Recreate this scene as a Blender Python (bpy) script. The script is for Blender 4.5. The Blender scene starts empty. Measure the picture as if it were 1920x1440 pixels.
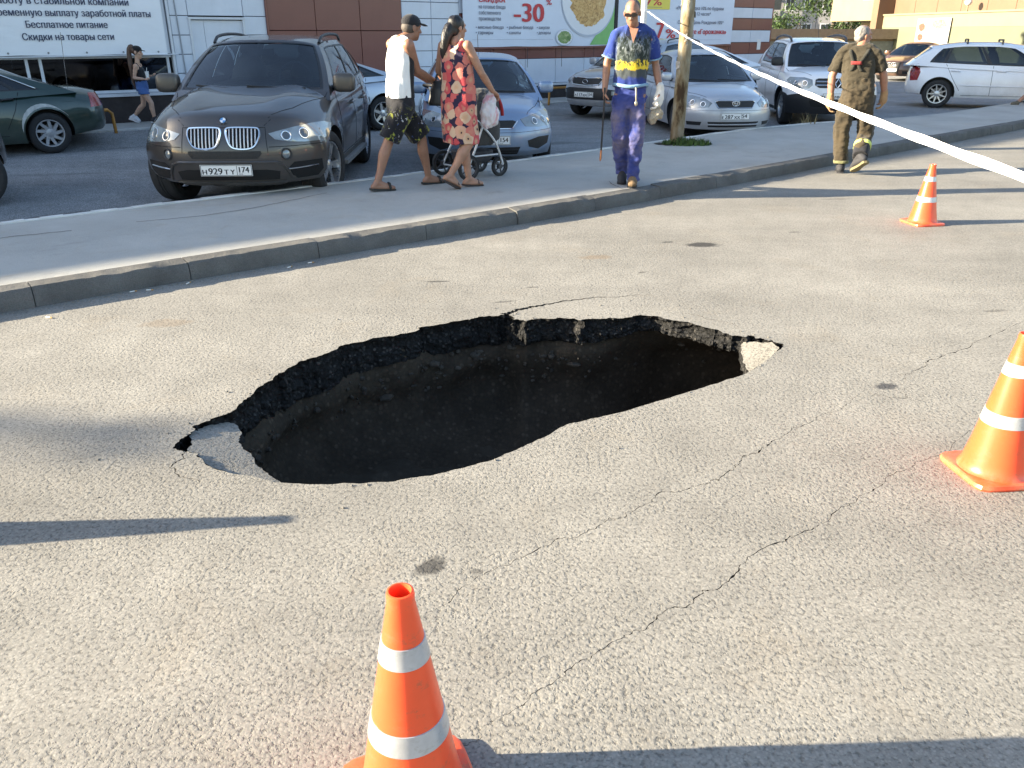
import bpy, bmesh, math, random
from math import sin, cos, pi, radians as R
from mathutils import Vector, Matrix, noise
from mathutils.bvhtree import BVHTree
from mathutils.geometry import delaunay_2d_cdt
random.seed(7)
SC = bpy.context.scene
COL = SC.collection

# ------------------------------------------------------------------ camera, world, sun, exposure
cam = bpy.data.cameras.new('camera')
camo = bpy.data.objects.new('camera', cam)
COL.objects.link(camo)
camo.location = (0, 0, 1.69)
camo.rotation_euler = (R(90 - 23.1), 0, 0)
cam.sensor_width = 36
cam.lens = 36 * 1540 / 1920
cam.clip_end = 1500
SC.camera = camo

SUN_AZ, SUN_EL = R(264.5), R(17.5)          # where the sun stands (azimuth from +Y towards +X)
world = bpy.data.worlds.new('World')
SC.world = world
world.use_nodes = True
wn = world.node_tree
for nd in list(wn.nodes):
    wn.nodes.remove(nd)
wo = wn.nodes.new('ShaderNodeOutputWorld')
wb = wn.nodes.new('ShaderNodeBackground')
ws = wn.nodes.new('ShaderNodeTexSky')
ws.sky_type = 'NISHITA'
ws.sun_disc = False
ws.sun_elevation = SUN_EL
ws.sun_rotation = SUN_AZ
ws.air_density = 1.0
ws.dust_density = 1.2
ws.ozone_density = 1.0
wb.inputs['Strength'].default_value = 0.084
wn.links.new(ws.outputs[0], wb.inputs[0])
wn.links.new(wb.outputs[0], wo.inputs[0])

sl = bpy.data.lights.new('sun', 'SUN')
sl.energy = 5.0
sl.angle = R(0.55)
sl.color = (1.0, 0.87, 0.65)
so = bpy.data.objects.new('sun', sl)
COL.objects.link(so)
travel = Vector((-sin(SUN_AZ) * cos(SUN_EL), -cos(SUN_AZ) * cos(SUN_EL), -sin(SUN_EL)))
so.rotation_euler = travel.to_track_quat('-Z', 'Y').to_euler()
so.location = (-20, -3, 12)

SC.render.engine = 'CYCLES'
SC.view_settings.view_transform = 'Standard'
SC.view_settings.look = 'None'
SC.view_settings.gamma = 1
SC.view_settings.exposure = 2.26
SC.view_settings.use_curve_mapping = False
SC.cycles.max_bounces = 8
SC.cycles.transparent_max_bounces = 16
SC.cycles.caustics_reflective = False
SC.cycles.caustics_refractive = False

# ------------------------------------------------------------------ object helpers
def link(name, me, parent=None, mats=None):
    o = bpy.data.objects.new(name, me)
    COL.objects.link(o)
    if parent is not None:
        o.parent = parent
    if mats:
        for m in (mats if isinstance(mats, (list, tuple)) else [mats]):
            me.materials.append(m)
    return o

def tag(o, label, cat, group=None):
    o['label'] = label
    o['category'] = cat
    if group:
        o['group'] = group
    return o

def thing(name, label, cat, loc=(0, 0, 0), rz=0, group=None):
    o = bpy.data.objects.new(name, None)
    o.empty_display_size = .2
    COL.objects.link(o)
    o.location = loc
    o.rotation_euler = (0, 0, rz)
    return tag(o, label, cat, group)

def kind(o, k):
    o['kind'] = k
    return o

def copy_tree(o, parent=None):
    c = o.copy()
    COL.objects.link(c)
    if parent is not None:
        c.parent = parent
    for ch in list(o.children):
        copy_tree(ch, c)
    return c

def pyd(name, verts, faces, mats=None, parent=None, smooth=False, mi=None, angle=None):
    me = bpy.data.meshes.new(name)
    me.from_pydata([tuple(v) for v in verts], [], faces)
    me.update()
    o = link(name, me, parent, mats)
    if mi:
        me.polygons.foreach_set('material_index', mi)
    if smooth:
        me.polygons.foreach_set('use_smooth', [True] * len(me.polygons))
        if angle:
            me.set_sharp_from_angle(angle=R(angle))
    return o

class MB:
    """collects simple solids into one mesh"""
    def __init__(s):
        s.v = []; s.f = []; s.m = []; s.cur = 0
    def add(s, vs, fs):
        n = len(s.v)
        s.v += [Vector(v) for v in vs]
        s.f += [tuple(i + n for i in f) for f in fs]
        s.m += [s.cur] * len(fs)
        return s
    def box(s, a, b, M=None):
        x0, y0, z0 = a; x1, y1, z1 = b
        vs = [Vector(p) for p in ((x0,y0,z0),(x1,y0,z0),(x1,y1,z0),(x0,y1,z0),(x0,y0,z1),(x1,y0,z1),(x1,y1,z1),(x0,y1,z1))]
        if M is not None:
            vs = [M @ v for v in vs]
        return s.add(vs, [(3,2,1,0),(4,5,6,7),(0,1,5,4),(1,2,6,5),(2,3,7,6),(3,0,4,7)])
    def tube(s, pts, r, n=8, caps=True, closed=False):
        pts = [Vector(p) for p in pts]
        rs = r if isinstance(r, (list, tuple)) else [r] * len(pts)
        base = len(s.v); m = len(pts)
        up = None
        vs = []
        for i, p in enumerate(pts):
            if closed:
                t = pts[(i + 1) % m] - pts[i - 1]
            else:
                t = pts[min(i + 1, m - 1)] - pts[max(i - 1, 0)]
            t.normalize()
            if up is None:
                up = t.orthogonal().normalized()
            else:
                up = (up - t * up.dot(t))
                up = up.normalized() if up.length > 1e-6 else t.orthogonal().normalized()
            b = t.cross(up)
            for k in range(n):
                a = 2 * pi * k / n
                vs.append(p + (up * cos(a) + b * sin(a)) * rs[i])
        fs = []
        for i in range(m if closed else m - 1):
            j = (i + 1) % m
            for k in range(n):
                k2 = (k + 1) % n
                fs.append((i*n + k, i*n + k2, j*n + k2, j*n + k))
        if caps and not closed:
            fs.append(tuple(range(n - 1, -1, -1)))
            fs.append(tuple((m - 1) * n + k for k in range(n)))
        return s.add(vs, fs)
    def lathe(s, prof, n=24, M=None, axis='z', full=True):
        """prof: list of (r, h); revolved about axis"""
        vs = []; fs = []
        m = len(prof)
        for (r, h) in prof:
            for k in range(n):
                a = 2 * pi * k / n
                if axis == 'z': v = Vector((r*cos(a), r*sin(a), h))
                elif axis == 'x': v = Vector((h, r*cos(a), r*sin(a)))
                else: v = Vector((r*cos(a), h, r*sin(a)))
                vs.append(M @ v if M is not None else v)
        for i in range(m - 1):
            for k in range(n):
                k2 = (k + 1) % n
                fs.append((i*n+k, i*n+k2, (i+1)*n+k2, (i+1)*n+k))
        return s.add(vs, fs)
    def ell(s, c, r, M=None, nu=16, nv=10):
        c = Vector(c)
        r = r if isinstance(r, (list, tuple)) else (r, r, r)
        vs = []; fs = []
        for j in range(1, nv):
            t = pi * j / nv
            for k in range(nu):
                a = 2*pi*k/nu
                v = Vector((r[0]*sin(t)*cos(a), r[1]*sin(t)*sin(a), r[2]*cos(t)))
                if M is not None: v = M @ v
                vs.append(c + v)
        top = len(vs)
        for z in (1, -1):
            v = Vector((0, 0, r[2]*z))
            if M is not None: v = M @ v
            vs.append(c + v)
        for j in range(nv - 2):
            for k in range(nu):
                k2 = (k+1) % nu
                fs.append((j*nu+k, (j+1)*nu+k, (j+1)*nu+k2, j*nu+k2))
        for k in range(nu):
            k2 = (k+1) % nu
            fs.append((top, k, k2))
            fs.append((top+1, (nv-2)*nu+k2, (nv-2)*nu+k))
        return s.add(vs, fs)
    def caps(s, pts, radii, n=14, flat=None):
        """tapered capsule chain: spheres at points joined by cones. flat=(axis vector, factor) squeezes about the chain's start"""
        pts = [Vector(p) for p in pts]
        if not isinstance(radii, (list, tuple)): radii = [radii]*len(pts)
        for i in range(len(pts)):
            s.ell(pts[i], radii[i], nu=n, nv=8)
        for i in range(len(pts) - 1):
            a, b = pts[i], pts[i+1]
            if (b - a).length > 1e-5:
                s.tube([a, b], [radii[i], radii[i+1]], n)
        return s
    def build(s, name, mats=None, parent=None, smooth=False, angle=None):
        return pyd(name, s.v, s.f, mats, parent, smooth, s.m, angle)

def rot_to(o, loc=(0,0,0), rot=(0,0,0)):
    o.location = loc; o.rotation_euler = rot
    return o

def evaluated(o):
    """apply modifiers: replaces the object's mesh by the evaluated one"""
    dg = bpy.context.evaluated_depsgraph_get()
    dg.update()
    me = bpy.data.meshes.new_from_object(o.evaluated_get(dg), preserve_all_data_layers=True, depsgraph=dg)
    old = o.data
    o.modifiers.clear()
    o.data = me
    if old.users == 0:
        bpy.data.meshes.remove(old)
    return o

# ------------------------------------------------------------------ material helpers
MATS = {}
class NT:
    def __init__(s, name):
        s.m = bpy.data.materials.new(name)
        s.m.use_nodes = True
        s.t = s.m.node_tree
        s.b = next(n for n in s.t.nodes if n.type == 'BSDF_PRINCIPLED')
        s.out = next(n for n in s.t.nodes if n.type == 'OUTPUT_MATERIAL')
        s._co = None
    def n(s, typ, **kw):
        nd = s.t.nodes.new('ShaderNode' + typ)
        for k, v in kw.items():
            if k in nd.inputs: s.put(nd.inputs[k], v)
            else: setattr(nd, k, v)
        return nd
    def put(s, inp, v):
        if isinstance(v, bpy.types.NodeSocket): s.t.links.new(v, inp)
        elif isinstance(v, bpy.types.Node): s.t.links.new(v.outputs[0], inp)
        else:
            if inp.type == 'RGBA' and len(v) == 3: v = (*v, 1)
            inp.default_value = v
    def set(s, **kw):
        for k, v in kw.items():
            s.put(s.b.inputs[k.replace('_', ' ')], v)
        return s
    def obj(s):
        if s._co is None: s._co = s.n('TexCoord').outputs['Object']
        return s._co
    def math(s, op, a, b=None, c=None, clamp=False):
        nd = s.n('Math', operation=op); nd.use_clamp = clamp
        s.put(nd.inputs[0], a)
        if b is not None: s.put(nd.inputs[1], b)
        if c is not None: s.put(nd.inputs[2], c)
        return nd.outputs[0]
    def noise(s, scale, detail=3, rough=.5, vec=None, col=False, dist=0):
        nd = s.n('TexNoise'); nd.inputs['Scale'].default_value = scale
        nd.inputs['Detail'].default_value = detail; nd.inputs['Roughness'].default_value = rough
        nd.inputs['Distortion'].default_value = dist
        s.put(nd.inputs['Vector'], vec if vec is not None else s.obj())
        return nd.outputs[1 if col else 0]
    def voro(s, scale, feature='F1', out=0, vec=None, rand=1):
        nd = s.n('TexVoronoi', feature=feature); nd.inputs['Scale'].default_value = scale
        nd.inputs['Randomness'].default_value = rand
        s.put(nd.inputs['Vector'], vec if vec is not None else s.obj())
        return nd.outputs[out]
    def ramp(s, fac, stops, interp='LINEAR'):
        nd = s.n('ValToRGB'); cr = nd.color_ramp; cr.interpolation = interp
        while len(cr.elements) < len(stops): cr.elements.new(.5)
        for e, (p, c) in zip(cr.elements, stops):
            e.position = p
            e.color = (*c, 1) if isinstance(c, (tuple, list)) and len(c) == 3 else ((c, c, c, 1) if not isinstance(c, (tuple, list)) else c)
        s.put(nd.inputs[0], fac)
        return nd.outputs[0]
    def mix(s, fac, a, b, typ='MIX'):
        nd = s.n('Mix', data_type='RGBA', blend_type=typ)
        s.put(nd.inputs[0], fac)
        s.put(nd.inputs[6], a); s.put(nd.inputs[7], b)
        return nd.outputs[2]
    def scale(s, sx, sy, sz, vec=None):
        nd = s.n('Mapping'); nd.inputs['Scale'].default_value = (sx, sy, sz)
        s.put(nd.inputs['Vector'], vec if vec is not None else s.obj())
        return nd.outputs[0]
    def sep(s, vec=None):
        nd = s.n('SeparateXYZ'); s.put(nd.inputs[0], vec if vec is not None else s.obj())
        return nd.outputs
    def bump(s, h, strength=.5, dist=.01, normal=None):
        nd = s.n('Bump'); nd.inputs['Strength'].default_value = strength; nd.inputs['Distance'].default_value = dist
        s.put(nd.inputs['Height'], h)
        if normal is not None: s.put(nd.inputs['Normal'], normal)
        return nd.outputs[0]

def mat(name, col, rough=.6, metal=0.0, var=.12, vscale=6, bump=0.0, bscale=60, coat=0.0, spec=.5, bdist=.004):
    """plain surface with some tonal variation and relief"""
    if name in MATS: return MATS[name]
    t = NT(name)
    c = t.mix(1.0, (*col, 1), t.ramp(t.noise(vscale, 5, .6), [(.25, 1 - var), (.75, 1 + var)]), 'MULTIPLY') if var else (*col, 1)
    t.set(Base_Color=c, Roughness=rough, Metallic=metal, Coat_Weight=coat, Specular_IOR_Level=spec)
    t.b.inputs['Coat Roughness'].default_value = .06
    if var:
        t.set(Roughness=t.ramp(t.noise(vscale*2.3, 4, .6), [(.3, max(0, rough - .08)), (.7, min(1, rough + .1))]))
    if bump:
        t.set(Normal=t.bump(t.noise(bscale, 4, .6), bump, bdist))
    MATS[name] = t.m
    return t.m

def paint(name, col, metal=.5, rough=.32, dust=.25, dcol=(.25, .22, .18)):
    if name in MATS: return MATS[name]
    t = NT(name)
    z = t.sep()[2]
    low = t.ramp(z, [(.2, 1.0), (.75, .25)])
    d = t.math('MULTIPLY', t.math('MULTIPLY', t.noise(5, 6, .65), low), dust * 1.6, clamp=True)
    c = t.mix(d, (*col, 1), (*dcol, 1))
    fl = t.mix(1.0, c, t.ramp(t.noise(900, 1), [(.3, .92), (.7, 1.08)]), 'MULTIPLY')
    t.set(Base_Color=fl, Metallic=t.math('MULTIPLY_ADD', d, -metal, metal), Roughness=t.math('MULTIPLY_ADD', d, .35, rough), Coat_Weight=t.math('MULTIPLY_ADD', d, -.9, 1.0, clamp=True))
    t.b.inputs['Coat Roughness'].default_value = .05
    MATS[name] = t.m
    return t.m

def glassmat(name, tint=(.55, .62, .6), dark=.5):
    if name in MATS: return MATS[name]
    t = NT(name)
    gl = t.n('BsdfGlossy'); gl.inputs['Roughness'].default_value = .03
    gl.inputs['Color'].default_value = (.95, .97, 1, 1)
    tr = t.n('BsdfTransparent'); tr.inputs['Color'].default_value = (*[c*dark for c in tint], 1)
    fr = t.n('Fresnel'); fr.inputs['IOR'].default_value = 1.5
    f2 = t.math('ADD', fr.outputs[0], t.math('MULTIPLY', t.noise(3, 4), .05), clamp=True)
    mx = t.n('MixShader')
    t.put(mx.inputs[0], f2); t.t.links.new(tr.outputs[0], mx.inputs[1]); t.t.links.new(gl.outputs[0], mx.inputs[2])
    t.t.links.new(mx.outputs[0], t.out.inputs[0])
    MATS[name] = t.m
    return t.m

BLACK = mat('black_plastic', (.018, .018, .02), .45)
RUBBER = mat('tyre_rubber', (.022, .022, .023), .8, bump=.2, bscale=120)
CHROME = mat('chrome', (.75, .76, .78), .12, 1.0, var=.03)
ALLOY = mat('alloy', (.55, .56, .58), .3, .9, var=.08)
DARKVOID = mat('dark_cavity', (.008, .008, .009), .9, var=0)
INTER = mat('car_interior', (.06, .06, .062), .8)
WHITEPLASTIC = mat('white_plate', (.78, .78, .76), .4, var=.04)
INK = mat('black_print', (.012, .012, .014), .5, var=0)

def text_mesh(name, body, size, mats, parent=None, loc=(0,0,0), rot=(0,0,0), depth=.002, align='LEFT', sx=1.0, bold=0.0, shear=0.0):
    """flat lettering: glyph outlines filled by non-zero winding; bold = union of slightly shifted copies"""
    K = 10.0
    cu = bpy.data.curves.new(name, 'FONT')
    cu.body = body; cu.size = K; cu.resolution_u = 3; cu.fill_mode = 'NONE'; cu.shear = shear
    tmp = bpy.data.objects.new(name + '_tmp', cu)
    COL.objects.link(tmp)
    dg = bpy.context.evaluated_depsgraph_get(); dg.update()
    me = bpy.data.meshes.new_from_object(tmp.evaluated_get(dg))
    bpy.data.objects.remove(tmp); bpy.data.curves.remove(cu)
    nxt = {}
    for e in me.edges:
        a, b = e.vertices
        nxt.setdefault(a, []).append(b); nxt.setdefault(b, []).append(a)
    co = [v.co.xy.copy() for v in me.vertices]
    loops = []; seen = set()
    for e in me.edges:                      # edges keep the direction of the outline
        a, b = e.vertices
        if a in seen: continue
        lp = [a]; seen.add(a); cur, prev = b, a
        while cur != a and cur not in seen:
            lp.append(cur); seen.add(cur)
            o = [q for q in nxt[cur] if q != prev]
            if not o: break
            prev, cur = cur, o[0]
        if len(lp) > 2: loops.append([co[i] for i in lp])
    bpy.data.meshes.remove(me)
    sb = bold/size*K*1.6
    L = []
    for lp in loops:
        for (dx, dy) in (((0, 0),) if sb <= 0 else ((-sb, 0), (sb, 0), (0, 0))):
            L.append([p + Vector((dx, dy)) for p in lp])
    verts = []; faces = []
    # cluster loops whose boxes overlap in x (one glyph at a time)
    items = sorted(((min(p.x for p in l), max(p.x for p in l), l) for l in L), key=lambda t: t[0])
    groups = []
    for x0, x1, l in items:
        if groups and x0 < groups[-1][0] - 1e-6: groups[-1][1].append(l); groups[-1][0] = max(groups[-1][0], x1)
        else: groups.append([x1, [l]])
    for _, ls in groups:
        pts = []; es = []
        for l in ls:
            b0 = len(pts); n = len(l)
            pts += l; es += [(b0+i, b0+(i+1) % n) for i in range(n)]
        v, e2, f, *_r = delaunay_2d_cdt(pts, es, [], 0, 1e-4)
        base = len(verts); verts += [(p.x, p.y, 0) for p in v]
        for q in f:
            c = (v[q[0]] + v[q[1]] + v[q[2]])/3
            w = 0
            for l in ls:
                n = len(l)
                for i in range(n):
                    a, b = l[i], l[(i+1) % n]
                    if a.y <= c.y:
                        if b.y > c.y and (b-a).cross(c-a) > 0: w += 1
                    elif b.y <= c.y and (b-a).cross(c-a) < 0: w -= 1
            if w != 0: faces.append(tuple(base+i for i in q))
    s = size/K
    verts = [(x*s*sx, y*s, z) for x, y, z in verts]
    me = bpy.data.meshes.new(name)
    me.from_pydata(verts, [], faces); me.update()
    o = link(name, me, parent, mats)
    o.location = loc; o.rotation_euler = rot
    return o

def in_poly(p, poly):
    x, y = p[0], p[1]; c = False; n = len(poly); j = n - 1
    for i in range(n):
        xi, yi = poly[i][0], poly[i][1]; xj, yj = poly[j][0], poly[j][1]
        if (yi > y) != (yj > y) and x < (xj - xi) * (y - yi) / (yj - yi) + xi: c = not c
        j = i
    return c

def cdt_fill(outline, grid):
    """triangulate a polygon with inner grid points; returns verts2d, faces"""
    pts = [Vector((p[0], p[1])) for p in outline]
    n = len(pts)
    xs = [p.x for p in pts]; ys = [p.y for p in pts]
    inner = []
    x = min(xs) + grid*.5
    while x < max(xs):
        y = min(ys) + grid*.5
        while y < max(ys):
            if in_poly((x, y), pts): inner.append(Vector((x, y)))
            y += grid
        x += grid
    v, e, f, *_ = delaunay_2d_cdt(pts + inner, [(i, (i+1) % n) for i in range(n)], [], 1, 1e-5)
    fs = [q for q in f if in_poly(sum((v[i] for i in q), Vector((0, 0)))/len(q), pts)]
    return v, fs

def densify(poly, step, closed=True):
    out = []
    n = len(poly)
    for i in range(n if closed else n - 1):
        a = Vector(poly[i]); b = Vector(poly[(i+1) % n])
        k = max(1, int((b-a).length/step))
        for j in range(k): out.append(a.lerp(b, j/k))
    if not closed: out.append(Vector(poly[-1]))
    return out

def spline(pts, k=6, closed=False):
    """Catmull-Rom"""
    P = [Vector(p) for p in pts]; n = len(P); out = []
    for i in range(n if closed else n-1):
        p1 = P[i]; p2 = P[(i+1) % n]
        p0 = P[i-1] if (closed or i > 0) else p1
        p3 = P[(i+2) % n] if (closed or i+2 < n) else p2
        for j in range(k):
            t = j/k
            out.append(.5*((2*p1) + (p2-p0)*t + (2*p0-5*p1+4*p2-p3)*t*t + (3*p1-p0-3*p2+p3)*t**3))
    if not closed: out.append(P[-1])
    return out

def interp(keys, x):
    """smooth (monotone-ish cubic) interpolation through (x, y) keys"""
    if x <= keys[0][0]: return keys[0][1]
    if x >= keys[-1][0]: return keys[-1][1]
    n = len(keys)
    for i in range(n-1):
        if keys[i][0] <= x <= keys[i+1][0]:
            x0, y0 = keys[i]; x1, y1 = keys[i+1]; h = x1-x0
            if h < 1e-9: return y1
            d = (y1-y0)/h
            def slope(k):
                if k == 0: return (keys[1][1]-keys[0][1])/(keys[1][0]-keys[0][0])
                if k == n-1: return (keys[-1][1]-keys[-2][1])/(keys[-1][0]-keys[-2][0])
                a = (keys[k][1]-keys[k-1][1])/max(1e-9, keys[k][0]-keys[k-1][0]); b = (keys[k+1][1]-keys[k][1])/max(1e-9, keys[k+1][0]-keys[k][0])
                if a*b <= 0: return 0
                return 2*a*b/(a+b)
            m0 = slope(i); m1 = slope(i+1)
            t = (x-x0)/h
            return (2*t**3-3*t*t+1)*y0 + (t**3-2*t*t+t)*h*m0 + (-2*t**3+3*t*t)*y1 + (t**3-t*t)*h*m1
    return keys[-1][1]

def frac_jag(pts, amp, closed=True, seed=0, lev=3):
    """broken edge: midpoint displacement of a polyline (2-D)"""
    rnd = random.Random(seed)
    P = [Vector((p[0], p[1])) for p in pts]
    for l in range(lev):
        out = []
        n = len(P)
        for i in range(n if closed else n-1):
            a = P[i]; b = P[(i+1) % n]
            d = b-a; nrm = Vector((-d.y, d.x))
            if nrm.length > 0: nrm.normalize()
            m = a.lerp(b, .5 + rnd.uniform(-.15, .15)) + nrm*rnd.uniform(-1, 1)*min(amp, d.length*.35)
            out += [a, m]
        if not closed: out.append(P[-1])
        P = out; amp *= .55
    return P
# ------------------------------------------------------------------ ground materials
def asphalt(name, base, light, dark, grain=85, bump=1.0, stains=(), tone=.16, mortar=(.05, .05, .052)):
    t = NT(name)
    co = t.obj()
    v = t.voro(grain, 'F1', 1)                       # a colour per stone
    stone = t.sep(v)[0]
    d1 = t.voro(grain, 'F1', 0)
    d2 = t.voro(grain*2.6, 'F1', 0)
    c = t.ramp(stone, [(0, dark), (.45, base), (.8, base), (1, light)])
    c = t.mix(t.ramp(t.math('MULTIPLY_ADD', t.noise(grain*.8, 2), .5, d1), [(.62, 0), (.92, 1)]), c, (*mortar, 1))
    big = t.ramp(t.noise(.55, 6, .62), [(.3, 1-tone), (.7, 1+tone)])
    c = t.mix(1.0, c, big, 'MULTIPLY')
    mid = t.ramp(t.noise(4.5, 5, .7), [(.3, 1-tone*.6), (.7, 1+tone*.6)])
    c = t.mix(1.0, c, mid, 'MULTIPLY')
    lane = t.n('Mapping'); lane.inputs['Rotation'].default_value = (0, 0, R(-38)); lane.inputs['Scale'].default_value = (.16, 1.5, 1); t.put(lane.inputs['Vector'], co)
    c = t.mix(1.0, c, t.ramp(t.noise(1.0, 4, .6, vec=lane.outputs[0]), [(.3, 1-tone*.55), (.7, 1+tone*.55)]), 'MULTIPLY')
    dirt = t.ramp(t.noise(1.7, 6, .7, dist=.6), [(.55, 0.0), (.8, .35)])
    c = t.mix(dirt, c, (base[0]*.95, base[1]*.82, base[2]*.66, 1))
    xyz = t.sep()
    for (sx, sy, rx, ry, ang, amt, scol) in stains:
        dx = t.math('SUBTRACT', xyz[0], sx); dy = t.math('SUBTRACT', xyz[1], sy)
        ca, sa = cos(ang), sin(ang)
        u = t.math('DIVIDE', t.math('ADD', t.math('MULTIPLY', dx, ca), t.math('MULTIPLY', dy, sa)), rx)
        w = t.math('DIVIDE', t.math('SUBTRACT', t.math('MULTIPLY', dy, ca), t.math('MULTIPLY', dx, sa)), ry)
        r = t.math('SQRT', t.math('ADD', t.math('MULTIPLY', u, u), t.math('MULTIPLY', w, w)))
        r = t.math('ADD', r, t.math('MULTIPLY_ADD', t.noise(2.2/min(rx, ry)*.5, 5, .7), 1.3, -.65))
        c = t.mix(t.ramp(r, [(.62, amt), (1.0, 0)]), c, (*scol, 1))
    if name == 'road_asphalt':
        pit = t.ramp(t.noise(62, 3, .62), [(.36, 0), (.47, .8), (.62, 1)])
        c = t.mix(1.0, c, t.ramp(pit, [(0, .62), (.8, 1.0), (1, 1.05)]), 'MULTIPLY')
    t.set(Base_Color=c, Roughness=.88, Specular_IOR_Level=.25)
    h = t.math('ADD', t.ramp(d1, [(.30, 1.0), (.62, .8), (.95, 0.0)]), t.math('MULTIPLY', t.ramp(d2, [(.1, 1.0), (.8, 0.0)]), .35))
    h = t.math('ADD', h, t.math('MULTIPLY', t.noise(22, 4, .6), 1.1))
    if name == 'road_asphalt':
        h = t.math('ADD', t.math('MULTIPLY', pit, 1.0), t.math('MULTIPLY_ADD', t.noise(24, 3, .6), .8, t.math('MULTIPLY', t.ramp(d1, [(.3, 1), (.9, 0)]), .25)))
    bn = t.bump(h, bump, .0035)
    if name == 'road_asphalt':
        bnode = bn.node
        t.put(bnode.inputs['Strength'], t.ramp(t.noise(.8, 4, .6), [(.32, bump*.35), (.68, bump*1.25)]))
    t.set(Normal=bn)
    MATS[name] = t.m
    return t.m

OIL = (.035, .034, .034)
RUST = (.2, .14, .085)
STAINS = [(1.66, 7.05, .17, .10, .1, .9, OIL), (1.37, 7.15, .07, .03, .2, .7, OIL), (.70, 6.62, .16, .08, .2, .45, RUST),
          (2.62, 7.55, .07, .025, .1, .6, OIL), (-.55, 5.9, .11, .025, .1, .7, OIL), (-.28, 2.36, .075, .05, .9, .8, OIL), (-.12, 2.33, .03, .018, 0, .5, OIL),
          (1.95, 3.93, .08, .045, .3, .8, (.03, .032, .04)), (-2.2, 4.95, .18, .1, .1, .35, RUST), (.15, 5.75, .06, .02, .1, .55, OIL), (1.0, 6.15, .05, .02, .6, .6, OIL), (-.05, 5.4, .1, .02, .3, .5, OIL), (3.2, 5.2, .1, .03, .2, .4, OIL), (3.6, 9.2, .2, .05, .1, .35, OIL)]
ROAD = asphalt('road_asphalt', (.266, .252, .226), (.300, .285, .256), (.222, .211, .19), grain=110, bump=.6, stains=STAINS, mortar=(.215, .204, .183))
LOTM = asphalt('lot_asphalt', (.34, .34, .34), (.41, .41, .41), (.26, .26, .26), grain=80, bump=.5, tone=.2, mortar=(.16, .16, .16), stains=[(-4.6, 8.55, .5, .14, .65, .6, (.06, .055, .05)), (-3.7, 9.35, .35, .1, .6, .5, (.06, .055, .05)), (-6.1, 11.2, .7, .12, .2, .3, (.07, .07, .07)), (0.6, 14.5, .8, .2, .4, .35, (.07, .07, .07))])
def slabmat():
    t = NT('sidewalk_concrete')
    c = t.ramp(t.noise(1.1, 7, .65), [(.25, (.34, .33, .305)), (.6, (.425, .415, .385)), (.8, (.485, .47, .435))])
    c = t.mix(1.0, c, t.ramp(t.noise(160, 3, .6), [(.3, .84), (.7, 1.12)]), 'MULTIPLY')
    c = t.mix(t.ramp(t.noise(2.6, 6, .7, dist=.8), [(.54, 0), (.75, .55)]), c, (.33, .29, .23, 1))
    c = t.mix(t.ramp(t.noise(1.3, 7, .72, dist=1.0), [(.60, 0), (.68, .4)]), c, (.24, .235, .225, 1))
    c = t.mix(t.ramp(t.noise(6.5, 5, .75), [(.66, 0), (.74, .5)]), c, (.19, .18, .17, 1))
    t.set(Base_Color=c, Roughness=.9, Specular_IOR_Level=.2)
    t.set(Normal=t.bump(t.math('ADD', t.noise(150, 3, .6), t.math('MULTIPLY', t.noise(18, 5, .65), 1.5)), .7, .004))
    return t.m
SIDEM = slabmat()
def kerbmat():
    t = NT('kerb_concrete')
    c = t.ramp(t.noise(3, 7, .65), [(.25, (.10, .097, .093)), (.7, (.175, .17, .16))])
    c = t.mix(1.0, c, t.ramp(t.noise(140, 3, .6), [(.3, .75), (.7, 1.15)]), 'MULTIPLY')
    t.set(Base_Color=c, Roughness=.9, Specular_IOR_Level=.2)
    t.set(Normal=t.bump(t.math('ADD', t.noise(130, 3, .6), t.math('MULTIPLY', t.noise(14, 5, .7), 2.2)), .9, .006))
    return t.m
KERBM = kerbmat()
EDGEM = mat('whitewashed_edging', (.62, .61, .58), .9, var=.25, vscale=5, bump=.5, bscale=80)
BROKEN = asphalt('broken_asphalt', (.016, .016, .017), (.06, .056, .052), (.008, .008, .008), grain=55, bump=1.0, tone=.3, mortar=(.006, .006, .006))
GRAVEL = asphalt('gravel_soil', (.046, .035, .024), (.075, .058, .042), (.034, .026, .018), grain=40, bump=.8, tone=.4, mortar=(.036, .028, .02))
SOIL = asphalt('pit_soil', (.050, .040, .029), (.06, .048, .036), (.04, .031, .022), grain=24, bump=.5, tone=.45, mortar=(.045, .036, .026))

# ------------------------------------------------------------------ kerb line (front top edge, from near left to far right)
KL = [(-14.5, -3.9), (-9.2, .42), (-6.0, 3.02), (-3.34, 5.16), (-2.65, 5.72), (-1.82, 6.38), (-.27, 7.61), (.76, 8.45), (2.11, 9.62), (4.46, 11.72), (6.18, 13.28), (9.69, 16.35), (13.5, 19.9), (18.5, 24.6), (26, 31.5)]
KL = spline([Vector(p) for p in KL], 8)
def offs(line, d):
    """offset a polyline to its left (towards the shop)"""
    out = []
    n = len(line)
    for i, p in enumerate(line):
        t = (line[min(i+1, n-1)] - line[max(i-1, 0)]).normalized()
        out.append(p + Vector((-t.y, t.x))*d)
    return out

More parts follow.
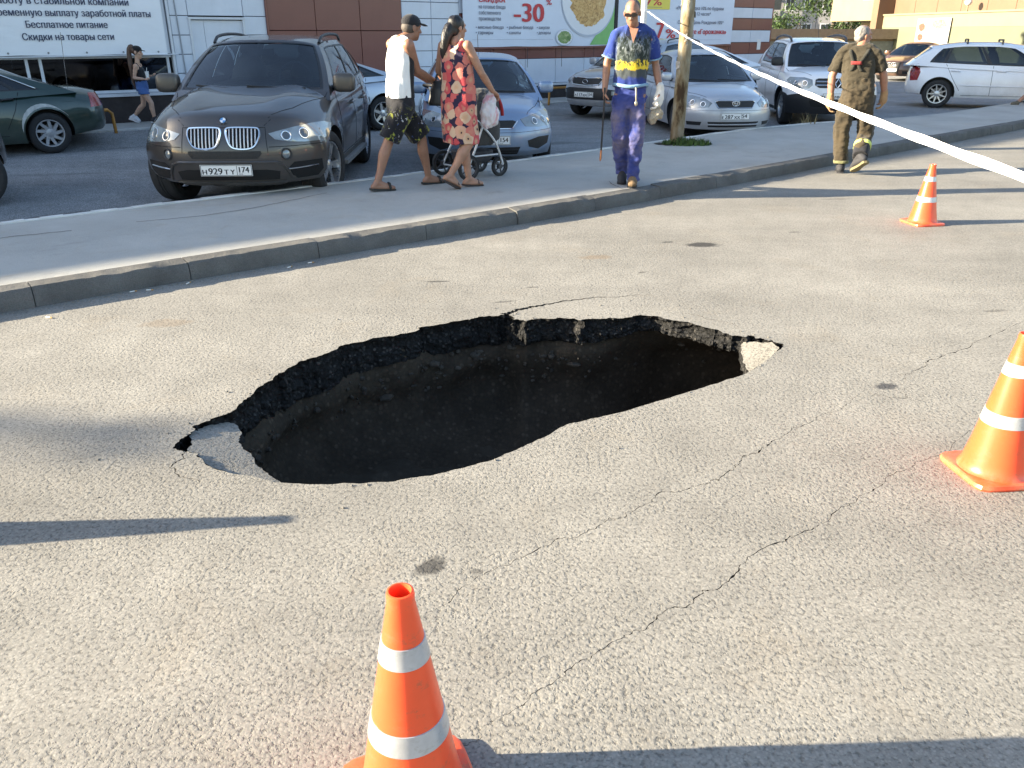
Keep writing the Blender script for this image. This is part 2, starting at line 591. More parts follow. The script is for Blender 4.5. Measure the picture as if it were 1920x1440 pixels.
# ------------------------------------------------------------------ pit outline, loose slabs and cracks
PIT0 = [(-1.36, 3.63), (-1.30, 3.95), (-1.22, 4.2), (-1.02, 4.48), (-.84, 4.67), (-.58, 4.86), (-.31, 5.01), (-.11, 5.09), (-.02, 5.125), (.01, 5.02), (.09, 4.985), (.15, 5.03), (.31, 5.06),
        (.44, 5.00), (.57, 5.03), (.69, 5.04), (.84, 5.115), (.97, 5.06), (1.12, 4.97), (1.26, 4.83), (1.37, 4.71), (1.44, 4.72), (1.56, 4.63), (1.59, 4.52), (1.49, 4.39), (1.37, 4.235), (1.22, 4.07), (1.08, 3.97), (.94, 3.88), (.68, 3.71), (.44, 3.57), (.31, 3.5), (.22, 3.44), (.13, 3.33),
        (.05, 3.25), (-.07, 3.14), (-.2, 3.06), (-.34, 2.99), (-.48, 2.945), (-.62, 2.925), (-.79, 2.92), (-.97, 2.935), (-1.14, 3.0), (-1.30, 3.08), (-1.45, 3.21), (-1.485, 3.36), (-1.47, 3.48)]
rnd = random.Random(4)
# front lip (towards the viewer) is smoother than the torn back lip
PIT = []
for i in range(len(PIT0)):
    a = PIT0[i]; b = PIT0[(i+1) % len(PIT0)]
    front = 23 <= i <= 42
    seg = frac_jag([a, b], .010 if front else (.022 if 7 < i < 19 else .045), closed=False, seed=i+11, lev=3 if front else 4)
    PIT += seg[:-1]

CRACKS = []
def crack(pts, w, seed, lev=4, amp=.035, taper=True):
    c = frac_jag(pts, amp, False, seed, lev)
    n = len(c); rr = random.Random(seed*3+1)
    L = []; Rr = []
    for i, p in enumerate(c):
        t = (c[min(i+1, n-1)] - c[max(i-1, 0)]).normalized()
        nn = Vector((-t.y, t.x))
        k = sin(pi*min(1, max(0, (i+.4)/(n-.2))))**.4 if taper else 1
        ww = w*.62*k*rr.uniform(.15, 1.0)
        if rr.random() < .10: ww *= 2.2
        L.append(p + nn*ww*.5); Rr.append(p - nn*ww*.5)
    CRACKS.append(L + Rr[::-1])
# long cracks across the carriageway in front of the pit
crack([(-.36, 2.05), (-.25, 2.12), (-.14, 2.26), (0, 2.38), (.15, 2.51), (.28, 2.58), (.37, 2.67), (.46, 2.71), (.6, 2.86), (.77, 2.92), (.85, 2.95), (.95, 3.07), (1.0, 3.16), (1.14, 3.26), (1.27, 3.39), (1.4, 3.49), (1.6, 3.63), (1.69, 3.75), (1.86, 3.95)], .0085, 21, amp=.025)
crack([(2.08, 4.0), (2.18, 4.14), (2.34, 4.3), (2.53, 4.42), (2.75, 4.59), (3.3, 5.0)], .010, 23, amp=.025)
crack([(-.14, 1.53), (-.08, 1.61), (.01, 1.71), (.12, 1.81), (.23, 1.9), (.33, 1.99), (.41, 2.03), (.53, 2.14), (.59, 2.18), (.69, 2.24), (.81, 2.38), (.99, 2.51), (1.09, 2.58), (1.23, 2.7), (1.38, 2.83), (1.52, 2.93), (1.68, 3.05), (1.84, 3.16), (2.04, 3.34), (2.3, 3.55)], .0075, 24, amp=.022)
crack([(1.83, 3.86), (1.9, 3.80), (2.0, 3.79), (2.03, 3.9)], .010, 28, amp=.02)
# cracks round the pit
crack([(-1.49, 3.34), (-1.47, 3.23), (-1.41, 3.14), (-1.45, 3.06), (-1.38, 2.98), (-1.27, 2.93)], .012, 31, amp=.02)
def gaping():
    c = frac_jag([(-.06, 5.125), (.0, 5.175), (.09, 5.25), (.18, 5.315), (.29, 5.375), (.48, 5.455), (.63, 5.505), (.83, 5.555), (1.0, 5.575)], .022, False, 32, 4)
    n = len(c); L = []; Rr = []; rr = random.Random(8)
    for i, p in enumerate(c):
        t = (c[min(i+1, n-1)] - c[max(i-1, 0)]).normalized(); nn = Vector((-t.y, t.x)); u = i/(n-1)
        w = (.046*(1-u)**1.3 + .004)*rr.uniform(.6, 1.15)*(1 if u < .97 else .2)
        L.append(p + nn*w*.5); Rr.append(p - nn*w*.5)
    CRACKS.append(L + Rr[::-1])
gaping()
crack([(1.02, 5.17), (1.16, 5.14), (1.32, 5.0), (1.43, 4.86)], .014, 33, amp=.03)

def slab_piece(name, outline, low_dir, drop, tilt_label, z0=-.006, thick=.045, seed=1):
    """a broken-off plate of asphalt hanging into the pit; low_dir = 2-D direction in which it sinks"""
    o2 = frac_jag(outline, .018, True, seed, 3)
    dl = Vector(low_dir).normalized()
    ks = [p.dot(dl) for p in o2]; k0, k1 = min(ks), max(ks)
    v, f = cdt_fill(o2, .12)
    def zz(p, extra=0): return z0 - drop*((p.dot(dl)-k0)/(k1-k0)) + extra
    n = len(v)
    vs = [(p.x, p.y, zz(p)) for p in v] + [(p.x + dl.x*.01, p.y + dl.y*.01, zz(p) - thick) for p in v]
    fs = []
    mi = []
    cnt = {}
    for q in f:
        a, b, c = q[0], q[1], q[2]
        area = (v[b]-v[a]).cross(v[c]-v[a])
        q = tuple(q) if area > 0 else tuple(reversed(q))
        fs.append(q); mi.append(0)
        fs.append(tuple(i+n for i in reversed(q))); mi.append(1)
        for i in range(len(q)):
            e = (q[i], q[(i+1) % len(q)])
            cnt[e] = cnt.get(e, 0)+1
    for (a, b) in list(cnt):
        if (b, a) not in cnt:
            fs.append((b, a, a+n, b+n)); mi.append(1)
    return tag(pyd(name, vs, fs, [ROAD, BROKEN], None, False, mi), tilt_label, 'asphalt slab', 'loose asphalt slabs at the pit edge')

CRACKM = mat('crack_shade', (.055, .05, .044), .95, var=.4, vscale=30)  # crack floors and sides coloured dark to stand in for their shade
# ------------------------------------------------------------------ road sheet with the pit and the cracks cut out
def build_road():
    near = [Vector((p.x, p.y)) for p in KL]
    far = [Vector((60, 31.5)), Vector((60, -12)), Vector((-14.5, -12))]
    # let the road run a little under the kerb
    near = offs(near, .05)
    outer = near + far
    polys = [outer, PIT] + CRACKS
    vs = []; es = []
    for P in polys:
        b = len(vs); n = len(P)
        vs += [Vector((p[0], p[1])) for p in P]
        es += [(b+i, b+(i+1) % n) for i in range(n)]
    v, e, f, *_ = delaunay_2d_cdt(vs, es, [], 1, 1e-6)
    boxes = []
    for c in CRACKS:
        boxes.append((min(p.x for p in c), max(p.x for p in c), min(p.y for p in c), max(p.y for p in c), c))
    top = []; low = []
    for q in f:
        ce = sum((v[i] for i in q), Vector((0, 0)))/len(q)
        if not in_poly(ce, outer): continue
        if in_poly(ce, PIT): continue
        hit = False
        for (x0, x1, y0, y1, c) in boxes:
            if x0 <= ce.x <= x1 and y0 <= ce.y <= y1 and in_poly(ce, c): hit = True; break
        a, b, c = v[q[0]], v[q[1]], v[q[2]]
        q = tuple(q) if (b-a).cross(c-a) > 0 else tuple(reversed(q))
        (low if hit else top).append(q)
    n = len(v)
    verts = [(p.x, p.y, 0) for p in v] + [(p.x, p.y, -.022) for p in v]
    faces = list(top); mi = [0]*len(top)
    for q in low:
        faces.append(tuple(i+n for i in q)); mi.append(1)
    te = set()
    for q in top:
        for i in range(3): te.add((q[i], q[(i+1) % 3]))
    for q in low:
        for i in range(3):
            a, b = q[i], q[(i+1) % 3]
            if (b, a) in te:
                faces.append((a, b, b+n, a+n)); mi.append(1)
    return kind(pyd('road', verts, faces, [ROAD, CRACKM], None, False, mi), 'structure')
road = build_road()

def build_pit():
    """torn asphalt layer, then a hollow washed out below it (star-shaped about the middle, so that nothing folds)"""
    N = len(PIT)
    cen = Vector((.05, 4.13))
    rows = []
    NA = 14
    for li in range(NA):
        z = -.0155*li
        row = []
        for i, p in enumerate(PIT):
            sx = max(0, min(1, (p.x-.1)/.9))
            t = (PIT[(i+1) % N] - PIT[i-1]).normalized()
            nn = Vector((t.y, -t.x))
            if nn.dot(p - cen) < 0: nn = -nn
            q = p.copy(); zz = z
            if li:
                rough = .030 + .004*(li % 3)
                q = p + nn*(.008 + .010*sin(li*.5))
                h = noise.noise(Vector((q.x*8, q.y*8, z*11 + 3)))*rough*.6 + noise.noise(Vector((q.x*22, q.y*22, z*24)))*rough*.6 + noise.noise(Vector((q.x*55, q.y*55, z*60)))*rough*.45
                q = q + nn*h
                zz = z*(1 - .45*sx)*(1 + .28*noise.noise(Vector((p.x*2.3, p.y*2.3, 5.)))) + noise.noise(Vector((p.x*16, p.y*16, li*.9)))*.010
            row.append(Vector((q.x, q.y, zz)))
        rows.append(row)
    vs = [v for r in rows for v in r]
    fs = []
    for li in range(len(rows)-1):
        for i in range(N):
            j = (i+1) % N
            fs.append((li*N+i, li*N+j, (li+1)*N+j, (li+1)*N+i))
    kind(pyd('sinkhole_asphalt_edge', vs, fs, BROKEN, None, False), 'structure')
    # radius of the outline by angle
    K = 240
    rad = [0.0]*K
    dense = densify(PIT, .006)
    for p in dense:
        d = p - cen; k = int((math.atan2(d.y, d.x) % (2*pi))/(2*pi)*K) % K
        rad[k] = max(rad[k], d.length)
    for k in range(K):
        if rad[k] == 0: rad[k] = rad[k-1]
    for _ in range(5): rad = [(rad[k-1] + 2*rad[k] + rad[(k+1) % K])/4 for k in range(K)]
    lv = [(-.09, .03, .0), (-.14, .028, .02), (-.19, .02, .04), (-.23, .0, .05), (-.27, -.012, .05), (-.31, -.015, .05), (-.36, -.005, .05), (-.42, .02, .05), (-.49, .02, .05), (-.57, -.02, .05), (-.645, -.09, .04), (-.70, -.20, .04), (-.745, -.34, .03), (-.80, -.50, .02)]
    vs = []; fs = []
    crow = []
    for li, (z, off, rough) in enumerate(lv):
        row = []
        for k in range(K):
            a = 2*pi*(k+.5)/K; d = Vector((cos(a), sin(a)))
            sx = max(0, min(1, (cen.x + d.x*rad[k] - .1)/1.1))
            u = min(1, max(0, (-z-.10)/.22))
            r = rad[k] + (off if off > 0 else off*(1-sx)) + .62*sx*sx*u
            p = cen + d*r
            n_ = noise.noise(Vector((p.x*3.2, p.y*3.2, z*4)))*1.0 + noise.noise(Vector((p.x*9, p.y*9, z*11)))*.7 + noise.noise(Vector((p.x*26, p.y*26, z*26)))*.35
            p = p + d*n_*rough
            row.append(Vector((p.x, p.y, z + .018*noise.noise(Vector((p.x*6, p.y*6, li*.7))))))
        crow.append(row); vs += row
    for li in range(len(lv)-1):
        for k in range(K):
            j = (k+1) % K
            fs.append((li*K+k, li*K+j, (li+1)*K+j, (li+1)*K+k))
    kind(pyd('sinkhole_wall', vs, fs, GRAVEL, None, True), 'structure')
    # floor: a sloping heap of soil
    vs = []; fs = []
    nx, ny = 56, 44
    for j in range(ny):
        for i in range(nx):
            x = -2.2 + 5.3*i/(nx-1); y = 1.9 + 5.2*j/(ny-1)
            z = -.77 + .07*noise.noise(Vector((x*1.1, y*1.1, 0))) + .05*noise.noise(Vector((x*5, y*5, 2))) + .02*noise.noise(Vector((x*17, y*17, 4)))
            z += .10*max(0, -x-.2)
            vs.append((x, y, z))
    for j in range(ny-1):
        for i in range(nx-1):
            a = j*nx+i
            fs.append((a, a+1, a+nx+1, a+nx))
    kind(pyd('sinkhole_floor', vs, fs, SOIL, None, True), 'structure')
    # rubble: stones sticking out of the layer below the asphalt
    rr = random.Random(9)
    m = MB()
    for k in range(330):
        i = rr.randrange(K); p = crow[rr.choice([3, 4, 4, 5, 5, 6, 7])][i]
        s = rr.uniform(.006, .020)*(1.8 if rr.random() < .10 else 1)
        M = Matrix.Rotation(rr.uniform(0, 6), 3, 'Z') @ Matrix.Rotation(rr.uniform(0, 6), 3, 'X')
        inw = Vector((cen.x - p.x, cen.y - p.y, 0)).normalized()
        m.ell(p + inw*s*.25 + Vector((0, 0, rr.uniform(-.02, .02))), (s*rr.uniform(.8, 1.7), s*rr.uniform(.6, 1.1), s*rr.uniform(.4, .9)), M, nu=5, nv=4)
    STONE = mat('rubble_stone', (.05, .042, .033), .9, var=.6, vscale=9)
    kind(m.build('rubble', STONE), 'stuff')
build_pit()
slab_piece('asphalt_slab', [(-1.478, 3.475), (-1.42, 3.555), (-1.355, 3.60), (-1.28, 3.45), (-1.24, 3.35), (-1.16, 3.25), (-1.09, 3.15), (-.99, 3.05), (-.86, 2.965), (-.97, 2.955), (-1.14, 3.02), (-1.29, 3.10), (-1.435, 3.225), (-1.468, 3.36)], (.85, .5), .065, 'sunken bluish grey asphalt slab at the left end of the pit', seed=5)
slab_piece('asphalt_slab', [(1.385, 4.67), (1.435, 4.695), (1.545, 4.62), (1.57, 4.52), (1.48, 4.41), (1.38, 4.285), (1.345, 4.36), (1.355, 4.48)], (-.95, -.3), .075, 'pale sunlit asphalt slab tipped at the right end of the pit', seed=6)

# ------------------------------------------------------------------ kerb stones
kerb = kind(bpy.data.objects.new('kerb', None), 'structure'); COL.objects.link(kerb)
def walk(line, step):
    out = [line[0].copy()]; acc = 0.0
    for i in range(len(line)-1):
        a, b = line[i], line[i+1]; d = (b-a).length; pos = 0.0
        while acc + (d-pos) >= step:
            pos += step-acc; acc = 0.0
            out.append(a.lerp(b, pos/d))
        acc += d-pos
    return out
KW = walk(KL, 1.04)
rk = random.Random(3)
for i in range(len(KW)-1):
    a, b = KW[i], KW[i+1]
    t = (b-a).normalized(); nn = Vector((-t.y, t.x))
    L = (b-a).length - .006
    n = 26
    prof = [(0.0, -.08), (-.003, .05), (0.004, .118), (.018, .138), (.15, .141), (.15, -.08)]
    vs = []; fs = []
    dz = rk.uniform(-.008, .006); dn = rk.uniform(-.008, .008)
    for k in range(n+1):
        u = k/n
        for q, (x, z) in enumerate(prof):
            p = a + t*(u*L + .003) + nn*(x + dn)
            w = 0
            if q in (2, 3):
                w = abs(noise.noise(Vector((p.x*7, p.y*7, q*.5))))*.018 + max(0, noise.noise(Vector((p.x*3, p.y*3, 8)))-.2)*.07
            vs.append((p.x + nn.x*w*.6, p.y + nn.y*w*.6, z + dz - w*(1 if q in (2, 3) else 0)))
    m = len(prof)
    for k in range(n):
        for q in range(m-1):
            fs.append((k*m+q, (k+1)*m+q, (k+1)*m+q+1, k*m+q+1))
    fs.append(tuple(range(m))); fs.append(tuple(n*m+q for q in range(m-1, -1, -1)))
    pyd('kerb_stone', vs, fs, KERBM, kerb, True, angle=35)

# ------------------------------------------------------------------ sidewalk, edging, parking lot, wide ground
def strip(name, A, B, zA, zB, m, sub=1):
    vs = []; fs = []
    for a, b in zip(A, B):
        for k in range(sub+1):
            p = a.lerp(b, k/sub); vs.append((p.x, p.y, zA + (zB-zA)*k/sub))
    w = sub+1
    for i in range(len(A)-1):
        for k in range(sub):
            fs.append((i*w+k, (i+1)*w+k, (i+1)*w+k+1, i*w+k+1))
    return pyd(name, vs, fs, m)
S0 = offs(KL, .145)
NK = len(KL)
# its width grows slightly to the right
S1 = [p for p in offs(KL, 2.30)]
for i in range(NK):
    x = KL[i].x
    t = max(0, min(1, (x+3)/9))
    S1[i] = S1[i].lerp(offs(KL, 2.62)[i], t)
    t = max(0, min(1, (x-5.6)/5)); t = t*t*(3-2*t)
    S1[i] = S1[i].lerp(offs(KL, 1.75)[i], t)
kind(strip('sidewalk', S0, S1, .136, .146, SIDEM, 3), 'structure')
# white edging stone along the back of the sidewalk
ed = MB()
for i in range(NK-1):
    if S1[i].x > 6.2: break
    a, b = S1[i], S1[i+1]
    t = (b-a).normalized(); nn = Vector((-t.y, t.x))
    c, d = a+nn*.07, b+nn*.07
    z = .158 + .004*sin(i*1.7)
    ed.add([(a.x, a.y, .02), (b.x, b.y, .02), (b.x, b.y, z), (a.x, a.y, z), (c.x, c.y, -.1), (d.x, d.y, -.1), (d.x, d.y, z), (c.x, c.y, z)],
           [(0, 1, 2, 3), (3, 2, 6, 7), (7, 6, 5, 4)])
kind(ed.build('sidewalk_edging', EDGEM), 'structure')
# cracks in the sidewalk: shallow grooves cut as thin dark gaps
def groove(name, pts, w, z, seed, m):
    c = frac_jag(pts, .03, False, seed, 4); n = len(c); rr = random.Random(seed)
    vs = []; fs = []
    for i, p in enumerate(c):
        t = (c[min(i+1, n-1)] - c[max(i-1, 0)]).normalized(); nn = Vector((-t.y, t.x))
        k = sin(pi*(i+.3)/(n-.4))**.5*rr.uniform(.3, 1)*w
        vs += [(p.x+nn.x*k, p.y+nn.y*k, z), (p.x, p.y, z-.0015), (p.x-nn.x*k, p.y-nn.y*k, z)]
    for i in range(n-1):
        fs += [(i*3, i*3+1, i*3+4, i*3+3), (i*3+1, i*3+2, i*3+5, i*3+4)]
    return kind(pyd(name, vs, fs, m), 'structure')
GROOVE = mat('groove_dirt', (.07, .066, .06), .95)
groove('sidewalk_crack', [(-4.3, 6.6), (-4.0, 6.8), (-3.75, 6.95)], .008, .149, 3, GROOVE)
groove('sidewalk_crack', [(-3.35, 7.3), (-2.8, 7.62), (-2.3, 8.2), (-1.95, 8.75)], .007, .149, 4, GROOVE)
groove('sidewalk_crack', [(1.2, 8.95), (1.1, 9.5)], .008, .149, 6, GROOVE)

# parking lot: a sheet slightly lower than the road
lot = [Vector((p.x, p.y)) for p in offs(S1, .03)]
lotpoly = lot + [Vector((60, 60)), Vector((-40, 60)), Vector((-40, -6))]
pts = lotpoly; n = len(pts)
v, e, f, *_ = delaunay_2d_cdt(pts, [(i, (i+1) % n) for i in range(n)], [], 1, 1e-6)
fs = []
for q in f:
    if in_poly(sum((v[i] for i in q), Vector((0, 0)))/3, pts):
        a, b, c = (v[i] for i in q)
        fs.append(tuple(q) if (b-a).cross(c-a) > 0 else tuple(reversed(q)))
kind(pyd('parking_lot', [(p.x, p.y, -.04) for p in v], fs, LOTM), 'structure')
# far ground to the horizon, with a gap left where the pit is
GR = mat('far_ground', (.16, .155, .14), .95, var=.2, vscale=.4, bump=.3, bscale=20)
hx = (-3.2, 3.2); hy = (1.4, 7.2); E = 900
gv = []; gf = []
xs = [-E, hx[0], hx[1], E]; ys = [-E, hy[0], hy[1], E]
for y in ys:
    for x in xs: gv.append((x, y, -.09))
for j in range(3):
    for i in range(3):
        if i == 1 and j == 1: continue
        gf.append((j*4+i, j*4+i+1, (j+1)*4+i+1, (j+1)*4+i))
kind(pyd('ground', gv, gf, GR), 'structure')

# sand and grit drifted into the gutter along the kerb
def gutter():
    rr = random.Random(77); m = MB()
    G0 = offs(KL, -.012)
    tot = [(G0[i], G0[i+1]) for i in range(len(G0)-1) if -5 < G0[i].x < 9]
    for k in range(900):
        a, b = rr.choice(tot); p = a.lerp(b, rr.random()); t = (b-a).normalized(); nn = Vector((t.y, -t.x))
        d = abs(rr.gauss(0, .05))
        s = rr.uniform(.0015, .005)
        q = p + nn*d
        m.ell((q.x, q.y, s*.4), (s*1.3, s, s*.7), None, 5, 3)
    kind(m.build('gutter_sand', mat('sand_grit', (.24, .21, .17), .95, var=.4, vscale=60)), 'stuff')
gutter()
# ------------------------------------------------------------------ car builder
def sgnpow(a, p): return abs(a)**p

class Car:
    def __init__(s, name, label, front, alpha, spec, group=None, z=-.04):
        s.sp = spec; s.L = spec['L']; s.W = spec['W']
        al = R(alpha)
        c = (front[0] + sin(al)*s.L/2, front[1] + cos(al)*s.L/2, z)
        s.root = thing(name, label, spec.get('cat', 'car'), c, -al, group)
        s.paint = spec['paint']
        s.build_body(); s.build_cabin()
        vs = [v.co.copy() for v in s.body.data.vertices]; fs = [tuple(p.vertices) for p in s.body.data.polygons]
        n = len(vs)
        vs2 = [v.co.copy() for v in s.solid_cab.vertices]; f2 = [tuple(i+n for i in p.vertices) for p in s.solid_cab.polygons]
        s.bvh = BVHTree.FromPolygons(vs + vs2, fs + f2)
        s.cut_arches()
        s.wheels()
        if spec.get('interior', True): s.interior()
    # y runs from the nose (0) to the tail (L); stored centred
    def Y(s, y): return y - s.L/2
    def B(s, a, b, c):
        sp = s.sp
        y0 = b*s.L
        zb = interp(sp['bottom'], y0)
        zt = interp(sp['top'], y0)
        zt = zt - sp.get('crown', .04)*a*a - sp.get('shoulder', .06)*sgnpow(a, 7)
        z = zb + c*(zt - zb)
        yf = interp(sp['nose'], z) + sp['Rf'][0]*sgnpow(a, sp['Rf'][1])
        yr = s.L - interp(sp['tail'], z) - sp['Rr'][0]*sgnpow(a, sp['Rr'][1])
        y = yf + b*(yr - yf)
        w = s.W*interp(sp['wz'], c)*interp(sp['wy'], y0)
        fl = 0
        for ya in (sp['axle'][0], sp['axle'][1]):
            d = ((y-ya)**2 + (z-sp['r'])**2)**.5
            fl += sp.get('flare', .02)*math.exp(-((d-sp['r']-.03)/.13)**2)
        x = a*w + (fl*sgnpow(a, 5)*(1 if a > 0 else -1))
        # hood relief
        hr = sp.get('hood', 0)
        if hr and c > .97 and y0 < sp['cab'][0]:
            z += hr*math.exp(-((abs(a)-.55)/.16)**2)*min(1, y0/.5)
        return Vector((x, s.Y(y), z))
    def G(s, a, u, v):
        sp = s.sp
        yA, yB, yC, yD = sp['cab']
        va = v**sp.get('vp', .95) if v > 0 else v
        yf = yA + (yB - yA)*va - sp.get('bulgeF', .16)*(1-a*a)*(1-.35*v)
        yr = yD + (yC - yD)*(v**sp.get('vpr', 1.1) if v > 0 else v) + sp.get('bulgeR', .08)*(1-a*a)
        y = yf + u*(yr - yf)
        zb = interp(sp['belt'], y)
        zr = interp(sp['roof'], u)
        z = zb + v*(zr - zb) - v*v*(sp.get('rcrown', .03)*a*a + .035*sgnpow(a, 6))
        w = sp['wb'] + (sp['wt'] - sp['wb'])*v + .02*sin(pi*v)
        w *= 1 - sp.get('planr', .10)*max(0, 2*u-1)**3 - sp.get('planf', .03)*max(0, 1-2*u)**3
        return Vector((a*w, s.Y(y), z))
    def build_body(s):
        na, nb, nc = 22, 56, 14
        idx = {}; vs = []; fs = []; mi = []
        A = [-1+2*i/na for i in range(na+1)]
        A = [(1 if a > 0 else -1)*abs(a)**.75 if a else 0 for a in A]
        Bb = [j/nb for j in range(nb+1)]; C = [k/nc for k in range(nc+1)]
        C = [1-(1-c)**1.25 for c in C]
        def vid(i, j, k):
            if (i, j, k) not in idx:
                idx[(i, j, k)] = len(vs); vs.append(s.B(A[i], Bb[j], C[k]))
            return idx[(i, j, k)]
        yA, yB, yC, yD = s.sp['cab']
        def quad(*q):
            fs.append(tuple(vid(*t) for t in q))
        bed = s.sp.get('wb')
        for i in range(na):
            for k in range(nc):
                quad((i, 0, k), (i+1, 0, k), (i+1, 0, k+1), (i, 0, k+1)); mi.append(0)
                quad((i+1, nb, k), (i, nb, k), (i, nb, k+1), (i+1, nb, k+1)); mi.append(0)
        for j in range(nb):
            for k in range(nc):
                low = C[k+1] < s.sp.get('clad', 0.0)
                quad((0, j+1, k), (0, j, k), (0, j, k+1), (0, j+1, k+1)); mi.append(1 if low else 0)
                quad((na, j, k), (na, j+1, k), (na, j+1, k+1), (na, j, k+1)); mi.append(1 if low else 0)
        for i in range(na):
            for j in range(nb):
                ym = (Bb[j]+Bb[j+1])/2*s.L
                inner = yA+.0 < ym < yD-.12 and abs((A[i]+A[i+1])/2)*s.W < bed-.05
                quad((i, j, nc), (i+1, j, nc), (i+1, j+1, nc), (i, j+1, nc)); mi.append(1 if inner else 0)
                quad((i+1, j, 0), (i, j, 0), (i, j+1, 0), (i+1, j+1, 0)); mi.append(1)
        if s.sp.get('front_clad'):
            zc = s.sp['front_clad']
            for q, f in enumerate(fs):
                if all(vs[t].z < zc for t in f) and all(vs[t].y < s.Y(.9) for t in f): mi[q] = 1
        s.body = pyd('body', vs, fs, [s.paint, BLACK], s.root, True, mi, 42)
    def build_cabin(s):
        sp = s.sp
        def lines(*br):
            out = []
            br = sorted(set(round(x, 4) for x in br))
            for a, b in zip(br, br[1:]):
                k = max(1, int((b-a)/.085+.5))
                out += [a+(b-a)*t/k for t in range(k)]
            return out + [br[-1]]
        fw = sp.get('fwin', (.90, .05, .92)); rw = sp.get('rwin', (.84, .22, .9)); sw = sp['swin']; sv = sp.get('sv', (.05, .86))
        g = .022
        vs = []; fs = []; mi = []
        glass = {}
        allv = []; allf = []
        def panel(P, U, V, cls, key):
            """P(u,v) -> point; cls(um, vm) -> 0 paint 1 trim, or (2, tag) glass"""
            b = len(vs); w = len(U)
            for v in V:
                for u in U: vs.append(P(u, v))
            gb = {}
            for j in range(len(V)-1):
                for i in range(w-1):
                    q = (b+j*w+i, b+j*w+i+1, b+(j+1)*w+i+1, b+(j+1)*w+i)
                    allf.append(q)
                    c = cls((U[i]+U[i+1])/2, (V[j]+V[j+1])/2)
                    if isinstance(c, tuple):
                        glass.setdefault(c[1], []).append(q)
                    else:
                        fs.append(q); mi.append(c)
        # front
        def cf(a, v):
            if abs(a) < fw[0] and fw[1] < v < fw[2]: return (2, 'windscreen')
            if abs(a) < fw[0]+.035 and max(0, fw[1]-.05) < v < fw[2]+.03: return 1
            return 0
        panel(lambda a, v: s.G(a, 0, v), lines(-1, -fw[0]-.035, -fw[0], 0, fw[0], fw[0]+.035, 1), lines(-.2, 0, max(0.001, fw[1]-.05), fw[1], fw[2], min(.999, fw[2]+.03), 1), cf, 'f')
        def cr(a, v):
            if abs(a) < rw[0] and rw[1] < v < rw[2]: return (2, 'rear_window')
            if abs(a) < rw[0]+.03 and rw[1]-.03 < v < rw[2]+.03: return 1
            return 0
        panel(lambda a, v: s.G(-a, 1, v), lines(-1, -rw[0]-.03, -rw[0], 0, rw[0], rw[0]+.03, 1), lines(-.2, 0, rw[1]-.03, rw[1], rw[2], min(.999, rw[2]+.03), 1), cr, 'r')
        ub = [0, 1]
        for (u0, u1) in sw: ub += [u0, u1, max(0.002, u0-g), min(.998, u1+g)]
        def cs(sd):
            def c(u, v):
                for q, (u0, u1) in enumerate(sw):
                    if u0 < u < u1 and sv[0] < v < sv[1]: return (2, 'side_window%d%d' % (sd, q))
                for (u0, u1) in sw:
                    if u0-g < u < u1+g and max(0, sv[0]-.05) < v < sv[1]+.04: return 1
                return 0
            return c
        V = lines(-.2, 0, max(.001, sv[0]-.05), sv[0], .3, .6, sv[1], sv[1]+.04, 1); U = lines(*ub)
        panel(lambda u, v: s.G(1, u, v), U, V, cs(1), 's')
        panel(lambda u, v: s.G(-1, 1-u, v), [1-u for u in reversed(U)], V, lambda u, v: cs(0)(1-u, v), 's')
        A = lines(-1, -.8, -.4, 0, .4, .8, 1)
        panel(lambda a, u: s.G(a, u, 1), A, lines(0, .5, 1), lambda a, u: 0, 't')
        s.solid_cab = bpy.data.meshes.new('solid'); s.solid_cab.from_pydata([tuple(v) for v in vs], [], allf); s.solid_cab.update()
        # weld panels
        me = bpy.data.meshes.new('cabin_frame'); me.from_pydata([tuple(v) for v in vs], [], fs); me.update()
        for m in (s.paint, BLACK): me.materials.append(m)
        me.polygons.foreach_set('material_index', mi)
        bm = bmesh.new(); bm.from_mesh(me)
        bmesh.ops.remove_doubles(bm, verts=bm.verts, dist=.0008)
        for f in bm.faces: f.smooth = True
        bm.to_mesh(me); bm.free()
        me.set_sharp_from_angle(angle=R(48))
        s.cab = link('cabin_frame', me, s.root)
        gm = sp.get('glass', GLASS)
        for tagn, qs in glass.items():
            used = sorted(set(i for q in qs for i in q)); mp = {u: k for k, u in enumerate(used)}
            o = pyd(''.join(c for c in tagn if not c.isdigit()), [vs[i] for i in used], [tuple(mp[i] for i in q) for q in qs], gm, s.root, True)
            for v in o.data.vertices: v.co += v.normal*-.006
    def cut_arches(s):
        sp = s.sp
        m = MB()
        for ya in sp['axle']:
            for sd in (1, -1):
                x0, x1 = sd*(s.W-.34), sd*(s.W+.12)
                r = sp['r']+sp.get('archgap', .05)
                m.lathe([(0.001, min(x0, x1)), (r, min(x0, x1)), (r, max(x0, x1)), (0.001, max(x0, x1))], 40, Matrix.Translation((0, s.Y(ya), sp['r']+.01)), 'x')
        cut = m.build('cut', [s.paint, BLACK])
        bm = bmesh.new(); bm.from_mesh(cut.data); bmesh.ops.remove_doubles(bm, verts=bm.verts, dist=.002); bmesh.ops.recalc_face_normals(bm, faces=bm.faces)
        for f in bm.faces: f.material_index = 1
        bm.to_mesh(cut.data); bm.free()
        md = s.body.modifiers.new('b', 'BOOLEAN'); md.operation = 'DIFFERENCE'; md.object = cut; md.solver = 'EXACT'
        cut.matrix_world = s.root.matrix_basis
        evaluated(s.body)
        me = cut.data
        bpy.data.objects.remove(cut); bpy.data.meshes.remove(me)
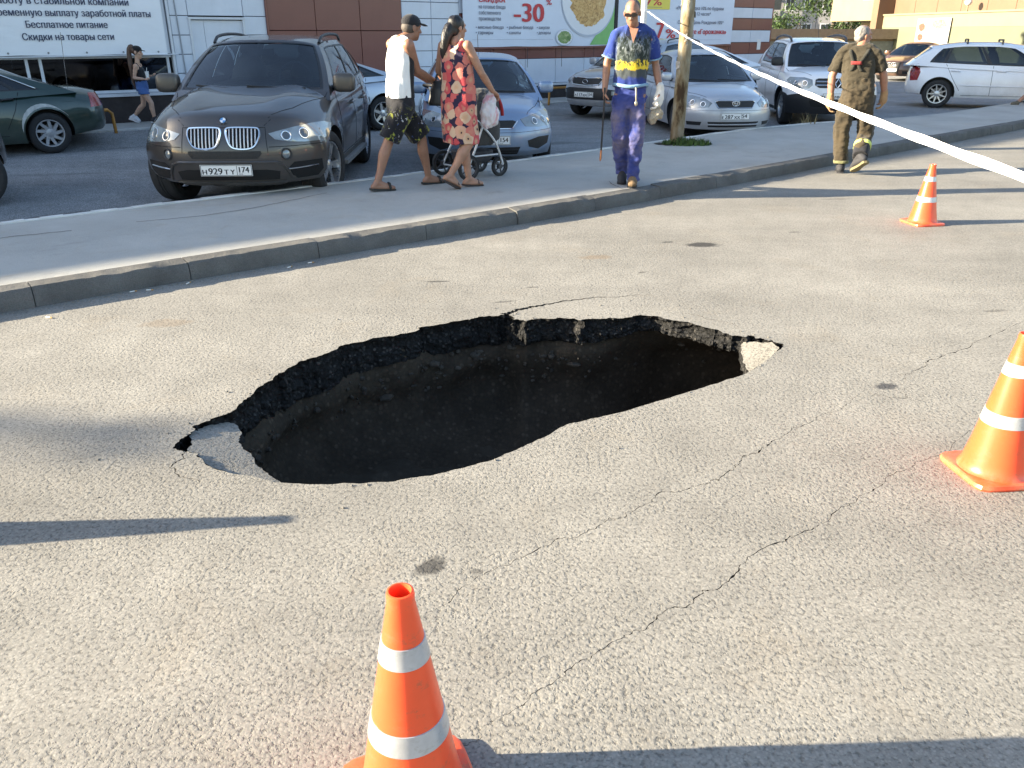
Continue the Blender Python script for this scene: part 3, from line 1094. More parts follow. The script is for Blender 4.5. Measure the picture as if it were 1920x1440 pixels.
    def wheels(s):
        sp = s.sp; r = sp['r']; w = sp.get('tw', .21)
        rim_r = r*sp.get('rimk', .66)
        tm = MB()
        k = w/2
        prof = [(rim_r-.012, k*.55), (rim_r, k*.78), (rim_r+.012, k*.93), ((r+rim_r)/2, k*1.04), (r-.03, k*.97), (r-.008, k*.84), (r, k*.6), (r, k*.2), (r-.006, k*.17), (r-.006, k*.1), (r, k*.07), (r, -k*.07), (r-.006, -k*.1), (r-.006, -k*.17), (r, -k*.2), (r, -k*.6), (r-.008, -k*.84), (r-.03, -k*.97), (rim_r+.01, -k*.9), (rim_r-.012, -k*.5)]
        tm.lathe(prof, 36, None, 'x')
        rm = MB()
        rm.lathe([(rim_r+.004, k*.86), (rim_r-.012, k*.84), (rim_r-.02, k*.4), (rim_r-.03, -k*.6)], 36, None, 'x')
        ns = sp.get('spokes', 5); tw = sp.get('twist', 0.0); sw = sp.get('spokew', .045)
        for q in range(ns):
            for pr in ((-.5, .5) if sp.get('split') else (0,)):
                a = 2*pi*q/ns + pr*.22
                a2 = a + tw
                p0 = Vector((k*.62, cos(a)*.045, sin(a)*.045)); p1 = Vector((k*.70, cos(a2)*(rim_r-.012), sin(a2)*(rim_r-.012)))
                d = (p1-p0).normalized(); n = d.cross(Vector((1, 0, 0))).normalized()
                h0, h1 = sw*.5, sw*sp.get('spoket', .8)*.5
                vs = []
                for p, h in ((p0, h0), (p1, h1)):
                    for dx, e in ((0, 1), (0, -1), (-.035, -1), (-.035, 1)):
                        vs.append(p + n*h*e + Vector((dx, 0, 0)))
                rm.add(vs, [(0, 1, 2, 3), (7, 6, 5, 4), (0, 4, 5, 1), (1, 5, 6, 2), (2, 6, 7, 3), (3, 7, 4, 0)])
        rm.lathe([(.001, k*.74), (.03, k*.73), (.062, k*.66), (.066, k*.3)], 20, None, 'x')
        rm.cur = 1
        rm.lathe([(.001, -k*.1), (rim_r-.03, -k*.1)], 24, None, 'x')
        rm.lathe([(.001, k*.15), (rim_r*.62, k*.15), (rim_r*.62, k*.05)], 24, None, 'x')
        rm.m[-24*2:] = [2]*48
        first = None
        for ai, ya in enumerate(sp['axle']):
            for sd in (1, -1):
                if first is None:
                    t = tm.build('wheel', RUBBER, s.root, True, 35)
                    rmm = rm.build('rim', [sp.get('rimmat', ALLOY), DARKVOID, mat('brake_disc', (.2, .19, .18), .45, .8)], t, True, 30)
                    first = t
                    o = t
                else:
                    o = first.copy(); COL.objects.link(o)
                    q = first.children[0].copy(); COL.objects.link(q); q.parent = o
                o.location = (sd*(s.W - sp.get('inset', .03) - w/2), s.Y(ya), r)
                o.rotation_euler = (0.3*sd+ya, 0, (0 if sd > 0 else pi) + (sp.get('steer', 0) if ai == 0 else 0))
                o.rotation_mode = 'XYZ'
    def interior(s):
        sp = s.sp; yA, yB, yC, yD = sp['cab']
        zb = interp(sp['belt'], (yA+yD)/2)
        W = sp['wb']
        MB().box((-W+.06, s.Y(yA+.05), zb-.2), (W-.06, s.Y(yA+.42), zb-.005)).build('dashboard', INTER, s.root)
        for x in (-.37, .37):
            ys = yA + (yC-yA)*.48
            M = Matrix.Translation((x, s.Y(ys), zb-.12)) @ Matrix.Rotation(R(-14), 4, 'X')
            q = MB().ell((0, 0, .12), (.24, .10, .34), nu=14, nv=8); o = MB().add([M @ v for v in q.v], q.f).build('front_seat', INTER, s.root, True)
            q = MB().ell((0, .02, .5), (.13, .06, .1), nu=12, nv=8); MB().add([M @ v for v in q.v], q.f).build('head_restraint', INTER, o, True)
        yr = yC - .15
        q = MB().ell((0, 0, 0), (W-.18, .13, .3), nu=20, nv=8); o = MB().add([v + Vector((0, s.Y(yr), zb-.1)) for v in q.v], q.f).build('rear_seat', INTER, s.root, True)
        for x in (-.4, .4): MB().ell((x, s.Y(yr+.02), zb+.22), (.13, .06, .09), nu=12, nv=8).build('head_restraint', INTER, o, True)
        wx = .37*sp.get('wheelside', 1)
        pts = []
        for k in range(18):
            a = 2*pi*k/18; pts.append(Vector((wx+.19*cos(a), s.Y(yA+.55)+.07*sin(a), zb+.06+.17*sin(a))))
        MB().tube(pts, .015, 6, closed=True).build('steering_wheel', INTER, s.root, True)
        MB().box((-.12, s.Y(yB-.1), interp(sp['roof'], .0)-.17), (.12, s.Y(yB-.07), interp(sp['roof'], .0)-.1)).build('inner_mirror', INTER, s.root)
    # ---------------- surface details, projected onto the bodywork
    def hit(s, p, q, view):
        if view == 'F': o, d = Vector((p, -6, q)), Vector((0, 1, 0))
        elif view == 'R': o, d = Vector((p, 6, q)), Vector((0, -1, 0))
        elif view == 'S+': o, d = Vector((4, s.Y(p), q)), Vector((-1, 0, 0))
        elif view == 'S-': o, d = Vector((-4, s.Y(p), q)), Vector((1, 0, 0))
        else: o, d = Vector((p, s.Y(q), 4)), Vector((0, 0, -1))
        h = s.bvh.ray_cast(o, d)
        if h[0] is None:
            h = s.bvh.find_nearest(Vector((p, s.Y(.3), q)) if view == 'F' else (o + d*3))
        n = h[1]
        if n.dot(d) > 0: n = -n
        return h[0], n, d
    def patch(s, name, outline, view, m, off=.004, grid=.05, parent=None, skirt=.02, dens=.05):
        out = densify([Vector((p[0], p[1])) for p in outline], dens)
        v, f = cdt_fill(out, grid)
        vs = []
        dirs = []
        for p in v:
            h, n, d = s.hit(p.x, p.y, view)
            vs.append(h + n*off); dirs.append(n)
        N = len(vs)
        fs = []; cnt = set()
        dvec = s.hit(v[0].x, v[0].y, view)[2]
        for q in f:
            nrm = (vs[q[1]]-vs[q[0]]).cross(vs[q[2]]-vs[q[0]])
            q = tuple(q) if nrm.dot(dvec) < 0 else tuple(reversed(q))
            fs.append(q)
            for i in range(len(q)): cnt.add((q[i], q[(i+1) % len(q)]))
        vs += [a - n*skirt for a, n in zip(vs, dirs)]
        for (a, b) in list(cnt):
            if (b, a) not in cnt: fs.append((b, a, a+N, b+N))
        return pyd(name, vs, fs, m, parent or s.root, True, angle=40)
    def path(s, pts, view, off=0.0, closed=False):
        out = []
        for p in densify([Vector((a[0], a[1])) for a in pts], .05, closed):
            h, n, d = s.hit(p.x, p.y, view); out.append(h + n*off)
        return out
    def tube(s, name, pts, view, r, m, off=0.0, closed=False, parent=None, n=6):
        return MB().tube(s.path(pts, view, off, closed), r, n, closed=closed).build(name, m, parent or s.root, True, 50)
    def seams(s, lines, view, w=.004, m=None, name='panel_gap'):
        for l in lines: MB().tube(s.path(l, view, -.0005), w, 5).build(name, m or DARKVOID, s.root)
    def sym(s, pts): return [(-p[0], p[1]) for p in pts][::-1]
    def plate(s, x, z, text, region, view='F', w=.52, h=.112, dy=-.012, tilt=0, ycoord=None):
        if ycoord is None:
            ys = [s.hit(x+dx, z+dz, view)[0].y for dx in (-w/2, 0, w/2) for dz in (-h/2, h/2)]
            y = (min(ys) if view == 'F' else max(ys)) + (dy if view == 'F' else -dy)
        else: y = ycoord
        m = MB(); m.box((-w/2, 0, -h/2), (w/2, .008, h/2))
        o = m.build('number_plate', WHITEPLASTIC, s.root)
        o.location = (x, y, z); o.rotation_euler = (tilt, 0, 0 if view == 'F' else pi)
        bm = MB(); e = .0045
        for a, b in (((-w/2+.004, -h/2+.004), (w/2-.004, -h/2+.004+e)), ((-w/2+.004, h/2-.004-e), (w/2-.004, h/2-.004)), ((-w/2+.004, -h/2+.004), (-w/2+.004+e, h/2-.004)), ((w/2-.004-e, -h/2+.004), (w/2-.004, h/2-.004)), ((w/2-.155, -h/2+.004), (w/2-.155+e, h/2-.004))):
            bm.box((a[0], -.0015, a[1]), (b[0], .001, b[1]))
        bm.build('plate_border', INK, o)
        made = []; tx = 0
        for ch, sz in text:
            t = text_mesh('plate_lettering', ch, sz*1.12, INK, o, (0, -.001, -h/2+.017), (pi/2, 0, 0), .0008, bold=.0014)
            w0 = min(v.co.x for v in t.data.vertices); w1 = max(v.co.x for v in t.data.vertices)
            made.append((t, tx - w0)); tx += w1 - w0 + .014
        for t, q in made:                                   # spread over the wide field of the plate
            k = (w - .155 - .036)/(tx - .014)
            for v in t.data.vertices: v.co.x *= k
            t.location.x = -w/2 + .018 + q*k
        if region: text_mesh('plate_lettering', region, .080, INK, o, (w/2-.146, -.001, -h/2+.036), (pi/2, 0, 0), .0008, sx=.98 if len(region) > 2 else 1.2, bold=.0014)
        if region: text_mesh('plate_lettering', 'RUS', .022, INK, o, (w/2-.135, -.001, -h/2+.012), (pi/2, 0, 0), .0006)
        return o
    def mirror(s, y, z, m, size=(.13, .10, .1), out=.12):
        for sd in (1, -1):
            h, n, d = s.hit(y, z, 'S+' if sd > 0 else 'S-')
            mb = MB()
            M = Matrix.Rotation(R(-8*sd), 3, 'Z')
            mb.ell(h + Vector((sd*(out), -.03, .03)), size, M, nu=18, nv=12)
            # square it off a little
            c = h + Vector((sd*out, -.03, .03))
            for i, v in enumerate(mb.v):
                q = v - c
                for ax in range(3):
                    t = q[ax]/size[ax]; q[ax] = size[ax]*(1 if t > 0 else -1)*abs(t)**.52
                if q.y > size[1]*.45: q.y = size[1]*.45
                mb.v[i] = c + q
            o = mb.build('wing_mirror', m, s.root, True, 40)
            st = MB(); st.tube([h + Vector((-sd*.02, 0, -.03)), c + Vector((-sd*size[0]*.5, 0, -size[2]*.55))], [.035, .03], 8)
            st.build('mirror_stem', BLACK, o, True, 40)
    def handles(s, ys, z, m, w=.2):
        for sd in ('S+', 'S-'):
            for y in ys:
                mb = MB()
                pts = s.path([(y, z), (y+w, z+.012)], sd, .03)
                h0 = s.path([(y, z), (y+.001, z)], sd, 0)[0]; h1 = s.path([(y+w, z+.012), (y+w+.001, z+.012)], sd, 0)[0]
                mb.tube([h0] + pts + [h1], .015, 8)
                mb.build('door_handle', m, s.root, True, 50)
GLASS = glassmat('car_glass', (.6, .7, .68), .85)
TINT = glassmat('tinted_glass', (.35, .4, .42), .25)
def lensmat(name, col, rough=.12):
    if name in MATS: return MATS[name]
    t = NT(name)
    c = t.mix(1.0, (*col, 1), t.ramp(t.noise(7, 4), [(.3, .75), (.7, 1.15)]), 'MULTIPLY')
    t.set(Base_Color=c, Roughness=rough, Coat_Weight=1.0, Specular_IOR_Level=.6, Metallic=.25)
    t.b.inputs['Coat Roughness'].default_value = .03
    MATS[name] = t.m
    return t.m
LENS = lensmat('headlight_lens', (.24, .27, .29))
LENSD = lensmat('headlight_dark', (.07, .08, .09))
REDLENS = lensmat('tail_light', (.30, .012, .012))
AMBER = lensmat('indicator_amber', (.6, .2, .03))
MESHB = mat('grille_mesh', (.012, .012, .013), .55, var=.6, vscale=70)

def headlight(c, outline, lamps=(), lens=LENS, view='F', ring=CHROME):
    """both headlights: lens patch (part) with lamp rings as sub-parts"""
    for sd in (1, -1):
        o = c.patch('headlight', outline if sd > 0 else c.sym(outline), view, lens, .006, .04)
        for (x, z, r) in lamps:
            h, n, d = c.hit(x*sd, z, view)
            q = n.to_track_quat('Z', 'Y').to_matrix().to_4x4()
            M = Matrix.Translation(h + n*.008) @ q
            m = MB(); m.lathe([(r*.8, 0), (r, .004), (r*1.02, 0)], 20, M)
            m.lathe([(.001, .002), (r*.72, .001)], 16, M)
            m.m[-16:] = [1]*16
            m.build('lamp_ring', [ring, LENSD], o, True)

WIPER = mat('wiper_black', (.012, .012, .012), .6)
def wipers(c):
    sp = c.sp
    for (a0, a1, v1) in ((-.72, -.05, .07), (-.02, .72, .07)):
        pts = [c.G(a0 + (a1-a0)*t, 0, .015 + (v1-.015)*(1-t)) for t in [k/8 for k in range(9)]]
        MB().tube([p + Vector((0, -.022, .012)) for p in pts], .010, 6).build('wiper', WIPER, c.root)
# ------------------------------------------------------------------ the cars
P_TAUPE = paint('taupe_metallic', (.050, .044, .041), .35, .36, .28, (.15, .135, .118))
P_GREEN = paint('dark_green_paint', (.010, .036, .028), .3, .32, .16)
P_BLUE = paint('silver_blue_paint', (.22, .31, .46), .55, .32, .42)
P_SILVER = paint('silver_paint', (.50, .53, .58), .55, .32, .42)
P_SILV2 = paint('cold_silver_paint', (.46, .51, .57), .55, .3, .42)
P_WHITE = paint('white_paint', (.82, .84, .87), .0, .35, .42)
P_KIA = paint('graphite_paint', (.38, .40, .44), .55, .32, .42)
P_BROWN = paint('brown_paint', (.10, .045, .025), .4, .3, .25)
P_BLACK = paint('black_paint', (.012, .012, .013), .3, .3, .2)
P_CLAD = mat('dark_grey_cladding', (.05, .048, .045), .5)

# ---- taupe SUV in front
def suv():
    sp = dict(L=4.86, W=.966, r=.375, tw=.26, axle=(.90, 3.83), paint=P_TAUPE, cat='car',
        bottom=[(0, .30), (.5, .26), (1.5, .27), (3.6, .27), (4.3, .32), (4.86, .42)],
        top=[(0, .985), (.15, 1.035), (.5, 1.105), (.9, 1.16), (1.3, 1.195), (1.8, 1.20), (3, 1.225), (4.2, 1.26), (4.7, 1.24), (4.86, 1.2)],
        nose=[(.25, .16), (.34, .07), (.46, .02), (.58, .0), (.70, .015), (.82, .06), (.92, .105), (1.02, .19)],
        tail=[(.3, .12), (.5, .0), (.75, .02), (1.0, .10), (1.25, .2)],
        Rf=(.44, 3.4), Rr=(.30, 4), wz=[(0, .93), (.12, .965), (.35, .99), (.6, 1.0), (.74, .985), (.84, .965), (.93, .95), (1, .915)],
        wy=[(0, .955), (.6, .99), (1.2, 1.0), (3.9, 1.0), (4.86, .95)], flare=.03, hood=.022, crown=.05, shoulder=.075,
        cab=(1.42, 2.18, 4.18, 4.66), belt=[(1.2, 1.14), (2, 1.165), (3.4, 1.195), (4.7, 1.235)], roof=[(0, 1.665), (.25, 1.715), (.6, 1.72), (1, 1.655)],
        wb=.885, wt=.66, bulgeF=.24, swin=[(.10, .40), (.43, .70), (.73, .91)], sv=(.06, .84), fwin=(.895, .045, .93), steer=R(-13), spokes=5, split=True, spokew=.05, rimk=.68, archgap=.045, clad=.09, planr=.12)
    c = Car('parked_car', 'large taupe metallic off-roader facing the pit with twin oval grilles', (-2.90, 8.52), -2, sp, 'cars parked in front of the shop')
    # kidney grilles: chrome surround, dark recess, upright chrome bars
    for sd in (1, -1):
        K = [(.03, .84), (.035, .77), (.075, .685), (.15, .66), (.25, .662), (.31, .69), (.345, .75), (.355, .80), (.345, .842), (.30, .855), (.09, .858)]
        K = [(x*1.0*sd, z) for x, z in K]
        Ks = [tuple(p) for p in spline([Vector(k) for k in K], 4, True)]
        g = c.patch('grille', Ks, 'F', DARKVOID, .004, .04)
        c.tube('grille_surround', Ks, 'F', .012, CHROME, .012, True, g)
        for i in range(8):
            x = sd*(.062 + i*.0365)
            zs = [z for z in [.66+.005*k for k in range(42)] if in_poly((x, z), Ks)]
            if len(zs) > 3: c.tube('grille_bar', [(x, zs[0]), (x, zs[-1])], 'F', .0070, mat('grille_bar_satin', (.36, .36, .37), .3, .9), .010, False, g)
    HL = [(.44, .80), (.50, .745), (.62, .72), (.76, .705), (.88, .70), (.935, .72), (.955, .77), (.945, .835), (.90, .865), (.80, .87), (.66, .85), (.54, .825)]
    headlight(c, HL, [(.60, .775, .052), (.755, .785, .062)], lensmat('suv_headlight', (.26, .30, .32)))
    # lower intakes, bumper openings
    c.patch('lower_grille', [(-.37, .615), (-.33, .565), (.33, .565), (.37, .615), (.36, .64), (-.36, .64)], 'F', MESHB, .004)
    c.patch('lower_intake', [(-.52, .43), (-.50, .345), (.50, .345), (.52, .43), (.40, .452), (-.40, .452)], 'F', DARKVOID, .004)
    for sd in (1, -1):
        pts = [(.60, .50), (.66, .455), (.86, .44), (.885, .50), (.86, .545), (.66, .535)]
        pts = [(.60, .395), (.66, .34), (.84, .345), (.90, .41), (.90, .515), (.66, .515), (.61, .47)]
        c.patch('bumper_intake', [(sd*x, z) for x, z in pts], 'F', DARKVOID, .004)
        c.tube('intake_trim', [(sd*.60, .452), (sd*.86, .462)], 'F', .008, CHROME, .008)
        h, n, d = c.hit(sd*.60, .60, 'F')
        M = Matrix.Translation(h) @ n.to_track_quat('Z', 'Y').to_matrix().to_4x4()
        m = MB(); m.lathe([(.062, -.01), (.058, .012), (.046, .010), (.042, -.002)], 24, M); m.cur = 1; m.lathe([(.001, .006), (.025, .004), (.042, -.002)], 20, M)
        m.build('fog_light', [BLACK, LENS], c.root, True)
    # protruding lower bumper lip
    c.patch('bumper_lip', [(-.56, .325), (-.5, .275), (.5, .275), (.56, .325)], 'F', P_CLAD, .02)
    c.tube('bumper_bar', [(-.56, .50), (-.50, .525), (-.2, .53), (.2, .53), (.50, .525), (.56, .50), (.60, .42), (.62, .34)], 'F', .016, P_TAUPE, .002)
    c.tube('bumper_bar', [(-.56, .50), (-.60, .42), (-.62, .34)], 'F', .016, P_TAUPE, .002)
    c.plate(0, .452, [('H', .062), ('929', .082), ('T', .062), ('Y', .062)], '174', tilt=R(4))
    # roundel badge
    h, n, d = c.hit(0, .925, 'F')
    M = Matrix.Translation(h + n*.004) @ n.to_track_quat('Z', 'Y').to_matrix().to_4x4()
    m = MB(); m.lathe([(.043, 0), (.041, .006), (.029, .007), (.029, .004)], 28, M)
    m.m[28:56] = [1]*28
    b = m.build('badge', [CHROME, mat('badge_black', (.02, .02, .025), .3)], c.root, True, 40)
    for k in range(4):
        vs = [M @ Vector((0, 0, .006))] + [M @ Vector((.029*cos(a), .029*sin(a), .006)) for a in [pi/2*k + pi/16*j for j in range(9)]]
        pyd('badge_quarter', vs, [(0, j, j+1) for j in range(1, 9)], mat('badge_blue', (.08, .28, .6), .3, var=0) if k % 2 else mat('badge_white', (.75, .77, .8), .3, var=0), b)
    # bonnet, bumper and door shut lines
    c.seams([[(-.40, .875), (-.46, .93)], [(.40, .875), (.46, .93)], [(-.43, .62), (-.41, .86), (.41, .86), (.43, .62)], [(-.96, .675), (-.44, .675)], [(.44, .675), (.96, .675)]], 'F', .004)
    c.seams([[(-.44, .17), (-.62, .5), (-.80, 1.15), (-.84, 1.36)], [(.44, .17), (.62, .5), (.80, 1.15), (.84, 1.36)]], 'T', .004)
    for v in ('S+', 'S-'):
        c.seams([[(1.52, .42), (1.50, .8), (1.62, 1.13)], [(2.62, .42), (2.64, 1.16)], [(3.40, .75), (3.62, 1.0), (3.68, 1.18)], [(1.52, .42), (3.3, .42)]], v, .004)
        c.patch('side_moulding', [(1.42, .34), (3.32, .34), (3.32, .41), (1.42, .41)], v, P_CLAD, .012)
    c.handles((2.38, 3.36), .93, P_TAUPE)
    c.mirror(1.62, 1.18, mat('mirror_grey', (.10, .092, .082), .35, .4), (.13, .085, .105), .15)
    wipers(c)
    for sd in (1, -1):
        pts = [c.G(sd*.97, u, 1) + Vector((0, 0, dz)) for u, dz in ((.06, .005), (.10, .035), (.17, .055), (.4, .065), (.7, .06), (.88, .045), (.96, .0))]
        MB().tube(spline(pts, 5), .018, 8).build('roof_rail', BLACK, c.root, True, 50)
    # running board
    for sd in (1, -1):
        MB().box((sd*.80, c.Y(1.5), .30), (sd*1.0, c.Y(3.25), .345)).build('running_board', mat('board_alloy', (.32, .32, .32), .4, .6), c.root)
    return c
suv()

# ---- silver blue hatchback behind the couple
def hatch_front():
    sp = dict(L=4.34, W=.92, r=.315, tw=.2, axle=(.88, 3.52), paint=P_BLUE,
        bottom=[(0, .22), (1, .2), (3.4, .2), (4.34, .3)],
        top=[(0, .80), (.15, .85), (.5, .91), (.9, .96), (1.25, .985), (2, .99), (3.6, 1.02), (4.2, 1.02), (4.34, 1.0)],
        nose=[(.2, .10), (.32, .02), (.45, .0), (.58, .02), (.7, .07), (.82, .17)], tail=[(.2, .1), (.5, 0), (.8, .05), (1, .1)],
        Rf=(.42, 3), Rr=(.3, 4), wz=[(0, .94), (.3, .985), (.55, 1.0), (.75, .98), (.9, .95), (1, .90)],
        wy=[(0, .94), (.7, .99), (1.3, 1.0), (3.5, 1.0), (4.34, .94)], flare=.02, crown=.05,
        cab=(1.22, 2.0, 3.62, 4.2), belt=[(1, .95), (2.2, .975), (4.2, 1.03)], roof=[(0, 1.405), (.3, 1.465), (.6, 1.46), (1, 1.38)],
        wb=.83, wt=.60, bulgeF=.2, swin=[(.10, .45), (.48, .80)], spokes=7)
    c = Car('parked_car', 'silver blue hatchback partly hidden behind the strolling couple and pushchair', (-.28, 11.2), -6, sp, 'cars parked in front of the shop')
    HL = [(.40, .69), (.47, .60), (.66, .585), (.82, .59), (.875, .62), (.885, .70), (.86, .76), (.74, .765), (.56, .735)]
    headlight(c, HL, [(.60, .66, .05), (.73, .675, .045)])
    c.patch('grille', [(-.34, .665), (-.28, .585), (.28, .585), (.34, .665), (.30, .68), (-.30, .68)], 'F', MESHB, .004)
    c.tube('grille_surround', [(-.36, .67), (-.29, .58), (.29, .58), (.36, .67)], 'F', .01, CHROME, .006)
    c.patch('lower_grille', [(-.40, .345), (-.36, .25), (.36, .25), (.40, .345)], 'F', MESHB, .004)
    for z in (.28, .315): c.tube('grille_bar', [(-.37, z), (.37, z)], 'F', .007, BLACK, .008)
    for sd in (1, -1):
        c.patch('bumper_intake', [(sd*x, z) for x, z in ((.50, .42), (.52, .34), (.66, .30), (.80, .36), (.82, .46), (.66, .46))], 'F', MESHB, .004)
    c.plate(0, .435, [], '154')
    c.seams([[(-.86, .545), (-.36, .53), (.36, .53), (.86, .545)]], 'F', .003)
    c.seams([[(-.50, .2), (-.66, .6), (-.78, 1.1)], [(.50, .2), (.66, .6), (.78, 1.1)]], 'T', .004)
    for v in ('S+', 'S-'): c.seams([[(1.4, .35), (1.38, .7), (1.5, .95)], [(2.5, .35), (2.52, .97)]], v, .004)
    c.mirror(1.45, .99, P_BLUE, (.11, .07, .08), .12)
    wipers(c)
    MB().tube([(.0, c.Y(2.2), 1.45), (.0, c.Y(2.33), 1.72)], .004, 5).build('aerial', BLACK, c.root)
hatch_front()

# ---- silver sedan with a round bonnet, right of the rusty post
def sedan_front():
    sp = dict(L=4.39, W=.85, r=.305, tw=.19, axle=(.88, 3.48), paint=P_SILVER,
        bottom=[(0, .18), (1, .18), (3.4, .18), (4.39, .28)],
        top=[(0, .74), (.15, .80), (.5, .87), (.9, .925), (1.2, .95), (2, .955), (3.4, .98), (3.8, 1.0), (4.2, .98), (4.39, .95)],
        nose=[(.18, .06), (.28, .01), (.42, .0), (.55, .02), (.68, .06), (.78, .14)], tail=[(.2, .1), (.5, 0), (.8, .04), (1, .1)],
        Rf=(.40, 3), Rr=(.3, 4), wz=[(0, .94), (.3, .985), (.55, 1.0), (.75, .98), (.9, .95), (1, .90)],
        wy=[(0, .94), (.7, .99), (1.3, 1.0), (3.5, 1.0), (4.39, .94)], flare=.02, crown=.05,
        cab=(1.15, 1.95, 3.2, 3.85), belt=[(1, .92), (2.2, .945), (4.2, .99)], roof=[(0, 1.39), (.3, 1.455), (.6, 1.45), (1, 1.37)],
        wb=.77, wt=.57, bulgeF=.2, swin=[(.10, .46), (.49, .86)], spokes=5, rimmat=mat('steel_wheel', (.16, .16, .17), .5, .5))
    c = Car('parked_car', 'silver saloon with an oval badge parked right of the rusty post', (3.88, 14.95), -7, sp, 'cars parked in front of the shop')
    HL = [(.40, .62), (.46, .55), (.66, .53), (.77, .545), (.82, .60), (.825, .68), (.78, .735), (.64, .73), (.50, .69)]
    headlight(c, HL, [(.54, .60, .05), (.68, .62, .055)])
    G = [(-.36, .635), (-.30, .54), (.30, .54), (.36, .635), (.30, .66), (-.30, .66)]
    g = c.patch('grille', G, 'F', MESHB, .004)
    c.tube('grille_surround', G, 'F', .009, CHROME, .006, True, g)
    b = bpy.data.objects.new('badge', None); COL.objects.link(b); b.parent = c.root
    h, n, d = c.hit(0, .62, 'F')
    for (rx, rz, r) in ((.065, .045, .006), (.022, .042, .005), (.045, .016, .005)):
        MB().tube([h + Vector((rx*cos(a), -.014, rz*sin(a) + (.012 if rz < .02 else 0))) for a in [2*pi*k/24 for k in range(24)]], r, 6, closed=True).build('badge_ring', CHROME, b, True)
    c.patch('lower_grille', [(-.46, .315), (-.44, .225), (.44, .225), (.46, .315)], 'F', MESHB, .004)
    c.tube('grille_bar', [(-.45, .27), (.45, .27)], 'F', .012, P_SILVER, .006)
    for sd in (1, -1):
        c.patch('bumper_intake', [(sd*x, z) for x, z in ((.55, .31), (.56, .25), (.74, .25), (.76, .31))], 'F', MESHB, .004)
    c.plate(0, .405, [('E', .062), ('287', .082), ('XX', .062)], '54')
    c.seams([[(-.82, .50), (-.38, .50), (.38, .50), (.82, .50)]], 'F', .003)
    c.seams([[(-.48, .2), (-.64, .6), (-.74, 1.05)], [(.48, .2), (.64, .6), (.74, 1.05)]], 'T', .004)
    for v in ('S+', 'S-'): c.seams([[(1.4, .35), (1.36, .7), (1.44, .92)], [(2.42, .35), (2.44, .94)], [(1.4, .35), (3.1, .35)]], v, .004)
    c.mirror(1.42, .97, P_SILVER, (.10, .065, .075), .11)
    c.handles((2.15, 3.1), .80, P_SILVER, .16)
    wipers(c)
sedan_front()

# ---- compact crossover with a dark grille in the second row
def crossover_front():
    sp = dict(L=4.44, W=.925, r=.345, tw=.22, axle=(.9, 3.54), paint=P_KIA,
        bottom=[(0, .28), (1, .24), (3.4, .24), (4.44, .36)],
        top=[(0, .90), (.15, .96), (.5, 1.02), (.9, 1.06), (1.25, 1.085), (2, 1.09), (3.6, 1.15), (4.2, 1.15), (4.44, 1.1)],
        nose=[(.25, .12), (.36, .03), (.5, .0), (.65, .02), (.8, .06), (.94, .15)], tail=[(.2, .1), (.5, 0), (.8, .05), (1.1, .12)],
        Rf=(.42, 3), Rr=(.3, 4), wz=[(0, .94), (.3, .985), (.55, 1.0), (.75, .98), (.9, .95), (1, .90)],
        wy=[(0, .94), (.7, .99), (1.3, 1.0), (3.5, 1.0), (4.44, .94)], flare=.025, crown=.05, clad=.16,
        cab=(1.25, 2.05, 3.75, 4.3), belt=[(1, 1.05), (2.2, 1.08), (4.3, 1.17)], roof=[(0, 1.56), (.3, 1.625), (.6, 1.63), (1, 1.53)],
        wb=.83, wt=.61, bulgeF=.2, swin=[(.10, .45), (.48, .80)], spokes=5)
    c = Car('parked_car', 'grey crossover with a mesh grille seen past the worker in blue', (1.55, 18.8), 44, sp, 'cars parked in front of the shop')
    G = [(-.42, .83), (-.36, .72), (0, .70), (.36, .72), (.42, .83), (.36, .86), (0, .845), (-.36, .86)]
    g = c.patch('grille', G, 'F', MESHB, .004)
    c.tube('grille_surround', G, 'F', .013, CHROME, .006, True, g)
    h, n, d = c.hit(0, .78, 'F')
    MB().tube([h + Vector((.07*cos(a), -.015, .04*sin(a))) for a in [2*pi*k/20 for k in range(20)]], .006, 6, closed=True).build('badge', CHROME, c.root, True)
    HL = [(.46, .80), (.54, .73), (.74, .73), (.86, .76), (.88, .86), (.80, .92), (.62, .88)]
    headlight(c, HL, [(.66, .80, .05)])
    c.patch('bumper_skirt', [(-.80, .60), (-.66, .42), (.66, .42), (.80, .60), (.46, .655), (-.46, .655)], 'F', MESHB, .004)
    c.patch('skid_plate', [(-.66, .40), (-.54, .30), (.54, .30), (.66, .40)], 'F', mat('skid_silver', (.45, .46, .48), .4, .6), .012)
    for sd in (1, -1):
        c.patch('fog_light', [(sd*x, z) for x, z in ((.62, .60), (.62, .52), (.78, .53), (.80, .60))], 'F', LENS, .008)
    c.plate(0, .52, [('A', .062), ('117', .082), ('KM', .062)], '154')
    c.mirror(1.5, 1.12, P_KIA, (.11, .07, .08), .12)
    c.seams([[(-.5, .25), (-.66, .6), (-.8, 1.15)], [(.5, .25), (.66, .6), (.8, 1.15)]], 'T', .004)
    wipers(c)
    for sd in (1, -1):
        pts = [c.G(sd*.93, u, 1) + Vector((0, 0, dz)) for u, dz in ((.12, .0), (.16, .05), (.5, .06), (.85, .05), (.9, .0))]
        MB().tube(spline(pts, 4), .014, 8).build('roof_rail', BLACK, c.root, True, 50)
crossover_front()

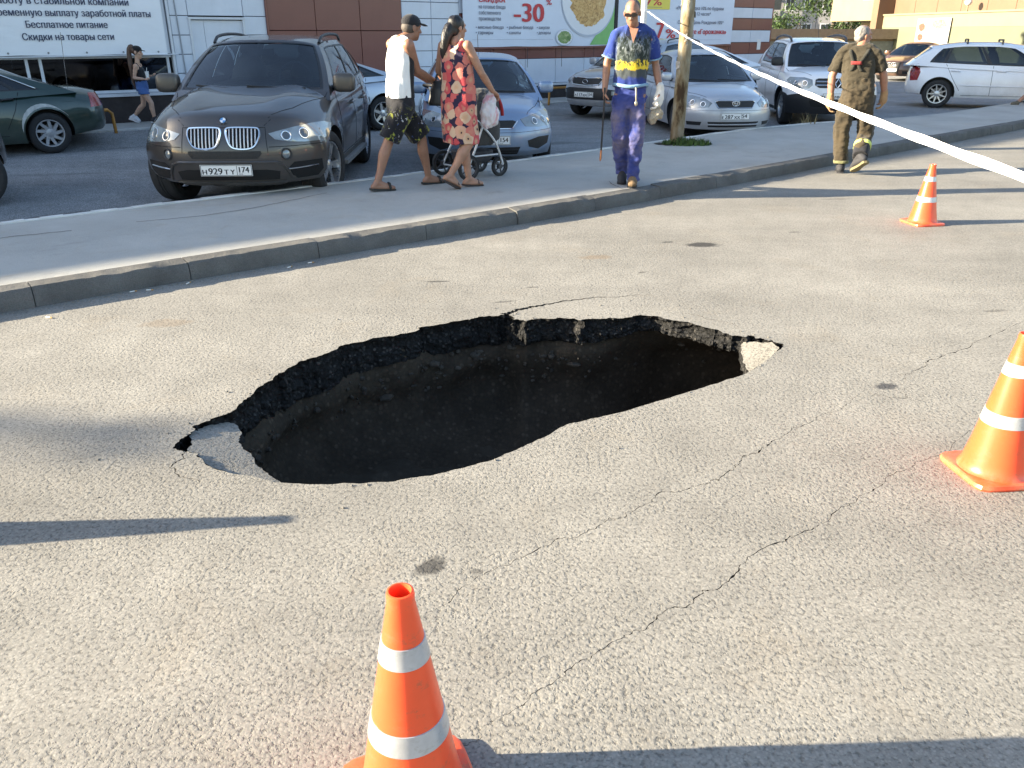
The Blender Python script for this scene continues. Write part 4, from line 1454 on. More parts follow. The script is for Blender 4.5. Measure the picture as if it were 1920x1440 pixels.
# ---- white off-roader with roof rails behind the fireman
def white_suv():
    sp = dict(L=4.31, W=.91, r=.345, tw=.22, axle=(.85, 3.52), paint=P_WHITE,
        bottom=[(0, .26), (1, .25), (3.4, .25), (4.31, .36)],
        top=[(0, .96), (.12, 1.02), (.5, 1.075), (.9, 1.11), (1.2, 1.135), (2, 1.14), (3.6, 1.16), (4.2, 1.16), (4.31, 1.1)],
        nose=[(.25, .08), (.4, .02), (.55, .0), (.7, .015), (.88, .04), (1.0, .10)], tail=[(.2, .1), (.5, 0), (.8, .05), (1.1, .12)],
        Rf=(.34, 3.4), Rr=(.3, 4), wz=[(0, .95), (.3, .985), (.55, 1.0), (.75, .985), (.9, .96), (1, .91)],
        wy=[(0, .95), (.7, .99), (1.3, 1.0), (3.5, 1.0), (4.31, .94)], flare=.035, crown=.05, clad=.12, front_clad=.66,
        cab=(1.15, 1.8, 3.7, 4.2), belt=[(1, 1.1), (2.2, 1.13), (4.3, 1.17)], roof=[(0, 1.60), (.3, 1.655), (.6, 1.66), (1, 1.58)],
        wb=.83, wt=.64, bulgeF=.16, swin=[(.10, .42), (.45, .76)], spokes=5)
    c = Car('parked_car', 'white off-roader with black lower bumper behind the fireman', (6.35, 17.0), 5, sp, 'cars parked in front of the shop')
    G = [(-.42, .90), (-.42, .80), (-.34, .75), (.34, .75), (.42, .80), (.42, .90), (.36, .925), (-.36, .925)]
    g = c.patch('grille', G, 'F', MESHB, .004)
    for z in (.80, .865): c.tube('grille_bar', [(-.40, z), (-.08, z)], 'F', .015, CHROME, .008, False, g); c.tube('grille_bar', [(.08, z), (.40, z)], 'F', .015, CHROME, .008, False, g)
    h, n, d = c.hit(0, .83, 'F')
    MB().tube([h + Vector((x, -.02, z)) for x, z in ((0, .085), (.055, 0), (0, -.085), (-.055, 0))], .013, 6, closed=True).build('badge', CHROME, c.root)
    HL = [(.47, .90), (.46, .80), (.52, .745), (.74, .735), (.83, .77), (.85, .87), (.80, .93), (.60, .935)]
    headlight(c, HL, [(.60, .83, .06), (.74, .84, .045)])
    c.patch('lower_grille', [(-.5, .52), (-.45, .40), (.45, .40), (.5, .52)], 'F', DARKVOID, .004)
    c.plate(0, .60, [('E', .062), ('651', .082), ('MM', .062)], '54')
    for v in ('S+', 'S-'):
        c.seams([[(1.35, .4), (1.33, .8), (1.4, 1.1)], [(2.4, .4), (2.42, 1.13)]], v, .004)
    c.seams([[(-.48, .2), (-.62, .6), (-.78, 1.1)], [(.48, .2), (.62, .6), (.78, 1.1)]], 'T', .004)
    c.mirror(1.4, 1.17, BLACK, (.12, .075, .09), .13)
    wipers(c)
    for sd in (1, -1):
        pts = [c.G(sd*.9, u, 1) + Vector((0, 0, dz)) for u, dz in ((.06, .0), (.1, .06), (.2, .075), (.5, .08), (.85, .075), (.93, .0))]
        MB().tube(spline(pts, 4), .024, 8).build('roof_rail', mat('rail_grey', (.06, .05, .05), .4), c.root, True, 50)
    MB().tube([(.0, c.Y(1.95), 1.65), (.0, c.Y(2.2), 1.95)], .005, 5).build('aerial', BLACK, c.root)
white_suv()

# ---- white hatchback seen from its side, far right
def white_hatch():
    sp = dict(L=4.18, W=.85, r=.32, tw=.2, axle=(.85, 3.45), paint=P_WHITE,
        bottom=[(0, .26), (.5, .24), (3.4, .25), (4.18, .32)],
        top=[(0, .70), (.15, .77), (.5, .86), (.9, .92), (1.15, .95), (2, .96), (3.4, 1.0), (3.9, 1.02), (4.18, .98)],
        nose=[(.18, .06), (.28, .01), (.42, .0), (.55, .02), (.68, .06), (.78, .14)], tail=[(.2, .08), (.45, 0), (.7, .02), (.9, .06), (1.02, .12)],
        Rf=(.40, 3), Rr=(.26, 4), wz=[(0, .95), (.15, .99), (.5, 1.0), (.72, .99), (.9, .965), (1, .93)],
        wy=[(0, .94), (.7, .99), (1.3, 1.0), (3.5, 1.0), (4.18, .95)], flare=.02, crown=.05,
        cab=(1.05, 1.9, 3.66, 4.08), belt=[(1, .92), (2.2, .95), (4.1, 1.02)], roof=[(0, 1.39), (.3, 1.46), (.6, 1.46), (1, 1.37)],
        wb=.79, wt=.60, bulgeF=.2, swin=[(.12, .44), (.47, .76), (.785, .86)], sv=(.06, .86), spokes=9, spokew=.03, glass=glassmat('white_hatch_glass', (.5, .58, .6), .45))
    c = Car('parked_car', 'white hatchback side-on near the green wall', (14.25, 21.2), -66, sp)
    c.root.scale = (1.06, 1.06, 1.06)
    c.root['label'] = 'white hatchback seen side-on near the green wall, roof bars on top'
    for v in ('S+', 'S-'):
        c.seams([[(1.32, .30), (1.30, .7), (1.36, .93)], [(2.36, .30), (2.38, .95)], [(3.0, .40), (3.18, .66), (3.36, .98)], [(1.32, .30), (2.95, .30)]], v, .0045)
        c.tube('side_moulding', [(1.4, .50), (3.0, .52)], v, .014, P_WHITE, .004)
        c.patch('tail_light', [(3.92, .62), (4.08, .60), (4.12, .95), (3.94, .98), (3.88, .80)], v, REDLENS, .006)
    c.handles((2.12, 3.06), .82, P_WHITE, .17)
    c.mirror(1.34, 1.0, P_WHITE, (.10, .075, .085), .12)
    for u in (.22, .62):
        a = c.G(-.9, u, 1); b = c.G(.9, u, 1)
        MB().tube([a - Vector((0, 0, .03)), a + Vector((0, 0, .09)), b + Vector((0, 0, .09)), b - Vector((0, 0, .03))], .02, 8).build('roof_bar', BLACK, c.root, True, 40)
    HL = [(.42, .62), (.5, .56), (.72, .56), (.80, .62), (.80, .70), (.64, .70)]
    headlight(c, HL, [])
    # seat cover seen through the open front window
    return c
white_hatch()

# ---- dark green saloon on the left, tail to the right
def green_sedan():
    sp = dict(L=4.5, W=.86, r=.305, tw=.19, axle=(.9, 3.52), paint=P_GREEN,
        bottom=[(0, .20), (.5, .18), (3.4, .18), (4.5, .30)],
        top=[(0, .68), (.15, .74), (.5, .82), (.9, .88), (1.2, .91), (2, .92), (3.4, .95), (3.75, .97), (4.2, .95), (4.5, .89)],
        nose=[(.18, .06), (.28, .01), (.42, .0), (.55, .02), (.68, .06), (.78, .14)], tail=[(.2, .12), (.42, 0), (.6, .0), (.75, .04), (.9, .10)],
        Rf=(.40, 3), Rr=(.30, 3.4), wz=[(0, .94), (.15, .985), (.5, 1.0), (.72, .985), (.9, .95), (1, .89)],
        wy=[(0, .94), (.7, .99), (1.3, 1.0), (3.5, 1.0), (4.5, .92)], flare=.015, crown=.05,
        cab=(1.15, 1.95, 2.95, 3.85), belt=[(1, .89), (2.2, .915), (4.2, .955)], roof=[(0, 1.34), (.35, 1.40), (.6, 1.395), (1, 1.30)], vpr=.9,
        wb=.78, wt=.57, bulgeF=.2, swin=[(.10, .44), (.47, .74), (.77, .86)], sv=(.06, .86), glass=TINT, spokes=9, twist=.5, spokew=.05, rimmat=mat('hubcap_grey', (.42, .43, .45), .4, .5))
    c = Car('parked_car', 'dark green saloon with a worn pale wheel arch, tail towards the girl', (-10.4, 11.65), 50, sp, 'cars parked in front of the shop')
    FIL = mat('arch_filler', (.45, .46, .44), .9, var=.35, vscale=14)
    for v in ('S+', 'S-'):
        c.seams([[(1.32, .30), (1.30, .7), (1.36, .9)], [(2.36, .30), (2.38, .92)], [(2.95, .40), (3.1, .66), (3.2, .92)], [(1.32, .30), (2.95, .30)]], v, .0045)
        arc = [(3.52 + (.375)*cos(a), .32 + .375*sin(a)) for a in [R(178 - k*10) for k in range(15)]]
        arc2 = [(3.52 + (.375 + .055*sin(pi*min(1, k/12)))*cos(a) , .32 + (.385+.055*sin(pi*min(1, (k+2)/14)))*sin(a)) for k, a in [(k, R(178 - k*10)) for k in range(15)]]
        c.patch('bare_arch', arc + arc2[::-1], v, FIL, .003, .03)
        c.patch('tail_light', [(4.18, .66), (4.44, .66), (4.40, .86), (4.22, .86)], v, REDLENS, .006)
        c.patch('filler_flap', [(3.78, .755), (3.93, .755), (3.94, .80), (3.80, .80)], v, P_GREEN, .004)
    for sd in (1, -1):
        pts = [c.G(sd, u, .86 if i in (1, 2, 3) else .05) for i, u in enumerate((.10, .14, .5, .8, .87))]
        MB().tube([p + Vector((sd*.01, 0, 0)) for p in spline(pts, 5)], .010, 6).build('window_trim', CHROME, c.root, True)
    c.handles((2.12, 2.95), .80, BLACK, .16)
    c.mirror(1.4, .97, P_GREEN, (.10, .07, .08), .11)
    MB().tube([(.55, c.Y(3.95), .93), (.57, c.Y(4.0), 1.75)], .004, 5).build('aerial', CHROME, c.root)
green_sedan()

# ---- cold silver saloon between the off-roader and the man
def silver_far():
    sp = dict(L=4.55, W=.87, r=.315, tw=.2, axle=(.9, 3.58), paint=P_SILV2,
        bottom=[(0, .20), (.5, .18), (3.4, .18), (4.55, .30)],
        top=[(0, .70), (.15, .76), (.5, .85), (.9, .91), (1.2, .94), (2, .95), (3.4, 1.0), (3.8, 1.02), (4.3, 1.0), (4.55, .93)],
        nose=[(.18, .06), (.28, .01), (.42, .0), (.55, .02), (.68, .06), (.78, .14)], tail=[(.2, .12), (.42, 0), (.6, .0), (.75, .04), (.9, .10)],
        Rf=(.40, 3), Rr=(.30, 3.4), wz=[(0, .94), (.15, .985), (.5, 1.0), (.72, .985), (.9, .95), (1, .89)],
        wy=[(0, .94), (.7, .99), (1.3, 1.0), (3.5, 1.0), (4.55, .92)], flare=.015, crown=.05,
        cab=(1.15, 1.95, 3.0, 4.0), belt=[(1, .92), (2.2, .945), (4.2, 1.0)], roof=[(0, 1.38), (.35, 1.44), (.6, 1.43), (1, 1.34)], vpr=.9,
        wb=.79, wt=.58, bulgeF=.2, swin=[(.10, .44), (.47, .76), (.79, .88)], sv=(.06, .86), spokes=6, spokew=.06)
    c = Car('parked_car', 'cold silver saloon half hidden behind the taupe off-roader', (-5.75, 14.95), 50, sp, 'cars parked in front of the shop')
    for v in ('S+', 'S-'):
        c.seams([[(2.36, .30), (2.38, .95)], [(2.95, .40), (3.14, .66), (3.26, .96)], [(1.32, .30), (2.95, .30)]], v, .0045)
        c.patch('tail_light', [(4.2, .70), (4.46, .70), (4.42, .92), (4.24, .92)], v, REDLENS, .006)
    c.handles((2.12, 2.98), .84, CHROME, .17)
silver_far()

# ---- white saloon behind the silver one, tail to the right
def white_far():
    sp = dict(L=4.5, W=.87, r=.315, tw=.2, axle=(.9, 3.55), paint=P_WHITE,
        bottom=[(0, .20), (.5, .18), (3.4, .18), (4.5, .30)],
        top=[(0, .70), (.15, .76), (.5, .85), (.9, .91), (1.2, .94), (2, .95), (3.4, 1.0), (3.8, 1.02), (4.2, 1.0), (4.5, .93)],
        nose=[(.18, .06), (.28, .01), (.42, .0), (.55, .02), (.68, .06), (.78, .14)], tail=[(.2, .12), (.42, 0), (.6, .0), (.75, .04), (.9, .10)],
        Rf=(.40, 3), Rr=(.30, 3.4), wz=[(0, .94), (.15, .985), (.5, 1.0), (.72, .985), (.9, .95), (1, .89)],
        wy=[(0, .94), (.7, .99), (1.3, 1.0), (3.5, 1.0), (4.5, .92)], flare=.015, crown=.05,
        cab=(1.15, 1.95, 3.0, 3.95), belt=[(1, .92), (2.2, .945), (4.2, 1.0)], roof=[(0, 1.40), (.35, 1.46), (.6, 1.45), (1, 1.36)], vpr=.9,
        wb=.79, wt=.58, bulgeF=.2, swin=[(.10, .44), (.47, .76), (.79, .88)], sv=(.06, .86), spokes=6)
    c = Car('parked_car', 'white saloon behind the silver saloon, its tail below the striped wall', (2.75, 23.2), 68, sp, 'cars parked in front of the shop')
    for v in ('S+', 'S-'):
        c.seams([[(2.36, .30), (2.38, .95)], [(1.32, .30), (2.95, .30)]], v, .0045)
        c.patch('tail_light', [(4.2, .70), (4.46, .70), (4.42, .92), (4.24, .92)], v, REDLENS, .006)
white_far()

# ---- brown saloon in the sun before the green wall
def brown_sedan():
    sp = dict(L=4.55, W=.89, r=.32, tw=.2, axle=(.9, 3.58), paint=P_BROWN,
        bottom=[(0, .20), (.5, .18), (3.4, .18), (4.55, .30)],
        top=[(0, .72), (.15, .78), (.5, .86), (.9, .91), (1.2, .94), (2, .95), (3.4, 1.0), (3.8, 1.02), (4.3, 1.0), (4.55, .93)],
        nose=[(.18, .06), (.28, .01), (.42, .0), (.55, .02), (.68, .06), (.78, .14)], tail=[(.2, .12), (.42, 0), (.6, .0), (.75, .04), (.9, .10)],
        Rf=(.40, 3), Rr=(.30, 3.4), wz=[(0, .94), (.15, .985), (.5, 1.0), (.72, .985), (.9, .95), (1, .89)],
        wy=[(0, .94), (.7, .99), (1.3, 1.0), (3.5, 1.0), (4.55, .92)], flare=.015, crown=.05,
        cab=(1.15, 1.95, 3.0, 3.95), belt=[(1, .92), (2.2, .945), (4.2, 1.0)], roof=[(0, 1.38), (.35, 1.43), (.6, 1.42), (1, 1.34)], vpr=.9,
        wb=.79, wt=.58, bulgeF=.2, swin=[(.10, .44), (.47, .76)], sv=(.06, .86), spokes=6)
    c = Car('parked_car', 'small dark brown saloon in the sun before the pale green wall', (14.9, 34.6), 48, sp)
    c.patch('grille', [(-.34, .70), (-.30, .30), (.30, .30), (.34, .70)], 'F', MESHB, .004)
    for k in range(4):
        h, n, d = c.hit(-.12+.08*k, .63, 'F')
        MB().tube([h + Vector((.05*cos(a), -.015, .05*sin(a))) for a in [2*pi*q/14 for q in range(14)]], .008, 5, closed=True).build('badge_ring', CHROME, c.root, True)
    headlight(c, [(.42, .68), (.44, .58), (.74, .57), (.83, .62), (.83, .70), (.7, .72)], [])
    c.plate(0, .42, [], '')
    for sd in (1, -1): c.patch('bumper_intake', [(sd*.45, .38), (sd*.45, .28), (sd*.78, .28), (sd*.8, .38)], 'F', MESHB, .004)
    c.mirror(1.42, .99, P_BROWN, (.11, .07, .08), .12)
brown_sedan()

# ---- black hatchback cut by the left edge, only its tail corner in view
def black_hatch():
    sp = dict(L=3.9, W=.84, r=.33, tw=.2, axle=(.8, 3.42), paint=P_BLACK,
        bottom=[(0, .26), (3.2, .26), (3.9, .40)],
        top=[(0, .78), (.15, .84), (.5, .92), (1.1, 1.0), (2, 1.02), (3.4, 1.06), (3.9, 1.0)],
        nose=[(.2, .06), (.5, 0), (.8, .1)], tail=[(.3, .05), (.5, 0), (.8, .03), (1.0, .08)],
        Rf=(.4, 3), Rr=(.28, 3), wz=[(0, .95), (.15, .99), (.5, 1.0), (.75, .99), (.9, .96), (1, .91)],
        wy=[(0, .94), (1, 1.0), (3.2, 1.0), (3.9, .95)], flare=.03, crown=.05, clad=.14,
        cab=(1.0, 1.7, 3.4, 3.75), belt=[(1, .98), (2.2, 1.0), (4.1, 1.06)], roof=[(0, 1.5), (.4, 1.56), (1, 1.5)],
        wb=.78, wt=.62, swin=[(.1, .44), (.47, .8)], glass=TINT, spokes=5, rimk=.7)
    c = Car('parked_car', 'black car cut off by the picture edge left of the green saloon', (-8.79, 7.17), 48, sp, 'cars parked in front of the shop')
    c.root['label'] = 'black car cut off by the picture edge left of the green saloon'
    for v in ('S+', 'S-'): c.patch('tail_light', [(3.62, .72), (3.82, .72), (3.8, .98), (3.64, .98)], v, REDLENS, .006)
black_hatch()
# ------------------------------------------------------------------ the shop on the left and behind the cars
# local frame: x along the facade (to the far right), y into the building, z up
SHOP_RZ = R(38)
SHOP_O = Vector((-7.6, 16.3, 0))
shop = thing('shop_building', 'long low shop clad in white and brown panels behind the parked cars', 'building', SHOP_O, SHOP_RZ)
def S(t, y, z):
    return SHOP_O + Vector((t*cos(SHOP_RZ) - y*sin(SHOP_RZ), t*sin(SHOP_RZ) + y*cos(SHOP_RZ), z))
def panelmat(name, col, rough=.45):
    t = NT(name)
    z = t.sep()[2]
    c = t.mix(1.0, (*col, 1), t.ramp(t.noise(1.3, 6, .65), [(.25, .88), (.75, 1.08)]), 'MULTIPLY')
    st = t.noise(3.0, 5, .7, vec=t.scale(9, 9, .7))
    c = t.mix(t.ramp(st, [(.55, 0), (.85, .22)]), c, (col[0]*.55, col[1]*.5, col[2]*.45, 1))
    t.set(Base_Color=c, Roughness=rough, Coat_Weight=.15)
    t.set(Normal=t.bump(t.noise(2.2, 3), .12, .02))
    return t.m
PW = panelmat('white_facade_panel', (.66, .70, .77))
PB = panelmat('brown_facade_panel', (.19, .062, .048), .4)
PLINTH = mat('dark_plinth', (.035, .026, .024), .7, var=.3, bump=.4, bscale=30)
FRAME = mat('white_window_frame', (.62, .64, .67), .45, var=.08)
SHOPGLASS = glassmat('shop_glass', (.25, .3, .36), .35)
SEAM = mat('panel_joint', (.05, .045, .045), .9, var=0)
# masonry core, set back behind the cladding; the window band is a real recess
core = MB()
core.box((-34, .14, -.3), (20.15, 6, .66)); core.box((-34, .14, 1.31), (20.15, 6, 6.46)); core.box((-34, .9, .661), (20.15, 5.99, 1.309)); core.box((1.30, .141, .661), (20.149, .899, 1.309))
core.build('wall', SEAM, shop)
MB().box((-34.1, -.12, 6.46), (20.3, 6.1, 6.58)).build('roof', mat('roof_edge', (.2, .19, .18), .7), shop)
_pc = {}
rp = random.Random(12)
def panel(t0, t1, z0, z1, m, y0=0.0, g=.006, th=.06, name='facade_panel'):
    w = round(t1-t0-2*g, 3); h = round(z1-z0-2*g, 3)
    key = (w, h, m.name, th)
    if key not in _pc:
        me_o = MB()
        b = .005
        me_o.add([(0, 0, 0), (w, 0, 0), (w, 0, h), (0, 0, h), (b, -b, b), (w-b, -b, b), (w-b, -b, h-b), (b, -b, h-b), (0, th, 0), (w, th, 0), (w, th, h), (0, th, h)],
                 [(4, 5, 6, 7), (0, 1, 5, 4), (1, 2, 6, 5), (2, 3, 7, 6), (3, 0, 4, 7), (0, 8, 9, 1), (1, 9, 10, 2), (2, 10, 11, 3), (3, 11, 8, 0)])
        me = bpy.data.meshes.new(name); me.from_pydata([tuple(v) for v in me_o.v], [], me_o.f); me.update(); me.materials.append(m)
        _pc[key] = me
    o = bpy.data.objects.new(name, _pc[key]); COL.objects.link(o); o.parent = shop
    o.location = (t0+g, y0 + rp.uniform(-.0015, .0015), z0+g); o.rotation_euler = (rp.uniform(-.002, .002), 0, rp.uniform(-.0015, .0015))
    return o
ROW = [.28, .63, .975, 1.32, 1.665, 2.01, 2.355, 2.70, 3.05]
# white bay left of the brown one, with the blind door
for z0, z1 in zip(ROW[1:], ROW[2:]):
    panel(1.36, 1.71, z0, z1, PW)
    panel(2.81, 3.28, z0, z1, PW)
panel(1.36, 1.71, .02, .63, PW); panel(2.81, 3.28, .02, .63, PW)
panel(1.71, 2.81, 2.01, 2.355, PW); panel(1.71, 2.81, 2.355, 2.70, PW); panel(1.71, 2.81, 2.70, 3.05, PW)
d = MB(); d.box((1.73, .03, .1), (2.0, .06, 1.93)); d.box((2.006, .028, .1), (2.79, .06, 1.93))
dr = d.build('door', PW, shop)
fr = MB(); fr.box((1.70, -.03, .06), (1.745, .05, 1.945)); fr.box((2.775, -.03, .06), (2.82, .05, 1.945)); fr.box((1.69, -.035, 1.946), (2.83, .05, 1.99))
fr.build('door_frame', FRAME, dr)
MB().tube([(2.09, .0, .95), (2.09, -.03, .95), (2.09, -.03, 1.12), (2.09, .0, 1.12)], .01, 6).build('handle', CHROME, dr)
panel(-6.02, 1.29, 1.335, 3.05, PW)
# grey trims and cable duct beside the banner
MB().box((1.30, -.05, .64), (1.345, .06, 3.05)).build('corner_trim', FRAME, shop)
MB().tube([(1.52, -.02, .62), (1.50, -.02, 1.6), (1.46, -.02, 3.0)], .012, 6).build('cable_duct', mat('duct_grey', (.3, .32, .35), .5), shop)
# brown bay
xs = [3.31 + 1.055*k for k in range(4)]
for a, b in zip(xs, xs[1:]):
    panel(a, b, .06, .70, PB, -.02); panel(a, b, .70, 1.75, PB, -.02); panel(a, b, 1.75, 2.80, PB, -.02); panel(a, b, 2.80, 3.85, PB, -.02)
MB().box((3.275, -.045, .06), (3.308, .05, 3.85)).build('corner_trim', PB, shop)
# white bay with narrow rows
for a, b in ((6.48, 7.27), (7.27, 8.06)):
    for z0, z1 in zip(ROW[1:], ROW[2:]): panel(a, b, z0, z1, PW)
    panel(a, b, .02, .63, PW)
# striped bays
LV = [(.50, 1.10, PW), (1.10, 1.44, PB), (1.44, 1.79, PW), (1.79, 2.13, PB), (2.13, 2.43, PW), (2.43, 2.78, PB), (2.78, 3.1, PW)]
x = 8.06; step = (20.18-8.06)/12
for k in range(12):
    for z0, z1, m in LV: panel(x+k*step, x+(k+1)*step, z0, z1, m)
up = MB(); up.box((-34, 0, 3.06), (3.27, .1, 6.45)); up.box((3.31, -.02, 3.86), (6.47, .1, 6.45)); up.box((6.48, 0, 3.06), (8.05, .1, 6.45)); up.box((8.06, 0, 3.11), (20.18, .1, 6.45))
up.build('upper_cladding', PW, shop)
# returns at the right-hand end
endm = MB()
endm.box((20.185, .01, .0), (20.25, 5.9, 6.45)); endm.build('end_wall', PB, shop)
# window band under the job banner
wf = MB()
for t in (-7.0, -5.6, -4.2, -2.8, -1.22, -1.0, 1.22):
    wf.box((t-.025, .03, .70), (t+.025, .10, 1.28))
wf.box((-8, .025, 1.27), (1.29, .11, 1.33)); wf.box((-8, .025, .655), (1.29, .11, .705))
win = wf.build('window', FRAME, shop)
for a, b in ((-6.97, -5.63), (-5.57, -4.23), (-4.17, -2.83), (-2.77, -1.25), (-1.19, -1.03), (-.97, 1.19)):
    MB().box((a, .06, .706), (b, .068, 1.269)).build('pane', SHOPGLASS, win)
sill = MB(); sill.box((-8, -.16, .60), (1.36, .02, .648)); sill.build('window_sill', FRAME, shop)
inn = MB(); inn.box((-8, .2, .662), (1.29, .88, .7)); 
rq = random.Random(5)
for k in range(16):
    t = -6.5 + k*.5; inn.box((t, .45, .70), (t + rq.uniform(.15, .4), .8, .70 + rq.uniform(.1, .5)))
inn.build('shelf', mat('shop_shelf', (.05, .045, .06), .7, var=.6, vscale=5), shop)
pl = MB(); pl.box((-34, -.12, -.2), (1.66, .1, .598)); pl.box((1.66, -.05, -.2), (8.05, .1, .05)); pl.box((8.05, -.06, -.2), (20.22, .1, .44)); pl.build('plinth', PLINTH, shop)
lg = MB(); lg.box((8.05, -.10, .445), (20.23, .08, .495)); lg.build('ledge', FRAME, shop)
rail = MB(); rail.box((8.05, -.11, 1.345), (18.2, -.011, 1.385)); rail.build('banner_batten', PB, shop)
for k in range(9):
    MB().tube([(8.9+k*1.15, -.11, 1.37), (8.9+k*1.15, -.12, .9)], .006, 5).build('cable', SEAM, shop)
cab = MB(); cab.tube([(-8, -.10, 1.315), (-3, -.1, 1.30), (1.4, -.1, 1.325)], .012, 6); cab.build('cable', FRAME, shop)
# walkway along the foot of the wall
wk = MB()
vs = [S(-34, -1.3, 0), S(20.3, -1.3, 0), S(20.3, -.05, 0), S(-34, -.05, 0)]
wk.add([(v.x, v.y, .13) for v in vs] + [(v.x, v.y, -.1) for v in vs], [(0, 1, 2, 3), (4, 5, 1, 0), (5, 6, 2, 1), (7, 4, 0, 3)])
kind(wk.build('walkway', SIDEM), 'structure')
wk = MB(); vs = [S(-34, -1.38, 0), S(20.3, -1.38, 0), S(20.3, -1.305, 0), S(-34, -1.305, 0)]
wk.add([(v.x, v.y, .136) for v in vs] + [(v.x, v.y, -.1) for v in vs], [(0, 1, 2, 3), (4, 5, 1, 0), (5, 6, 2, 1), (7, 4, 0, 3)])
kind(wk.build('walkway_edging', EDGEM), 'structure')

# asphalt ramp up to the walkway
wk = MB(); vs = [S(-34, -2.6, 0), S(20.3, -2.6, 0), S(20.3, -1.385, 0), S(-34, -1.385, 0)]
wk.add([(vs[0].x, vs[0].y, -.036), (vs[1].x, vs[1].y, -.036), (vs[2].x, vs[2].y, .105), (vs[3].x, vs[3].y, .105)], [(0, 1, 2, 3)])
kind(wk.build('lot_ramp', LOTM), 'structure')

# ---- banners -----------------------------------------------------------------
def vinyl(name, col, wrinkle=.25):
    t = NT(name)
    c = t.mix(1.0, (*col, 1), t.ramp(t.noise(.9, 5, .6), [(.25, .93), (.75, 1.05)]), 'MULTIPLY')
    t.set(Base_Color=c, Roughness=.4)
    t.set(Normal=t.bump(t.noise(1.6, 3, .5, vec=t.scale(1, 1, 2.2)), wrinkle, .05))
    return t.m
def banner(name, label, t0, t1, z0, z1, m, y=-.09, grp=None):
    o = thing(name, label, 'banner', S(t0, y, z0), SHOP_RZ, grp)
    nx, nz = 60, 20
    vs = []; fs = []
    for j in range(nz+1):
        for i in range(nx+1):
            a = i/nx; b = j/nz
            sag = .003*noise.noise(Vector((a*9, b*3, t0)))
            vs.append((a*(t1-t0), sag, b*(z1-z0) - .012*abs(sin(a*(t1-t0)*2.0))*(1-b)**6))
    for j in range(nz):
        for i in range(nx): fs.append((j*(nx+1)+i, j*(nx+1)+i+1, (j+1)*(nx+1)+i+1, (j+1)*(nx+1)+i))
    pyd('sheet', vs, fs, m, o, True)
    return o
def fit_text(parent, body, cx, z, width, size, m, y=-.016, align='c', name='lettering', bold=.0, shear=0):
    o = text_mesh(name, body, size, m, parent, (0, y, z), (pi/2, 0, 0), .0006, bold=bold, shear=shear)
    xs = [v.co.x for v in o.data.vertices]; a, b = min(xs), max(xs)
    k = width/(b-a) if width else 1
    for v in o.data.vertices: v.co.x = (v.co.x - a)*k
    w = (b-a)*k
    o.location.x = cx - (w/2 if align == 'c' else 0)
    return o
VW = vinyl('banner_vinyl', (.80, .82, .86)); VB = vinyl('food_banner_vinyl', (.68, .73, .83))
NAVY = mat('navy_print', (.03, .04, .09), .5, var=0)
RED = mat('red_print', (.55, .035, .045), .5, var=.05)
GREY = mat('grey_print', (.16, .17, .22), .5, var=0)
YEL = mat('yellow_print', (.80, .66, .10), .5, var=.05)
GRNP = mat('green_print', (.22, .50, .16), .5, var=.1)
b1 = banner('job_banner', 'white banner with four lines of dark job advert text above the windows', -6.0, 1.20, 1.34, 3.3, VW)
cx = -.47 + 6.0
fit_text(b1, 'Скидки на товары сети', cx, 1.585-1.34, 1.50, .155, NAVY, bold=.0022)
fit_text(b1, 'Бесплатное питание', cx+.01, 1.785-1.34, 1.33, .155, NAVY, bold=.0022)
fit_text(b1, 'Своевременную выплату заработной платы', cx, 1.975-1.34, 2.92, .155, NAVY, bold=.0022)
fit_text(b1, 'Работу в стабильной компании', cx, 2.165-1.34, 2.20, .155, NAVY, bold=.0022)
ey = MB()
for k in range(12): ey.lathe([(.006, 0), (.012, -.003), (.016, 0)], 10, Matrix.Translation((.1 + k*.63, -.014, .035)), 'y')
ey.build('eyelet', mat('eyelet', (.1, .1, .1), .4, .8), b1)

b2 = banner('food_banner', 'pale banner with red -30 discount and a plate of pasta', 8.10, 13.08, 1.40, 3.3, VB)
def bt(body, t, z, w, size, m, align='l', bold=.0015): return fit_text(b2, body, t-8.10, z-1.40, w, size, m, align=align, bold=bold)
bt('СКИДКА', 8.56, 2.385, .80, .16, RED, bold=.004)
bt('на готовые блюда', 8.56, 2.245, .80, .115, GREY)
bt('собственного', 8.56, 2.115, .66, .115, GREY)
bt('производства', 8.56, 1.985, .66, .115, GREY)
bt('-30', 9.62, 1.965, .98, .60, RED, bold=.012)
bt('%', 10.66, 2.36, .18, .17, RED, bold=.002)
for body, t, z, w in (('• мясные блюда', 8.46, 1.80, .84), ('• рыбные блюда', 9.40, 1.80, .84), ('• закуски', 10.36, 1.80, .42), ('• гарниры', 8.46, 1.68, .52), ('• салаты', 9.40, 1.68, .44), ('• десерты', 10.36, 1.68, .46)):
    bt(body, t, z, w, .10, GREY)
MB().box((.25, -.0155, .155), (2.8, -.0145, .158)).build('printed_rule', GREY, b2)
def foodmat(name, a, b, c):
    t = NT(name)
    col = t.ramp(t.noise(9, 5, .7, dist=1.2), [(.28, a), (.5, b), (.7, c)])
    t.set(Base_Color=col, Roughness=.5)
    return t.m
FOOD = foodmat('pasta_print', (.18, .08, .03), (.62, .36, .12), (.80, .62, .30))
SALAD = foodmat('salad_print', (.05, .12, .03), (.18, .30, .09), (.55, .55, .30))
PLATEP = mat('plate_print', (.78, .78, .80), .5, var=.03); PLATES = mat('plate_shade_print', (.50, .54, .62), .5, var=.03)
